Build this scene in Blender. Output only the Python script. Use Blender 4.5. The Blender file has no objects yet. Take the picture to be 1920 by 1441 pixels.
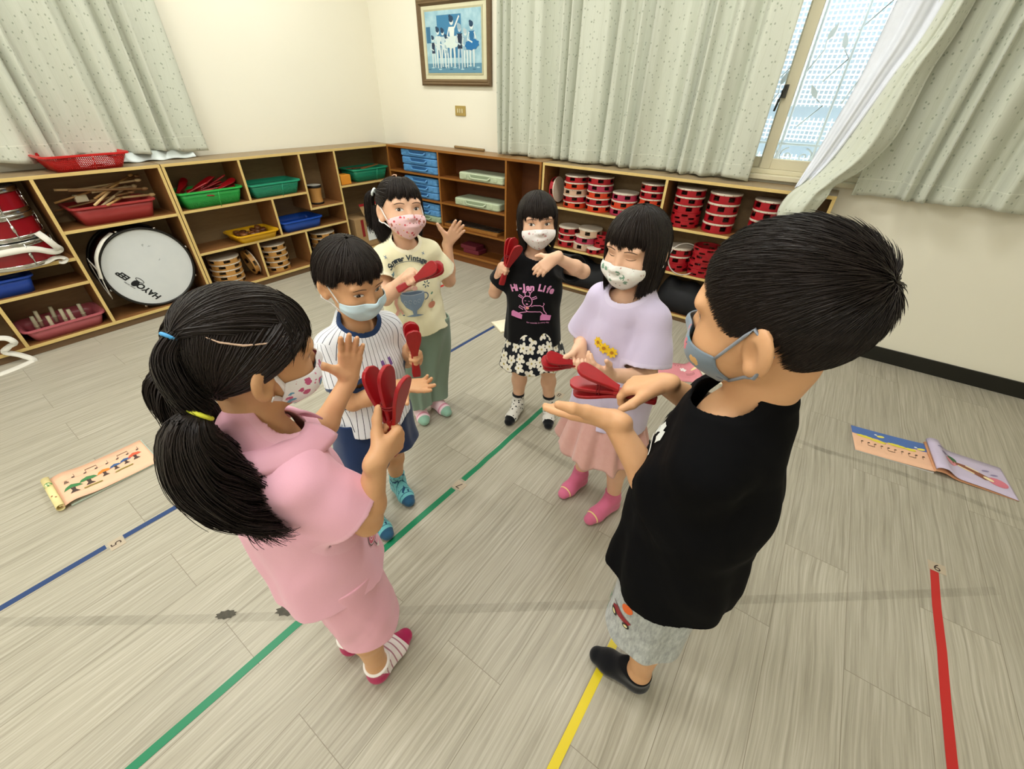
import bpy, bmesh, math, random
import numpy as np
import openvdb as vdb
from mathutils import Vector, Matrix
from mathutils.bvhtree import BVHTree

SC = bpy.context.scene
COL = SC.collection
random.seed(7)
RNG = np.random.default_rng(7)

# ------------------------------------------------------------------ camera
cam_d = bpy.data.cameras.new('camera')
cam_d.sensor_width = 36.0
cam_d.lens = 777.515 * 36.0 / 1920.0
cam_d.clip_start = 0.02
cam = bpy.data.objects.new('camera', cam_d)
COL.objects.link(cam)
_y, _p, _r = math.radians(34.675), math.radians(-35.197), math.radians(1.369)
_f = Vector((-math.sin(_y) * math.cos(_p), math.cos(_y) * math.cos(_p), math.sin(_p)))
_r0 = Vector((math.cos(_y), math.sin(_y), 0))
_u0 = _r0.cross(_f)
_rt = math.cos(_r) * _r0 + math.sin(_r) * _u0
_up = -math.sin(_r) * _r0 + math.cos(_r) * _u0
cam.matrix_world = Matrix(((_rt.x, _up.x, -_f.x, 3.706), (_rt.y, _up.y, -_f.y, -3.096), (_rt.z, _up.z, -_f.z, 1.309), (0, 0, 0, 1)))
SC.camera = cam

# ------------------------------------------------------------------ world, exposure
w = bpy.data.worlds.new('daylight')
SC.world = w
w.use_nodes = True
bg = w.node_tree.nodes['Background']
bg.inputs[0].default_value = (0.92, 0.97, 1.0, 1)
bg.inputs[1].default_value = 5.0
SC.view_settings.view_transform = 'Standard'
SC.view_settings.look = 'None'
SC.view_settings.gamma = 1.0
SC.view_settings.exposure = 0.0
SC.view_settings.use_curve_mapping = False
SC.cycles.max_bounces = 8
SC.cycles.transparent_max_bounces = 16
SC.cycles.use_denoising = True

LAMP_POWER = 22.0
LAMP_COL = (0.99, 1.0, 0.965)


# ------------------------------------------------------------------ helpers
def lin(h):
    if not isinstance(h, str):
        return tuple(h)
    h = h.lstrip('#')
    c = [int(h[i:i + 2], 16) / 255 for i in (0, 2, 4)]
    return tuple(x / 12.92 if x <= 0.04045 else ((x + 0.055) / 1.055) ** 2.4 for x in c)


class NT:
    """small node-graph helper"""

    def __init__(s, name):
        s.m = bpy.data.materials.new(name)
        s.m.use_nodes = True
        s.t = s.m.node_tree
        s.b = s.t.nodes['Principled BSDF']

    def n(s, kind, **kw):
        o = s.t.nodes.new('ShaderNode' + kind)
        for k, v in kw.items():
            if k.startswith('i_'):
                key = k[2:]
                key = int(key) if key.isdigit() else key.replace('_', ' ')
                s.set(o.inputs[key], v)
            else:
                setattr(o, k, v)
        return o

    def set(s, sock, v):
        if isinstance(v, bpy.types.NodeSocket):
            s.t.links.new(v, sock)
        elif isinstance(v, str):
            sock.default_value = (*lin(v), 1)
        elif isinstance(v, (tuple, list)) and len(v) == 3 and sock.type == 'RGBA':
            sock.default_value = (*v, 1)
        else:
            sock.default_value = v

    def math(s, op, a, b=0.0, c=0.0, clamp=False):
        o = s.n('Math', operation=op, use_clamp=clamp)
        s.set(o.inputs[0], a)
        s.set(o.inputs[1], b)
        s.set(o.inputs[2], c)
        return o.outputs[0]

    def mix(s, f, a, b, blend='MIX'):
        o = s.n('Mix', data_type='RGBA', blend_type=blend)
        s.set(o.inputs[0], f)
        s.set(o.inputs[6], a)
        s.set(o.inputs[7], b)
        return o.outputs[2]

    def ramp(s, f, stops):
        o = s.n('ValToRGB')
        s.set(o.inputs[0], f)
        e = o.color_ramp.elements
        while len(e) < len(stops):
            e.new(0.5)
        for x, (p, c) in zip(e, stops):
            x.position = p
            x.color = (*lin(c), 1)
        return o.outputs[0]

    def coord(s, kind='Object'):
        return s.n('TexCoord').outputs[kind]

    def attr(s, name):
        o = s.n('Attribute', attribute_name=name)
        return o

    def mapv(s, v, scale=(1, 1, 1), loc=(0, 0, 0), rot=(0, 0, 0)):
        o = s.n('Mapping')
        s.set(o.inputs[0], v)
        o.inputs[1].default_value = loc
        o.inputs[2].default_value = rot
        o.inputs[3].default_value = scale
        return o.outputs[0]

    def noise(s, v, scale, detail=3.0, rough=0.5, dist=0.0):
        o = s.n('TexNoise')
        s.set(o.inputs['Vector'], v)
        o.inputs['Scale'].default_value = scale
        o.inputs['Detail'].default_value = detail
        o.inputs['Roughness'].default_value = rough
        o.inputs['Distortion'].default_value = dist
        return o.outputs[0]

    def bump(s, h, strength=0.3, dist=0.002):
        o = s.n('Bump')
        o.inputs['Strength'].default_value = strength
        o.inputs['Distance'].default_value = dist
        s.set(o.inputs['Height'], h)
        s.t.links.new(o.outputs[0], s.b.inputs['Normal'])

    def fin(s, col=None, rough=0.6, metal=0.0, spec=0.4, sheen=0.0, trans=0.0, sub=0.0):
        if col is not None:
            s.set(s.b.inputs['Base Color'], col)
        s.set(s.b.inputs['Roughness'], rough)
        s.b.inputs['Metallic'].default_value = metal
        s.b.inputs['Specular IOR Level'].default_value = spec
        s.b.inputs['Sheen Weight'].default_value = sheen
        s.b.inputs['Transmission Weight'].default_value = trans
        if sub:
            s.b.inputs['Subsurface Weight'].default_value = sub
            s.b.inputs['Subsurface Radius'].default_value = (0.008, 0.003, 0.0015)
            s.b.inputs['Subsurface Scale'].default_value = 1.0
        return s.m


_MC = {}


def plain(c, rough=0.6, metal=0.0, spec=0.4, var=0.06, scale=30.0, sheen=0.0, name=None):
    """a plain colour broken up by a little noise"""
    key = (c if isinstance(c, str) else tuple(c), rough, metal, spec, var, scale, sheen)
    if key in _MC:
        return _MC[key]
    t = NT(name or ('m_' + str(c).strip('#')))
    col = lin(c)
    n = t.noise(t.coord(), scale, 3)
    k = t.math('MULTIPLY_ADD', n, 2 * var, 1 - var)
    o = t.n('Mix', data_type='RGBA', blend_type='MULTIPLY')
    o.inputs[0].default_value = 1
    t.set(o.inputs[6], col)
    t.set(o.inputs[7], k)
    m = t.fin(o.outputs[2], rough, metal, spec, sheen)
    _MC[key] = m
    return m


def props(o, label=None, cat=None, group=None, kind=None):
    if label:
        o['label'] = label
    if cat:
        o['category'] = cat
    if group:
        o['group'] = group
    if kind:
        o['kind'] = kind
    return o


def empty(name, loc, label, cat, group=None, rz=0.0):
    o = bpy.data.objects.new(name, None)
    o.empty_display_size = 0.1
    COL.objects.link(o)
    o.location = loc
    o.rotation_euler = (0, 0, rz)
    return props(o, label, cat, group)


def link_mesh(name, me, mats, parent=None, loc=None, smooth=False):
    for m in (mats if isinstance(mats, (list, tuple)) else [mats]):
        me.materials.append(m)
    o = bpy.data.objects.new(name, me)
    COL.objects.link(o)
    if parent is not None:
        o.parent = parent
    if loc is not None:
        o.location = loc
    if smooth:
        me.polygons.foreach_set('use_smooth', [True] * len(me.polygons))
    return o


class MB:
    """collects shapes, then links them as one mesh object"""

    def __init__(s):
        s.v = []
        s.f = []
        s.mi = []
        s.sm = []

    def add(s, verts, faces, mi=0, sm=False):
        o = len(s.v)
        s.v += [tuple(p) for p in verts]
        s.f += [tuple(i + o for i in f) for f in faces]
        s.mi += list(mi) if isinstance(mi, (list, tuple)) else [mi] * len(faces)
        s.sm += [sm] * len(faces)
        return s

    def box(s, lo, hi, mi=0, face=None, M=None):
        """face: {0..5: material} for -x +x -y +y -z +z"""
        x0, y0, z0 = lo
        x1, y1, z1 = hi
        v = [(x0, y0, z0), (x1, y0, z0), (x1, y1, z0), (x0, y1, z0), (x0, y0, z1), (x1, y0, z1), (x1, y1, z1), (x0, y1, z1)]
        f = [(0, 4, 7, 3), (1, 2, 6, 5), (0, 1, 5, 4), (2, 3, 7, 6), (0, 3, 2, 1), (4, 5, 6, 7)]
        if M is not None:
            v = [M @ Vector(p) for p in v]
        return s.add(v, f, [(face or {}).get(i, mi) for i in range(6)])

    def tube(s, pts, r, n=8, mi=0, cap=True, closed=False, flat=1.0):
        pts = [Vector(p) for p in pts]
        m = len(pts)
        rs = list(r) if isinstance(r, (list, tuple, np.ndarray)) else [r] * m
        up = Vector((0, 0, 1))
        rings = []
        for i, p in enumerate(pts):
            a = pts[(i - 1) % m] if (closed or i > 0) else p
            b = pts[(i + 1) % m] if (closed or i < m - 1) else p
            t = (b - a).normalized()
            if abs(t.dot(up)) > 0.98:
                up = Vector((0.3, 1, 0)).normalized()
            x = t.cross(up).normalized()
            y = x.cross(t)
            rings.append([p + rs[i] * (math.cos(2 * math.pi * k / n) * x + flat * math.sin(2 * math.pi * k / n) * y) for k in range(n)])
        v = [q for ring in rings for q in ring]
        f = []
        for i in range(m if closed else m - 1):
            j = (i + 1) % m
            for k in range(n):
                f.append((i * n + k, i * n + (k + 1) % n, j * n + (k + 1) % n, j * n + k))
        if cap and not closed:
            f.append(tuple(range(n - 1, -1, -1)))
            f.append(tuple((m - 1) * n + k for k in range(n)))
        return s.add(v, f, mi, True)

    def lathe(s, prof, n=32, M=None, mi=0, close=False, smooth=True):
        """prof: [(radius, height)], spun about local z"""
        v = []
        f = []
        m = len(prof)
        for r, z in prof:
            for k in range(n):
                a = 2 * math.pi * k / n
                v.append(Vector((r * math.cos(a), r * math.sin(a), z)))
        for i in range(m - 1 if not close else m):
            j = (i + 1) % m
            for k in range(n):
                f.append((i * n + k, i * n + (k + 1) % n, j * n + (k + 1) % n, j * n + k))
        if M is not None:
            v = [M @ p for p in v]
        return s.add(v, f, mi, smooth)

    def disc(s, r, z, n=32, M=None, mi=0, flip=False):
        v = [Vector((r * math.cos(2 * math.pi * k / n), r * math.sin(2 * math.pi * k / n), z)) for k in range(n)]
        if M is not None:
            v = [M @ p for p in v]
        f = tuple(range(n))
        return s.add(v, [f[::-1] if flip else f], mi)

    def prism(s, poly, z0, z1, M=None, mi=0, side=None, smooth=False):
        n = len(poly)
        v = [Vector((x, y, z0)) for x, y in poly] + [Vector((x, y, z1)) for x, y in poly]
        if M is not None:
            v = [M @ p for p in v]
        f = [tuple(range(n - 1, -1, -1)), tuple(range(n, 2 * n))]
        f += [(i, (i + 1) % n, n + (i + 1) % n, n + i) for i in range(n)]
        return s.add(v, f, [mi, mi] + [mi if side is None else side] * n)

    def grid(s, P, mi=0, thick=0.0, smooth=True, flip=False):
        """P: array (nu, nv, 3)"""
        P = np.asarray(P, float)
        nu, nv = P.shape[:2]
        f = []
        for i in range(nu - 1):
            for j in range(nv - 1):
                q = (i * nv + j, (i + 1) * nv + j, (i + 1) * nv + j + 1, i * nv + j + 1)
                f.append(q[::-1] if flip else q)
        return s.add(P.reshape(-1, 3), f, mi, smooth)

    def build(s, name, mats, parent=None, loc=(0, 0, 0), bevel=0.0, solid=0.0, sub=0):
        me = bpy.data.meshes.new(name)
        me.from_pydata(s.v, [], s.f)
        me.polygons.foreach_set('material_index', s.mi)
        me.polygons.foreach_set('use_smooth', s.sm)
        o = link_mesh(name, me, mats, parent, loc)
        if solid:
            md = o.modifiers.new('solid', 'SOLIDIFY')
            md.thickness = solid
            md.offset = 0
        if bevel:
            md = o.modifiers.new('bevel', 'BEVEL')
            md.width = bevel
            md.segments = 2
            md.limit_method = 'ANGLE'
        if sub:
            md = o.modifiers.new('sub', 'SUBSURF')
            md.levels = md.render_levels = sub
        return o


def np_mesh(name, V, F, mats, parent=None, loc=(0, 0, 0), attrs=None, smooth=True):
    """mesh from numpy verts and constant-size faces"""
    me = bpy.data.meshes.new(name)
    V = np.ascontiguousarray(V, np.float32)
    F = np.ascontiguousarray(F, np.int32)
    k = F.shape[1]
    me.vertices.add(len(V))
    me.vertices.foreach_set('co', V.ravel())
    me.loops.add(F.size)
    me.loops.foreach_set('vertex_index', F.ravel())
    me.polygons.add(len(F))
    me.polygons.foreach_set('loop_start', np.arange(len(F), dtype=np.int32) * k)
    me.update(calc_edges=True)
    me.validate()
    for an, arr in (attrs or {}).items():
        arr = np.ascontiguousarray(arr, np.float32)
        if arr.ndim == 1:
            a = me.attributes.new(an, 'FLOAT', 'POINT')
            a.data.foreach_set('value', arr)
        else:
            a = me.attributes.new(an, 'FLOAT_VECTOR', 'POINT')
            a.data.foreach_set('vector', arr.ravel())
    o = link_mesh(name, me, mats, parent, loc)
    me.polygons.foreach_set('use_smooth', [smooth] * len(me.polygons))
    return o


def frame(loc, x, y):
    """matrix with columns x, y, x×y"""
    x = Vector(x).normalized()
    z = x.cross(Vector(y)).normalized()
    y = z.cross(x)
    return Matrix(((x.x, y.x, z.x, loc[0]), (x.y, y.y, z.y, loc[1]), (x.z, y.z, z.z, loc[2]), (0, 0, 0, 1)))


def copy_tree(o, parent=None):
    c = o.copy()
    COL.objects.link(c)
    c.parent = parent
    for ch in list(o.children):
        copy_tree(ch, c)
    return c


def text_polys(txt, size, font_shear=0.0, bold=0.0):
    """(verts2d, faces) of a line of text, centred"""
    cu = bpy.data.curves.new('t', 'FONT')
    cu.body = txt
    cu.size = size
    cu.shear = font_shear
    cu.offset = bold
    cu.align_x = 'CENTER'
    cu.align_y = 'CENTER'
    cu.resolution_u = 4
    o = bpy.data.objects.new('t', cu)
    COL.objects.link(o)
    dg = bpy.context.evaluated_depsgraph_get()
    me = bpy.data.meshes.new_from_object(o.evaluated_get(dg))
    v = [(p.co.x, p.co.y) for p in me.vertices]
    f = [tuple(p.vertices) for p in me.polygons]
    bpy.data.objects.remove(o)
    bpy.data.curves.remove(cu)
    bpy.data.meshes.remove(me)
    return v, f


def ribbon(pts, wd):
    """flat line of width wd along 2d pts"""
    v = []
    f = []
    n = len(pts)
    for i, p in enumerate(pts):
        a = pts[max(i - 1, 0)]
        b = pts[min(i + 1, n - 1)]
        dx, dy = b[0] - a[0], b[1] - a[1]
        l = math.hypot(dx, dy) or 1
        ww = wd[i] if isinstance(wd, (list, tuple)) else wd
        nx, ny = -dy / l * ww / 2, dx / l * ww / 2
        v += [(p[0] + nx, p[1] + ny), (p[0] - nx, p[1] - ny)]
    for i in range(n - 1):
        f.append((2 * i + 1, 2 * i + 3, 2 * i + 2, 2 * i))
    return v, f


def blob(cx, cy, rx, ry, n=16, rot=0.0, jag=0.0):
    v = []
    for k in range(n):
        a = 2 * math.pi * k / n
        r = 1 + jag * (1 if k % 2 else -1)
        x, y = rx * r * math.cos(a), ry * r * math.sin(a)
        v.append((cx + x * math.cos(rot) - y * math.sin(rot), cy + x * math.sin(rot) + y * math.cos(rot)))
    return v, [tuple(range(n))]


class Print:
    """flat artwork made of coloured 2d shapes, laid on a plane or pressed onto a surface"""

    def __init__(s):
        s.items = []

    def add(s, vf, col, T=(0, 0, 0, 1.0)):
        v, f = vf
        c, sn = math.cos(T[2]), math.sin(T[2])
        v = [(T[0] + T[3] * (x * c - y * sn), T[1] + T[3] * (x * sn + y * c)) for x, y in v]
        s.items.append((v, f, col))
        return s

    def text(s, txt, size, col, x=0, y=0, rot=0.0, shear=0.0, bold=0.0):
        return s.add(text_polys(txt, size, shear, bold), col, (x, y, rot, 1.0))

    def arc_text(s, txt, size, col, cx, cy, R, a0, a1, bold=0.0):
        n = len(txt)
        for i, ch in enumerate(txt):
            if ch == ' ':
                continue
            a = a0 + (a1 - a0) * i / (n - 1)
            s.text(ch, size, col, cx + R * math.sin(a), cy + R * math.cos(a), -a, bold=bold)
        return s

    def place(s, name, M, bvh=None, parent=None, off=0.0012, step=0.00025, rough=0.6, far=0.3, cell=0.012, sub=True, base=None):
        """M columns: right, up, out of the surface"""
        cols = []
        for it in s.items:
            if it[2] not in cols:
                cols.append(it[2])
        bm = bmesh.new()
        for i, (v, f, c) in enumerate(s.items):
            vs = [bm.verts.new((x, y, 0.0)) for x, y in v]
            new = []
            for q in f:
                try:
                    fc = bm.faces.new([vs[k] for k in q])
                except ValueError:
                    continue
                fc.material_index = cols.index(c)
                new.append(fc)
            if bvh is not None and sub:
                bmesh.ops.triangulate(bm, faces=[x for x in new if len(x.verts) > 4])
            for q in vs:
                q.co.z = off + i * step
        if bvh is not None and sub:
            for _ in range(4):
                e = [e for e in bm.edges if e.calc_length() > cell]
                if not e:
                    break
                bmesh.ops.subdivide_edges(bm, edges=e, cuts=1, use_grid_fill=False)
                bmesh.ops.triangulate(bm, faces=[x for x in bm.faces if len(x.verts) > 4])
        nrm = M.to_3x3() @ Vector((0, 0, 1))
        dead = []
        for q in bm.verts:
            o = q.co.z
            p = M @ Vector((q.co.x, q.co.y, 0))
            if bvh is not None:
                hit = bvh.ray_cast(p + nrm * far, -nrm, far * 2)
                if hit[0] is None:
                    dead.append(q)
                    continue
                nn = hit[1] if hit[1].dot(nrm) > 0 else -hit[1]
                p = hit[0] + (nn * 0.7 + nrm * 0.3) * o
            else:
                p = p + nrm * o
            q.co = p
        if dead:
            bmesh.ops.delete(bm, geom=dead, context='VERTS')
        if base is not None:
            for q in bm.verts:
                q.co -= Vector(base)
        bmesh.ops.recalc_face_normals(bm, faces=bm.faces)
        me = bpy.data.meshes.new(name)
        bm.to_mesh(me)
        bm.free()
        return link_mesh(name, me, [plain(c, rough, var=0.04) for c in cols], parent)
# ------------------------------------------------------------------ the room
def m_wall():
    t = NT('wall_paint')
    o = t.coord()
    n = t.noise(o, 1.3, 4)
    n2 = t.noise(o, 60, 4, 0.6)
    c = t.mix(n, '#ebe6d4', '#f1eddd')
    t.bump(n2, 0.12, 0.003)
    return t.fin(c, 0.7, spec=0.25)


def m_floor():
    t = NT('vinyl_plank_floor')
    o = t.coord()
    sx = t.n('SeparateXYZ')
    t.set(sx.inputs[0], o)
    cb = t.n('CombineXYZ')
    t.set(cb.inputs[0], t.math('ADD', sx.outputs[1], 20.0 + 2.685))
    t.set(cb.inputs[1], t.math('ADD', sx.outputs[0], 19.0 - 3.442))
    br = t.n('TexBrick', offset=0.37, offset_frequency=2)
    t.set(br.inputs['Vector'], cb.outputs[0])
    br.inputs['Scale'].default_value = 1.0
    br.inputs['Mortar Size'].default_value = 0.0009
    br.inputs['Mortar Smooth'].default_value = 0.15
    br.inputs['Brick Width'].default_value = 0.95
    br.inputs['Row Height'].default_value = 0.19
    br.inputs['Color1'].default_value = (0, 0, 0, 1)
    br.inputs['Color2'].default_value = (1, 1, 1, 1)
    br.inputs['Mortar'].default_value = (0.5, 0.5, 0.5, 1)
    # grain: stretched along the plank, shifted plank by plank
    off = t.n('VectorMath', operation='MULTIPLY_ADD')
    t.set(off.inputs[0], br.outputs['Color'])
    off.inputs[1].default_value = (3.1, 7.3, 0)
    t.set(off.inputs[2], o)
    g = t.mapv(off.outputs[0], (1, 0.020, 1))
    warp = t.noise(t.mapv(off.outputs[0], (1, 0.35, 1)), 5.0, 2)
    gw = t.n('VectorMath', operation='MULTIPLY_ADD')
    t.set(gw.inputs[0], warp)
    gw.inputs[1].default_value = (0.045, 0, 0)
    t.set(gw.inputs[2], g)
    fine = t.noise(gw.outputs[0], 140, 5, 0.66)
    broad = t.noise(gw.outputs[0], 22, 3, 0.5)
    ring = t.math('SINE', t.math('MULTIPLY', t.noise(gw.outputs[0], 9, 2), 70.0))
    f1 = t.ramp(fine, [(0.34, '#888272'), (0.50, '#a39c8b'), (0.66, '#bab4a5')])
    c = t.mix(t.math('MULTIPLY', broad, 0.45), f1, '#b0aa9a')
    c = t.mix(t.math('MULTIPLY_ADD', ring, 0.11, 0.11), c, '#bdb7a6')
    tone = t.math('MULTIPLY_ADD', br.outputs['Color'], 0.08, 0.96)
    mm = t.n('Mix', data_type='RGBA', blend_type='MULTIPLY')
    mm.inputs[0].default_value = 1
    t.set(mm.inputs[6], c)
    t.set(mm.inputs[7], tone)
    c = t.mix(t.math('MULTIPLY', br.outputs['Fac'], 0.65), mm.outputs[2], '#6b6250')
    t.bump(t.math('SUBTRACT', fine, t.math('MULTIPLY', br.outputs['Fac'], 1.5)), 0.10, 0.001)
    return t.fin(c, t.math('MULTIPLY_ADD', fine, 0.18, 0.30), spec=0.35)


M_WALL = m_wall()
M_FLOOR = m_floor()
M_CEIL = plain('#f1efe6', 0.8)


def struct(o):
    o['kind'] = 'structure'
    return o


RX, RY, RZ = 6.2, -6.4, 2.85
struct(MB().box((-0.15, RY - 0.15, -0.12), (RX + 0.15, 0.2, 0)).build('floor', M_FLOOR))
struct(MB().box((-0.15, RY - 0.15, RZ), (RX + 0.15, 0.2, RZ + 0.12)).build('ceiling', M_CEIL))
struct(MB().box((-0.15, RY, 0), (0, 0.0, RZ)).build('wall_left', M_WALL))
struct(MB().box((RX, RY, 0), (RX + 0.15, 0.0, RZ)).build('wall_right', M_WALL))
struct(MB().box((-0.15, RY - 0.15, 0), (RX + 0.15, RY, RZ)).build('wall_front', M_WALL))
WX0, WX1, WZ0, WZ1 = 2.35, 4.35, 0.935, 2.15
b = MB()
b.box((-0.15, 0, 0), (WX0, 0.18, RZ)).box((WX1, 0, 0), (RX + 0.15, 0.18, RZ))
b.box((WX0, 0, 0), (WX1, 0.18, WZ0)).box((WX0, 0, WZ1), (WX1, 0.18, RZ))
struct(b.build('wall_back', M_WALL))

t = NT('baseboard_paint')
nn = t.noise(t.coord(), 14, 5, 0.7)
c = t.mix(t.math('GREATER_THAN', nn, 0.735), '#17160f', '#a9a492')
m_bb = t.fin(c, 0.45)
struct(MB().box((3.76, -0.012, 0), (RX, 0, 0.088)).build('baseboard_back', m_bb, bevel=0.002))

# ceiling lights
M_DIFF = NT('light_diffuser')
M_DIFF.b.inputs['Emission Color'].default_value = (*LAMP_COL, 1)
M_DIFF.b.inputs['Emission Strength'].default_value = 4.0
M_DIFF = M_DIFF.fin('#ffffff', 0.5)
nl = 0
rows = ['nearest the back wall', 'in the middle row', 'farthest from the back wall']
cols_ = ['by the wall with the long shelves', 'along the middle of the ceiling', 'by the blank side wall']
for j, ly in enumerate((-1.15, -3.1, -5.1)):
    for i, lx in enumerate((1.1, 3.1, 5.1)):
        e = empty('ceiling_light', (lx, ly, RZ), 'white fluorescent ceiling panel %s, %s' % (cols_[i], rows[j]), 'ceiling light', 'fluorescent panels on the ceiling')
        MB().box((-0.62, -0.17, -0.05), (0.62, 0.17, 0)).build('housing', plain('#f2f2ee', 0.4), e, bevel=0.004)
        MB().box((-0.59, -0.14, -0.056), (0.59, 0.14, -0.05)).build('diffuser', M_DIFF if not (i == 2 and j < 2) else plain('#e8e8e4', 0.5), e)
        ld = bpy.data.lights.new('panel_glow', 'AREA')
        ld.shape = 'RECTANGLE'
        ld.size, ld.size_y = 1.16, 0.26
        lit = not (i == 2 and j < 2)
        ld.energy = LAMP_POWER if lit else 0.0
        ld.color = LAMP_COL
        lo = bpy.data.objects.new('panel_glow', ld)
        COL.objects.link(lo)
        lo.parent = e
        lo.location = (0, 0, -0.06)

# ------------------------------------------------------------------ window
M_FRAME = plain('#dcd3b4', 0.45, spec=0.4, scale=8)
t = NT('window_glass')
gl = t.n('BsdfGlass')
gl.inputs['IOR'].default_value = 1.45
gl.inputs['Roughness'].default_value = 0.0
tr = t.n('BsdfTransparent')
tr.inputs[0].default_value = (0.94, 0.97, 0.98, 1)
gs = t.n('BsdfGlossy')
gs.inputs['Roughness'].default_value = 0.02
mx = t.n('MixShader')
fr = t.n('Fresnel')
fr.inputs[0].default_value = 1.45
t.set(mx.inputs[0], fr.outputs[0])
t.t.links.new(tr.outputs[0], mx.inputs[1])
t.t.links.new(gs.outputs[0], mx.inputs[2])
t.t.links.new(mx.outputs[0], t.t.nodes['Material Output'].inputs[0])
M_GLASS = t.m

win = bpy.data.objects.new('window_1', None)
COL.objects.link(win)
win.location = (WX0, 0, WZ0)
struct(win)


def wbox(name, x0, x1, y0, y1, z0, z1, m, parent=win, bev=0.003):
    return struct(MB().box((x0 - WX0, y0, z0 - WZ0), (x1 - WX0, y1, z1 - WZ0)).build(name, m, parent, bevel=bev))


wbox('frame_sill', WX0 - 0.02, WX1 + 0.02, -0.035, 0.10, 0.915, 0.94, M_FRAME)
wbox('frame_bottom', WX0, WX1, 0.015, 0.11, 0.94, 0.965, M_FRAME)
wbox('frame_top', WX0, WX1, 0.015, 0.11, WZ1 - 0.04, WZ1, M_FRAME)
wbox('frame_jamb', WX0, WX0 + 0.04, 0.015, 0.11, 0.965, WZ1 - 0.04, M_FRAME)
wbox('frame_jamb', WX1 - 0.04, WX1, 0.015, 0.11, 0.965, WZ1 - 0.04, M_FRAME)
for nm, x0, x1, y0 in (('sliding_sash', 3.306, WX1 - 0.04, 0.02), ('sliding_sash', WX0 + 0.04, 3.35, 0.062)):
    y1 = y0 + 0.035
    s = MB()
    for lo, hi in (((x0, y0, 0.965), (x0 + 0.055, y1, WZ1 - 0.04)), ((x1 - 0.055, y0, 0.965), (x1, y1, WZ1 - 0.04)),
                   ((x0 + 0.055, y0, 0.965), (x1 - 0.055, y1, 1.02)), ((x0 + 0.055, y0, WZ1 - 0.09), (x1 - 0.055, y1, WZ1 - 0.04))):
        s.box([a - b for a, b in zip(lo, (WX0, 0, WZ0))], [a - b for a, b in zip(hi, (WX0, 0, WZ0))])
    so = struct(s.build(nm, M_FRAME, win, bevel=0.003))
    p = struct(MB().box((x0 + 0.05 - WX0, y0 + 0.014, 1.015 - WZ0), (x1 - 0.05 - WX0, y0 + 0.019, WZ1 - 0.085 - WZ0)).build('pane', M_GLASS, so))
lt = MB().tube([(3.31 - WX0, 0.004, 1.36 - WZ0), (3.305 - WX0, -0.012, 1.34 - WZ0), (3.30 - WX0, -0.014, 1.30 - WZ0), (3.292 - WX0, -0.004, 1.25 - WZ0)], 0.006, 8)
lt.box((3.302 - WX0, 0.002, 1.31 - WZ0), (3.325 - WX0, 0.02, 1.37 - WZ0))
struct(lt.build('latch', plain('#3a3a34', 0.4), win))

# ---- outside the window: iron grille with scrolls, white lattice, pale blue wall
M_IRON = plain('#e9eef0', 0.5)
gr = empty('window_grille', (3.3, 0.30, 0.95), 'white iron window grille with scrolls and leaves outside the glass', 'grille')


def scroll(cx, cz, r, s=1, turns=1.6, a0=0.0):
    return [(cx + s * r * (1 - k / 26) * math.cos(a0 + turns * 2 * math.pi * k / 26), 0, cz + r * (1 - k / 26) * math.sin(a0 + turns * 2 * math.pi * k / 26)) for k in range(25)]


for x in np.arange(-0.9, 1.01, 0.19):
    MB().tube([(x, 0, -0.02), (x, 0, 1.25)], 0.008, 6).build('bar', M_IRON, gr)
for z in (0.0, 0.13, 1.22):
    MB().tube([(-0.95, 0, z), (1.05, 0, z)], 0.008, 6).build('rail', M_IRON, gr)
for i, x in enumerate(np.arange(-0.9, 0.9, 0.19)):
    MB().tube(scroll(x + 0.05, 0.065, 0.045, 1, 1.5, math.pi / 2), 0.005, 5).build('scroll', M_IRON, gr)
    MB().tube(scroll(x + 0.145, 0.065, 0.045, -1, 1.5, math.pi / 2), 0.005, 5).build('scroll', M_IRON, gr)
for x, z, a in ((0.10, 0.62, 1.2), (0.2, 0.58, 1.9), (0.33, 0.48, 0.7), (0.15, 0.36, 2.2), (0.42, 0.72, 0.9), (-0.02, 0.6, 1.7), (-0.06, 0.42, 1.2), (0.28, 0.8, 2.4)):
    lf = MB()
    L = 0.085
    poly = [(0, 0), (L * .3, .014), (L * .6, .012), (L, 0), (L * .6, -.012), (L * .3, -.014)]
    lf.prism(poly, -0.002, 0.002, Matrix.Translation((x, 0, z)) @ Matrix.Rotation(-a, 4, 'Y') @ Matrix.Rotation(math.pi / 2, 4, 'X'))
    lf.tube([(x, 0, z), (x - 0.04 * math.cos(a) + 0.02, 0, z - 0.04 * math.sin(a)), (x - 0.05, 0, z - 0.14)], 0.004, 5)
    lf.build('iron_leaf', M_IRON, gr)

lat = empty('lattice_fence', (3.3, 1.35, 0.2), 'white square lattice screen on the neighbouring wall outside', 'lattice')
M_LAT = plain('#ffffff', 0.6)
for n_, (z0, z1) in enumerate(((0.58, 0.74), (0.83, 0.99), (1.06, 2.6))):
    g = MB()
    for x in np.arange(-1.4, 1.6, 0.030):
        g.box((x, -0.008, z0), (x + 0.0085, 0.0, z1))
    for z in np.arange(z0 + 0.012, z1, 0.030):
        g.box((-1.4, -0.014, z), (1.6, -0.008, z + 0.0085))
    g.build('lattice_panel', M_LAT, lat)
struct(MB().box((-1, 1.5, -0.5), (8, 1.7, 5)).build('trim_1', plain('#c3d0da', 0.7)))
struct(MB().box((-1, 0.25, -0.62), (8, 1.5, -0.5)).build('trim_2', plain('#c8ccc8', 0.8)))
sl = bpy.data.lights.new('sun', 'SUN')
sl.energy = 5.0
sl.angle = 0.3
sl.color = (1, 0.97, 0.92)
so = bpy.data.objects.new('sun', sl)
COL.objects.link(so)
so.rotation_euler = (math.radians(38), math.radians(12), 0)
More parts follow.
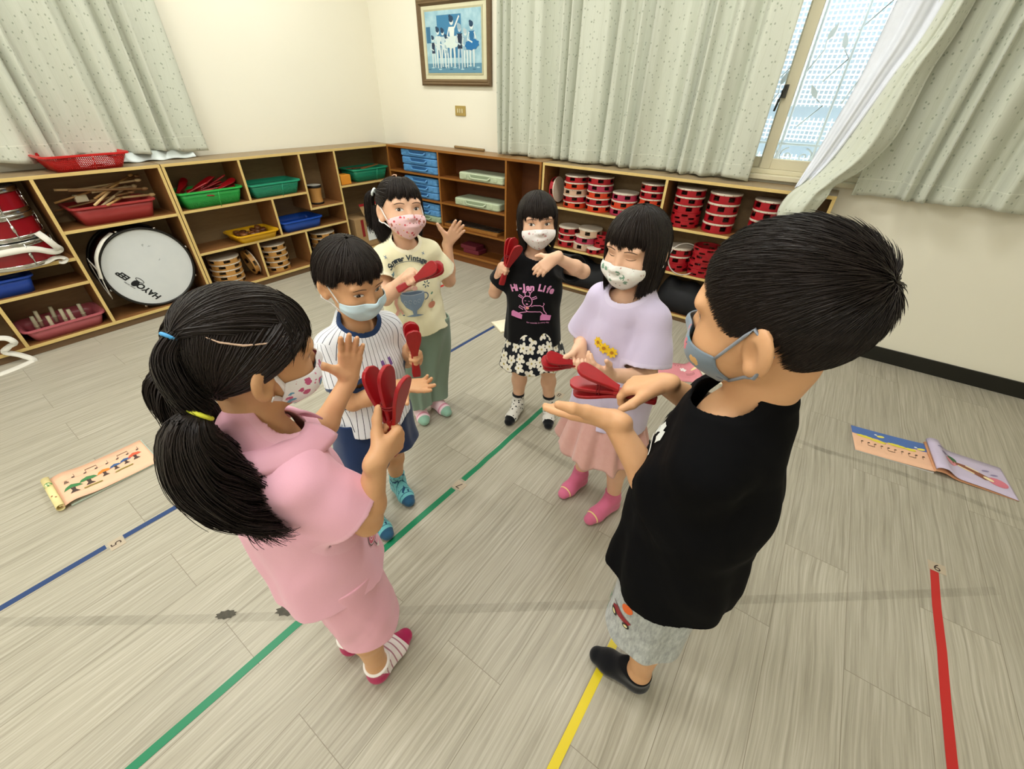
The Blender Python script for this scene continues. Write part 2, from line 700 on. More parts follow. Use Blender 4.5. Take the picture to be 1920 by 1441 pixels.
so.location = (3, 1, 6)


# ------------------------------------------------------------------ curtains
def m_curtain():
    t = NT('curtain_cloth')
    a = t.attr('tx').outputs['Vector']
    sp = t.n('SeparateXYZ')
    t.set(sp.inputs[0], a)
    u, v = sp.outputs[0], sp.outputs[1]
    base = t.mix(t.noise(t.mapv(a, (400, 12, 1)), 1.0, 2), '#c6c9b8', '#d3d6c8')
    wob = t.math('MULTIPLY', t.noise(t.mapv(a, (0, 9, 0)), 1.0, 1), 0.03)
    fr = t.math('FRACT', t.math('DIVIDE', t.math('ADD', u, wob), 0.058))
    line = t.math('LESS_THAN', t.math('ABSOLUTE', t.math('SUBTRACT', fr, 0.5)), 0.012)
    c = t.mix(t.math('MULTIPLY', line, 0.3), base, '#9a9d84')
    vo = t.n('TexVoronoi', voronoi_dimensions='2D')
    t.set(vo.inputs['Vector'], t.mapv(a, (1, 0.85, 1)))
    vo.inputs['Scale'].default_value = 21
    sz = t.math('MULTIPLY_ADD', t.n('SeparateColor', ).outputs[0], 0, 0.105)
    dot = t.math('LESS_THAN', vo.outputs['Distance'], 0.085)
    c = t.mix(t.math('MULTIPLY', dot, 0.55), c, '#7c8470')
    vo2 = t.n('TexVoronoi', voronoi_dimensions='2D')
    t.set(vo2.inputs['Vector'], t.mapv(a, (1, 0.85, 1), (0.3, 0.21, 0)))
    vo2.inputs['Scale'].default_value = 16
    dot2 = t.math('LESS_THAN', vo2.outputs['Distance'], 0.06)
    c = t.mix(t.math('MULTIPLY', dot2, 0.6), c, '#7d8a70')
    hem = t.math('LESS_THAN', t.math('ABSOLUTE', t.math('SUBTRACT', v, 0.078)), 0.0022)
    c = t.mix(t.math('MULTIPLY', hem, 0.35), c, '#eef0e0')
    t.fin(c, 0.75, spec=0.2, sheen=0.2)
    tl = t.n('BsdfTranslucent')
    t.set(tl.inputs[0], c)
    mx = t.n('MixShader')
    mx.inputs[0].default_value = 0.05
    t.t.links.new(t.b.outputs[0], mx.inputs[1])
    t.t.links.new(tl.outputs[0], mx.inputs[2])
    t.t.links.new(mx.outputs[0], t.t.nodes['Material Output'].inputs[0])
    return t.m


M_CURT = m_curtain()
M_LINING = plain('#dfe2ea', 0.8, spec=0.2)


def curtain(name, p0, p1, out, zb, zt, folds, amp, seed, label, zdip=0.006, gather=0.0, ripple=0.0):
    """hangs from p0 to p1 (xy), folds swing along out"""
    r = np.random.default_rng(seed)
    nu, nv = folds * 14, 44
    L = math.hypot(p1[0] - p0[0], p1[1] - p0[1])
    us = np.linspace(0, 1, nu)
    ph = r.uniform(0, 6.28, 4)
    warp = us + 0.35 / folds * np.sin(2 * np.pi * us * folds * 0.31 + ph[0]) + 0.2 / folds * np.sin(2 * np.pi * us * folds * 0.53 + ph[1])
    P = np.zeros((nu, nv, 3))
    for j, s in enumerate(np.linspace(0, 1, nv)):
        z = zb + (zt - zb) * s ** 1.15
        fall = 1 - 0.35 * s
        w_ = np.sin(2 * np.pi * folds * warp + 0.5 * np.sin(3 * s + ph[2]))
        o_ = amp * fall * (np.sign(w_) * np.abs(w_) ** 0.75 * 0.75 + 0.28 * np.sin(2 * np.pi * folds * 2.3 * warp + ph[3] + 1.5 * s))
        low = np.clip(1 - (z - zb) / 0.12, 0, 1)
        o_ = o_ + ripple * low * np.sin(2 * np.pi * folds * 0.77 * us + 2.0)
        shift = gather * (1 - s) * (us - 0.5)
        x = p0[0] + (p1[0] - p0[0]) * (us + shift)
        y = p0[1] + (p1[1] - p0[1]) * (us + shift)
        P[:, j, 0] = x + out[0] * o_
        P[:, j, 1] = y + out[1] * o_
        P[:, j, 2] = z + zdip * low * (np.sin(2 * np.pi * folds * warp * 1.0 + 1.0) + 0.8 * np.sin(2 * np.pi * folds * 0.37 * us + ph[1]))
        if z - zb < 0.078:
            P[:, j, :2] += np.array(out) * 0.0015
    du = np.r_[0, np.cumsum(np.linalg.norm(np.diff(P[:, nv // 2, :2], axis=0), axis=1))]
    tx = np.zeros((nu, nv, 3))
    tx[:, :, 0] = du[:, None] + seed * 0.37
    tx[:, :, 1] = P[:, :, 2] - zb
    i, j = np.meshgrid(np.arange(nu - 1), np.arange(nv - 1), indexing='ij')
    q = (i * nv + j).ravel()
    F = np.stack([q, q + nv, q + nv + 1, q + 1], 1)
    o = np_mesh(name, P.reshape(-1, 3), F, M_CURT, attrs={'tx': tx.reshape(-1, 3)})
    md = o.modifiers.new('solid', 'SOLIDIFY')
    md.thickness = 0.0018
    return props(o, label, 'curtain', 'sage curtains with small dots')


curtain('curtain', (0.085, -4.3), (0.085, -1.64), (1, 0), 0.945, 2.5, 18, 0.046, 3, 'sage dotted curtain hanging over the long shelves behind the red basket', ripple=0.012)
curtain('curtain', (1.455, -0.092), (3.285, -0.092), (0, -1), 0.912, 2.5, 13, 0.058, 5, 'sage dotted curtain hanging between the framed picture and the open window')
curtain('curtain', (3.80, -0.085), (5.3, -0.065), (0, -1), 0.895, 2.5, 11, 0.050, 8, 'sage dotted curtain hanging over bare wall beyond the end of the shelves', zdip=0.004)
# white lining peeping out under the left curtain
g = np.zeros((40, 6, 3))
for i in range(40):
    for j in range(6):
        yy = -2.35 + 0.62 * i / 39
        g[i, j] = (0.05 + 0.055 * (1 - j / 5) + 0.012 * math.sin(i * 0.8), yy, 0.903 + 0.05 * j / 5 + 0.006 * math.sin(i * 0.35) ** 2)
o = MB().grid(g).build('curtain_lining', plain('#dfe8e6', 0.7), solid=0.002)
props(o, 'white lining peeping out under the curtain above the long shelves', 'lining')


def cloth_rows(rows, nseg, folds, amp, ph=0.0, n_across=40, tuck=0.0):
    """rows: [(left xyz, mid xyz, right xyz)] top to bottom, smoothed"""
    R = np.array(rows, float)
    k = len(R)
    s = np.linspace(0, k - 1, nseg)
    out = np.zeros((n_across, nseg, 3))
    for a, si in enumerate(s):
        i = min(int(si), k - 2)
        f = si - i
        p = [R[max(i - 1, 0)], R[i], R[i + 1], R[min(i + 2, k - 1)]]
        row = 0.5 * ((2 * p[1]) + (-p[0] + p[2]) * f + (2 * p[0] - 5 * p[1] + 4 * p[2] - p[3]) * f ** 2 + (-p[0] + 3 * p[1] - 3 * p[2] + p[3]) * f ** 3)
        for b, u in enumerate(np.linspace(0, 1, n_across)):
            q = (1 - u) * (1 - 2 * u) * row[0] + 4 * u * (1 - u) * row[1] + u * (2 * u - 1) * row[2]
            w_ = math.sin(u * math.pi) ** 0.3
            q = q + np.array([0, -1, 0.15]) * amp * (math.sin(2 * math.pi * folds * u + ph + 0.25 * a / nseg * 6) + 0.4 * math.sin(2 * math.pi * folds * 2.1 * u + ph * 2)) * w_
            out[b, a] = q
    return out


def cloth(name, P, mat, seed=0.0, th=0.002):
    nu, nv = P.shape[:2]
    du = np.r_[0, np.cumsum(np.linalg.norm(np.diff(P[:, nv // 2], axis=0), axis=1))]
    dv = np.r_[0, np.cumsum(np.linalg.norm(np.diff(P[nu // 2], axis=0), axis=1))]
    tx = np.zeros((nu, nv, 3))
    tx[:, :, 0] = du[:, None] + seed
    tx[:, :, 1] = dv[None, :] + 1.0
    i, j = np.meshgrid(np.arange(nu - 1), np.arange(nv - 1), indexing='ij')
    q = (i * nv + j).ravel()
    F = np.stack([q, q + nv, q + nv + 1, q + 1], 1)
    o = np_mesh(name, P.reshape(-1, 3), F, mat, attrs={'tx': tx.reshape(-1, 3)})
    if th:
        md = o.modifiers.new('solid', 'SOLIDIFY')
        md.thickness = th
    return o


dr = cloth('curtain', cloth_rows([
    ((3.87, -0.06, 2.45), (3.90, -0.13, 2.45), (3.96, -0.09, 2.45)),
    ((3.815, -0.09, 1.67), (3.86, -0.155, 1.66), (3.92, -0.10, 1.66)),
    ((3.745, -0.11, 1.39), (3.80, -0.19, 1.40), (3.885, -0.12, 1.42)),
    ((3.655, -0.15, 1.08), (3.75, -0.25, 1.10), (3.87, -0.16, 1.18)),
    ((3.58, -0.21, 0.955), (3.66, -0.285, 0.96), (3.80, -0.20, 1.03)),
    ((3.525, -0.26, 0.885), (3.62, -0.31, 0.90), (3.715, -0.25, 0.95)),
    ((3.505, -0.285, 0.81), (3.60, -0.34, 0.84), (3.70, -0.275, 0.90)),
    ((3.525, -0.295, 0.745), (3.60, -0.33, 0.76), (3.665, -0.28, 0.80)),
], 70, 1.6, 0.016, 0.6), M_CURT, 4.4)
props(dr, 'bunched dotted curtain draped down over the end of the tambourine shelf', 'curtain', 'sage curtains with small dots')
ln = cloth('lining', cloth_rows([
    ((3.72, -0.05, 2.45), (3.80, -0.10, 2.45), (3.89, -0.07, 2.45)),
    ((3.65, -0.06, 1.67), (3.74, -0.115, 1.665), (3.83, -0.10, 1.66)),
    ((3.628, -0.075, 1.385), (3.69, -0.14, 1.39), (3.76, -0.13, 1.39)),
    ((3.58, -0.10, 1.115), (3.62, -0.19, 1.10), (3.67, -0.17, 1.09)),
    ((3.545, -0.19, 0.945), (3.575, -0.225, 0.96), (3.61, -0.225, 0.97)),
    ((3.54, -0.205, 0.912), (3.555, -0.225, 0.925), (3.58, -0.225, 0.935)),
], 60, 2.2, 0.012, 0.2), M_LINING, 0)
ln.parent = dr
ln['label'] = 'smooth pale grey lining'
# ------------------------------------------------------------------ shelf units
def m_wood(c1, c2, name, rough=0.45, axis=1, sc=1.0):
    t = NT(name)
    o = t.coord()
    s = [14 * sc, 14 * sc, 14 * sc]
    s[axis] = 1.2 * sc
    g = t.noise(t.mapv(o, s), 2.2, 5, 0.6, 0.4)
    f = t.noise(t.mapv(o, [x * 6 for x in s]), 2.0, 3, 0.6)
    c = t.mix(t.math('MULTIPLY_ADD', f, 0.5, t.math('MULTIPLY', g, 0.6)), c1, c2)
    t.bump(f, 0.05, 0.001)
    return t.fin(c, rough, spec=0.35)


W_IN = m_wood('#6b4222', '#96683c', 'plywood_inside')
W_TOP = m_wood('#7c684c', '#a08a68', 'plywood_top', 0.4)
W_EDGE = m_wood('#c9a860', '#e2c888', 'plywood_edge', 0.5)
W_BACK = m_wood('#6a5236', '#8d7552', 'plywood_back', 0.6)
W_KICK = m_wood('#5a432c', '#7a6044', 'plywood_kick', 0.6)
D_IN = m_wood('#5d3213', '#85501f', 'stained_inside', axis=0)
D_TOP = m_wood('#7a5630', '#9c7848', 'stained_top', 0.35, axis=0)
D_EDGE = m_wood('#7d4d1c', '#a06a2e', 'stained_edge', 0.45, axis=0)
D_BACK = m_wood('#4a260e', '#6b3a17', 'stained_back', 0.6, axis=0)


class Unit:
    """open shelf unit; 'run' along the wall, front towards the room"""

    def __init__(s, label, side, a0, a1, depth, mats, H=0.9):
        s.side, s.a0, s.a1, s.dp, s.H = side, a0, a1, depth, H
        s.m = mats
        loc = (0.02, (a0 + a1) / 2, 0) if side == 'left' else ((a0 + a1) / 2, -0.02, 0)
        s.loc = loc
        s.root = empty('shelf_unit', loc, label, 'shelf unit', 'low open shelf units along the walls')

    def board(s, name, a0, a1, z0, z1, d0=0.0, d1=None, mi=0, top=None, front=1, bev=0.0012):
        d1 = s.dp if d1 is None else d1
        if s.side == 'left':
            lo, hi = (max(d0, 0.012), a0, z0), (d1, a1, z1)
            face = {1: front, 5: top if top is not None else mi}
        else:
            lo, hi = (a0, -d1, z0), (a1, -max(d0, 0.012), z1)
            face = {2: front, 5: top if top is not None else mi}
        lo = [p - q for p, q in zip(lo, s.loc)]
        hi = [p - q for p, q in zip(hi, s.loc)]
        return MB().box(lo, hi, mi, face).build(name, s.m, s.root, bevel=bev)


T = 0.017
MA = [W_IN, W_EDGE, W_TOP, W_BACK, W_KICK]
MD_ = [D_IN, D_EDGE, D_TOP, D_BACK, D_IN]


def unit_shell(u, kick=0.04, bt=0.02, z0=0.04):
    u.board('top_board', u.a0, u.a1, u.H - 0.018, u.H, top=2)
    u.board('side_panel', u.a0, u.a0 + T, z0, u.H - 0.018)
    u.board('side_panel', u.a1 - T, u.a1, z0, u.H - 0.018)
    u.board('bottom_board', u.a0 + T, u.a1 - T, z0, z0 + bt)
    u.board('back_panel', u.a0 + T, u.a1 - T, z0 + bt, u.H - 0.018, 0.012, 0.018, mi=3, front=3, bev=0)
    u.board('plinth', u.a0, u.a1, 0, z0, 0.012, u.dp - 0.011, mi=4, front=4)


ua = Unit('pale plywood shelf unit holding the big white bass drum and red drums', 'left', -3.95, -2.013, 0.266, MA)
unit_shell(ua)
zt = 0.882
ua.board('divider', -2.613, -2.596, 0.06, zt)
ua.board('divider', -3.018, -3.001, 0.06, 0.318)
ua.board('shelf_board', -3.93, -2.613, 0.456, 0.475)
ua.board('shelf_board', -3.93, -2.613, 0.318, 0.336)
ua.board('shelf_board', -2.596, -2.03, 0.598, 0.616)

ub = Unit('pale plywood shelf unit with green, teal, yellow and blue baskets', 'left', -2.009, -0.178, 0.266, MA)
unit_shell(ub)
ub.board('shelf_board', -1.992, -1.098, 0.603, 0.620)
ub.board('divider', -1.552, -1.535, 0.620, zt)
ub.board('divider', -1.098, -1.081, 0.477, zt)
ub.board('shelf_board', -1.081, -0.786, 0.477, 0.494)
ub.board('divider', -0.786, -0.769, 0.06, zt)
ub.board('shelf_board', -0.769, -0.195, 0.603, 0.620)
ub.board('shelf_board', -1.992, -0.786, 0.324, 0.341)
ub.board('divider', -1.397, -1.380, 0.341, 0.603)
ub.board('divider', -1.600, -1.583, 0.06, 0.324)
ub.board('divider', -1.197, -1.180, 0.06, 0.324)

uc = Unit('dark brown wooden shelf unit in the corner holding blue and green cases', 'back', 0.275, 1.940, 0.234, MD_)
unit_shell(uc, z0=0.055)
uc.board('divider', 0.900, 0.916, 0.075, zt)
uc.board('divider', 1.612, 1.629, 0.075, zt)
for z in (0.685, 0.477, 0.281):
    uc.board('shelf_board', 0.292, 0.900, z, z + 0.016)
for z in (0.685, 0.480, 0.276):
    uc.board('shelf_board', 0.916, 1.612, z, z + 0.016)

ud = Unit('pale plywood shelf unit filled with stacks of red tambourines under the window', 'back', 1.950, 3.742, 0.234, MA)
unit_shell(ud, z0=0.032, bt=0.018)
ud.board('divider', 2.849, 2.866, 0.05, zt)
ud.board('shelf_board', 1.967, 2.849, 0.606, 0.623)
ud.board('shelf_board', 1.967, 2.849, 0.318, 0.335)
ud.board('shelf_board', 2.866, 3.725, 0.600, 0.617)
ud.board('shelf_board', 2.866, 3.725, 0.318, 0.335)


# ------------------------------------------------------------------ things on the shelves
def rrect(L, W, r, z, n=5):
    out = []
    for cx, cy, a0 in ((L / 2 - r, W / 2 - r, 0), (-L / 2 + r, W / 2 - r, 90), (-L / 2 + r, -W / 2 + r, 180), (L / 2 - r, -W / 2 + r, 270)):
        for k in range(n):
            a = math.radians(a0 + 90 * k / (n - 1))
            out.append((cx + r * math.cos(a), cy + r * math.sin(a), z))
    return out


def m_basket(c, net=True):
    t = NT('basket_plastic')
    o = t.coord()
    sp = t.n('SeparateXYZ')
    t.set(sp.inputs[0], o)
    if net:
        def cell(x, p, w_):
            return t.math('GREATER_THAN', t.math('ABSOLUTE', t.math('SUBTRACT', t.math('FRACT', t.math('DIVIDE', x, p)), 0.5)), w_)
        bars = t.math('MAXIMUM', t.math('MAXIMUM', cell(t.math('ADD', sp.outputs[0], sp.outputs[1]), 0.0085, 0.27), cell(sp.outputs[2], 0.0085, 0.27)), t.math('LESS_THAN', sp.outputs[2], 0.012))
        bars = t.math('MAXIMUM', bars, t.math('GREATER_THAN', sp.outputs[2], 0.068))
        t.fin(t.mix(t.noise(o, 20, 2), c, c), 0.35, spec=0.5)
        tr = t.n('BsdfTransparent')
        mx = t.n('MixShader')
        t.set(mx.inputs[0], bars)
        t.t.links.new(tr.outputs[0], mx.inputs[1])
        t.t.links.new(t.b.outputs[0], mx.inputs[2])
        t.t.links.new(mx.outputs[0], t.t.nodes['Material Output'].inputs[0])
        return t.m
    return t.fin(c, 0.32, spec=0.5)


_bk = {}


def basket(name, loc, L, W, Hh, col, label, net=True, rz=0.0, flare=0.86, rim=0.012, tilt=0.0):
    """L along the wall, W front to back; base at loc"""
    e = empty(name, loc, label, 'basket', 'plastic baskets on the shelves', rz)
    e.rotation_euler = (0, tilt, rz)
    r = 0.03
    rings = [rrect(L * flare, W * flare, r, 0.0), rrect(L, W, r, Hh), rrect(L + 2 * rim, W + 2 * rim, r + rim, Hh), rrect(L + 2 * rim, W + 2 * rim, r + rim, Hh - 0.008)]
    n = len(rings[0])
    key = (col, net)
    if key not in _bk:
        _bk[key] = (m_basket(col, net), m_basket(col, False))
    b = MB()
    b.add(rings[0] + rings[1], [(k, (k + 1) % n, n + (k + 1) % n, n + k) for k in range(n)], 0, True)
    b.add(rings[0], [tuple(range(n))], 0)
    b.build('tray', [_bk[key][0]], e, solid=0.0025)
    b = MB()
    b.add(rings[1] + rings[2], [(k, (k + 1) % n, n + (k + 1) % n, n + k) for k in range(n)])
    b.add(rings[2] + rings[3], [(k, (k + 1) % n, n + (k + 1) % n, n + k) for k in range(n)])
    b.build('rim', [_bk[key][1]], e, solid=0.003)
    if net:
        b = MB()
        for sx in (1, -1):
            b.tube([(sx * W * flare / 2 * 1.005 + sx * 0.001, 0, 0.004), (sx * W / 2 + sx * 0.002, 0, Hh)], 0.0022, 6)
        b2 = MB()
        b.build('rib', [_bk[key][1]], e)
    # local x = across the shelf: swap so L runs along y
    return e


def put_basket(label, x, y, z, L, W, Hh, col, net=True, rz=0.0, flare=0.86, wall='left', tilt=0.0):
    return basket('basket', (x, y, z), W if wall == 'left' else L, L if wall == 'left' else W, Hh, col, label, net, rz, flare, tilt=tilt)


put_basket('empty bright red basket on top of the long shelves in front of the curtain', 0.150, -2.335, 0.901, 0.375, 0.24, 0.078, '#c41c1c', True, 0.05, 0.80)
put_basket('dull red basket heaped with drumsticks above the white bass drum', 0.135, -2.31, 0.617, 0.40, 0.225, 0.10, '#a83a3a', False)
put_basket('blue plastic tray beside the bass drum, under the red drums', 0.14, -2.98, 0.337, 0.32, 0.22, 0.09, '#1c46a8', False, 0.0, 0.9)
put_basket('translucent pink basket holding short white handles on the lowest shelf', 0.14, -2.805, 0.061, 0.36, 0.23, 0.075, '#b86068', False)
put_basket('bright green basket heaped with red clappers', 0.145, -1.77, 0.621, 0.40, 0.225, 0.10, '#2fae4e')
put_basket('teal green basket of small dark instruments next to the clapper basket', 0.145, -1.318, 0.621, 0.39, 0.225, 0.092, '#2d9c78')
put_basket('teal green basket in the corner bay beside an orange box', 0.135, -0.412, 0.621, 0.375, 0.225, 0.10, '#2a9670', True, 0.0, 0.86)
put_basket('yellow tray of brown castanets jutting over its shelf', 0.165, -1.565, 0.342, 0.30, 0.235, 0.055, '#d8a416', False, 0.0, 0.88)
put_basket('empty blue tray next to the yellow tray of castanets', 0.145, -1.178, 0.342, 0.345, 0.22, 0.078, '#1f4fae', False, 0.0, 0.9)

# --- orange box
e = MB().box((-0.045, -0.05, 0), (0.045, 0.05, 0.075)).build('box', plain('#e0902a', 0.6), None, (0.205, -0.70, 0.621), bevel=0.003)
props(e, 'small orange box beside the teal basket in the corner bay', 'box')

# --- contents of the baskets
M_STICK = plain('#c9a876', 0.5, scale=12)
for i in range(12):
    a = math.radians(RNG.uniform(-55, 50))
    L = RNG.uniform(0.13, 0.20)
    cy, cx, cz = -2.31 + RNG.uniform(-0.09, 0.10), 0.135 + RNG.uniform(-0.04, 0.05), 0.735 + 0.008 * i * 0.8
    if i < 4:
        cz = 0.722
    d = Vector((math.sin(a), math.cos(a), RNG.uniform(-0.15, 0.35)))
    r = RNG.uniform(0.0055, 0.0075)
    b = MB().tube([-d * L, d * (L - 0.02)], r, 8)
    b.lathe([(0, -0.02), (r * 1.25, -0.012), (r * 1.6, 0), (r * 1.3, 0.012), (0, 0.018)], 8, frame(d * (L - 0.02), (d.y, -d.x, 0), (0, 0, 1)))
    o = b.build('drumstick', plain(['#c9a876', '#b98f58', '#d8c096', '#8d6a44'][i % 4], 0.5, scale=12), None, (cx, cy, cz))
    props(o, 'wooden drumstick lying in the dull red basket heap', 'drumstick', 'drumsticks in the dull red basket')
o = MB().box((-0.02, -0.03, -0.02), (0.02, 0.03, 0.02)).build('wood_block', plain('#d8cfae', 0.6), None, (0.10, -2.42, 0.745), bevel=0.005)
props(o, 'pale wooden block sitting among the drumsticks', 'block')
for i, (y, x, zz, tl) in enumerate(((-2.92, 0.13, 0.10, 0.12), (-2.895, 0.10, 0.115, 0.2), (-2.86, 0.16, 0.09, 0.1), (-2.825, 0.09, 0.115, 0.2), (-2.79, 0.13, 0.10, 0.1), (-2.76, 0.155, 0.095, 0.05), (-2.70, 0.12, 0.10, 0.08))):
    b = MB().tube([(0, 0, 0), (0.0, tl * 0.05, 0.095)], [0.011, 0.0095], 10)
    b.tube([(0, tl * 0.02, 0.03), (0, tl * 0.02, 0.036)], 0.0125, 10)
    o = b.build('bell_handle', plain('#ded6b4' if i % 3 else '#c8c4a4', 0.45), None, (x, y, zz - 0.02))
    props(o, 'short ivory bell handle standing up in the pink basket', 'handle', 'ivory handles in the pink basket')


# --- castanet clapper: two red leaves on a handle, bound with cord
M_RED = None


def m_clapper():
    t = NT('red_lacquer')
    o = t.coord()
    n = t.noise(t.mapv(o, (60, 6, 60)), 2.0, 3)
    return t.fin(t.mix(n, '#8c0a12', '#a8101a'), 0.36, spec=0.5)


M_RED = m_clapper()


def leaf_mesh(L, w0, w1, th):
    """paddle outline along +y from the handle"""
    pts = []
    n = 26
    for k in range(n + 1):
        s = k / n
        wd = w0 + (w1 - w0) * (3 * (s / 0.72) ** 2 - 2 * (s / 0.72) ** 3 if s < 0.72 else 1)
        if s > 0.80:
            wd = w1 * math.sqrt(max(0, 1 - ((s - 0.80) / 0.20) ** 2))
        pts.append((wd, s * L))
    poly = [(x, y) for x, y in pts] + [(-x, y) for x, y in reversed(pts[:-1])]
    return poly


def clapper(loc, axis, flat, label, spread=(0.0, 14.0, -12.0), L=0.205, group='red castanet clappers', handle=0.075):
    """axis: from handle to leaves; flat: normal of the leaves"""
    M = frame(loc, Vector(axis).cross(Vector(flat)), axis)
    e = bpy.data.objects.new('castanet_clapper', None)
    COL.objects.link(e)
    e.matrix_world = M
    props(e, label, 'clapper', group)
    b = MB()
    hp = [(0.011, -handle), (0.0125, -handle * .8), (0.010, -handle * .3), (0.010, 0.01)]
    poly = hp + [(-x, y) for x, y in reversed(hp)]
    b.prism(poly, -0.006, 0.006)
    b.build('handle', M_RED, e, bevel=0.004)
    for i, a in enumerate(spread):
        b = MB()
        z = (0.0, 0.0080, -0.0080)[i] if len(spread) == 3 else 0
        T_ = Matrix.Translation((0, 0, z)) @ Matrix.Rotation(math.radians(a), 4, 'X')
        b.prism(leaf_mesh(L * (1.0 if i == 0 else 0.93), 0.009, 0.0205, 0.006), -0.0036, 0.0036, T_)
        b.build('leaf', M_RED, e, bevel=0.0015)
    b = MB()
    for y in (0.036, 0.041):
        b.tube([(0.0155 * math.cos(k * math.pi / 6), y, 0.0145 * math.sin(k * math.pi / 6)) for k in range(12)], 0.0016, 5, closed=True)
    b.build('cord', plain('#7c0f14', 0.7), e)
    return e


for i, (y, x, z, a, fl, tl) in enumerate(((-1.93, 0.12, 0.705, 2.4, (0.7, 0, 0.7), 0.25), (-1.90, 0.19, 0.700, 1.2, (-0.3, 0, 1), 0.15), (-1.82, 0.10, 0.712, 1.5, (0.4, 0, 0.9), 0.2), (-1.80, 0.17, 0.715, 1.75, (-0.5, 0, 0.8), 0.18), (-1.74, 0.12, 0.715, 1.35, (0, 0.2, 1), 0.2), (-1.70, 0.19, 0.705, 1.9, (0.5, 0, 0.9), 0.1))):
    c = clapper((x, y, z), (math.cos(a), math.sin(a), tl), fl, 'red clapper lying in the bright green basket heap', group='clappers in the green basket', L=0.16, handle=0.05)
# small dark instruments in the teal basket, castanets in the yellow tray
for i in range(9):
    p = (0.10 + 0.03 * (i % 3) + RNG.uniform(-.01, .01), -1.44 + 0.03 * i, 0.665 + 0.014 * (i % 2))
    b = MB()
    M = Matrix.Rotation(RNG.uniform(0, 3), 4, 'Z') @ Matrix.Rotation(RNG.uniform(-0.5, 0.5), 4, 'X')
    b.lathe([(0, -0.006), (0.016, -0.005), (0.024, 0.0), (0.016, 0.006), (0, 0.008)], 14, M)
    o = b.build('finger_castanet', plain('#2c2c6a' if i % 3 else '#2a1a3a', 0.4), None, p)
    props(o, 'small dark castanet lying in the teal basket', 'castanet', 'dark castanets in the teal basket')
for i in range(14):
    p = (0.10 + 0.045 * (i % 4) + RNG.uniform(-.012, .012), -1.655 + 0.062 * (i // 4) + RNG.uniform(-.012, .012), 0.372 + 0.012 * RNG.uniform(0, 1.4))
    b = MB()
    M = Matrix.Rotation(RNG.uniform(0, 6), 4, 'Z') @ Matrix.Rotation(RNG.uniform(-0.6, 0.6), 4, 'X')
    for s in (1, -1):
        b.lathe([(0, 0.001 * s), (0.024, 0.0015 * s), (0.027, 0.005 * s), (0.020, 0.012 * s), (0, 0.016 * s)], 14, M)
    b.tube([M @ Vector((0.027 * math.cos(k), 0.027 * math.sin(k), 0)) for k in (-.3, 0, .3)], 0.003, 5)
    o = b.build('castanet', plain('#5a3016' if i % 3 else '#7a4a22', 0.28, spec=0.7), None, p)
    props(o, 'round brown castanet lying in the yellow tray', 'castanet', 'castanets in the yellow tray')
for i in range(3):
    o = MB().box((-0.012, -0.11, -0.004), (0.012, 0.11, 0.004)).build('wooden_bar', plain(['#8a5a34', '#6d4a30', '#a0703c'][i], 0.5), None, (0.11 + 0.03 * i, -0.47 + 0.05 * i, 0.716 + 0.004 * i), bevel=0.002)
    o.rotation_euler = (0.06, 0, -0.5 + 0.35 * i)
    props(o, 'brown wooden bar lying across the teal basket in the corner bay', 'bar', 'wooden bars on the corner basket')
# cardboard box with paper note
e = empty('cardboard_box', (0.145, -0.50, 0.061), 'brown cardboard box with red stripe and handwritten note in the corner bay', 'box')
M_CARD = plain('#a9885c', 0.8, scale=18)
b = MB().box((-0.11, -0.20, 0), (0.11, 0.19, 0.262))
b.build('carton', M_CARD, e, bevel=0.002)
MB().add([(0.11, -0.08, 0.262), (0.11, 0.19, 0.262), (0.045, 0.185, 0.355), (0.045, -0.075, 0.355)], [(0, 1, 2, 3)]).build('flap', M_CARD, e, solid=0.003)
MB().add([(0.052, -0.075, 0.347), (0.052, 0.185, 0.347), (0.040, 0.185, 0.366), (0.040, -0.075, 0.366)], [(0, 1, 2, 3)]).build('tape', plain('#a01c20', 0.5), e, solid=0.004)
MB().box((0.110, -0.135, 0.10), (0.1115, -0.105, 0.25)).build('stripe', plain('#8c2020', 0.6), e)
nt = empty('note', (0.258, -0.495, 0.18), 'white paper note reading 109 on the cardboard box', 'note')
MB().box((0, -0.085, -0.065), (0.0012, 0.085, 0.065)).build('paper', plain('#e9ebe8', 0.7), nt)
pr = Print()
pr.text('109', 0.062, '#151515', -0.028, 0.012)
for s in (ribbon([(0.048, 0.04), (0.048, -0.015)], 0.005), ribbon([(0.028, -0.015), (0.075, -0.015)], 0.005), ribbon([(0.048, 0.018), (0.068, 0.018)], 0.005)):
    pr.add(s, '#151515')
pr.place('writing', Matrix(((0, 0, 1, 0.0014), (1, 0, 0, 0), (0, 1, 0, 0), (0, 0, 0, 1))), parent=nt, off=0.0004)

# --- bass drum
bd = empty('bass_drum', (0.125, -2.290, 0.065), 'big bass drum with white head standing on edge in the shelf', 'drum')
MX = Matrix(((0, 0, 1, 0), (1, 0, 0, 0), (0, 1, 0, 0.252), (0, 0, 0, 1)))   # local z -> +x
M_CHROME = plain('#c8c8c4', 0.18, 1.0, var=0.03)
M_BLK = plain('#191714', 0.35)
MB().lathe([(0.236, -0.095), (0.240, -0.09), (0.240, 0.09), (0.236, 0.095)], 72, MX).build('shell', plain('#3a0a0e', 0.25), bd)
for z in (-0.10, 0.10):
    MB().lathe([(0.238, z - 0.012), (0.252, z - 0.012), (0.2535, z), (0.252, z + 0.015), (0.240, z + 0.015), (0.238, z + 0.006)], 72, MX, close=True).build('hoop', M_BLK, bd)
t = NT('drum_skin')
nn = t.noise(t.coord(), 9, 4, 0.6)
c = t.mix(t.math('GREATER_THAN', t.noise(t.coord(), 22, 4, 0.7), 0.70), t.mix(nn, '#cfd4d6', '#dde0e0'), '#a8aeb0')
M_SKIN = t.fin(c, 0.45)
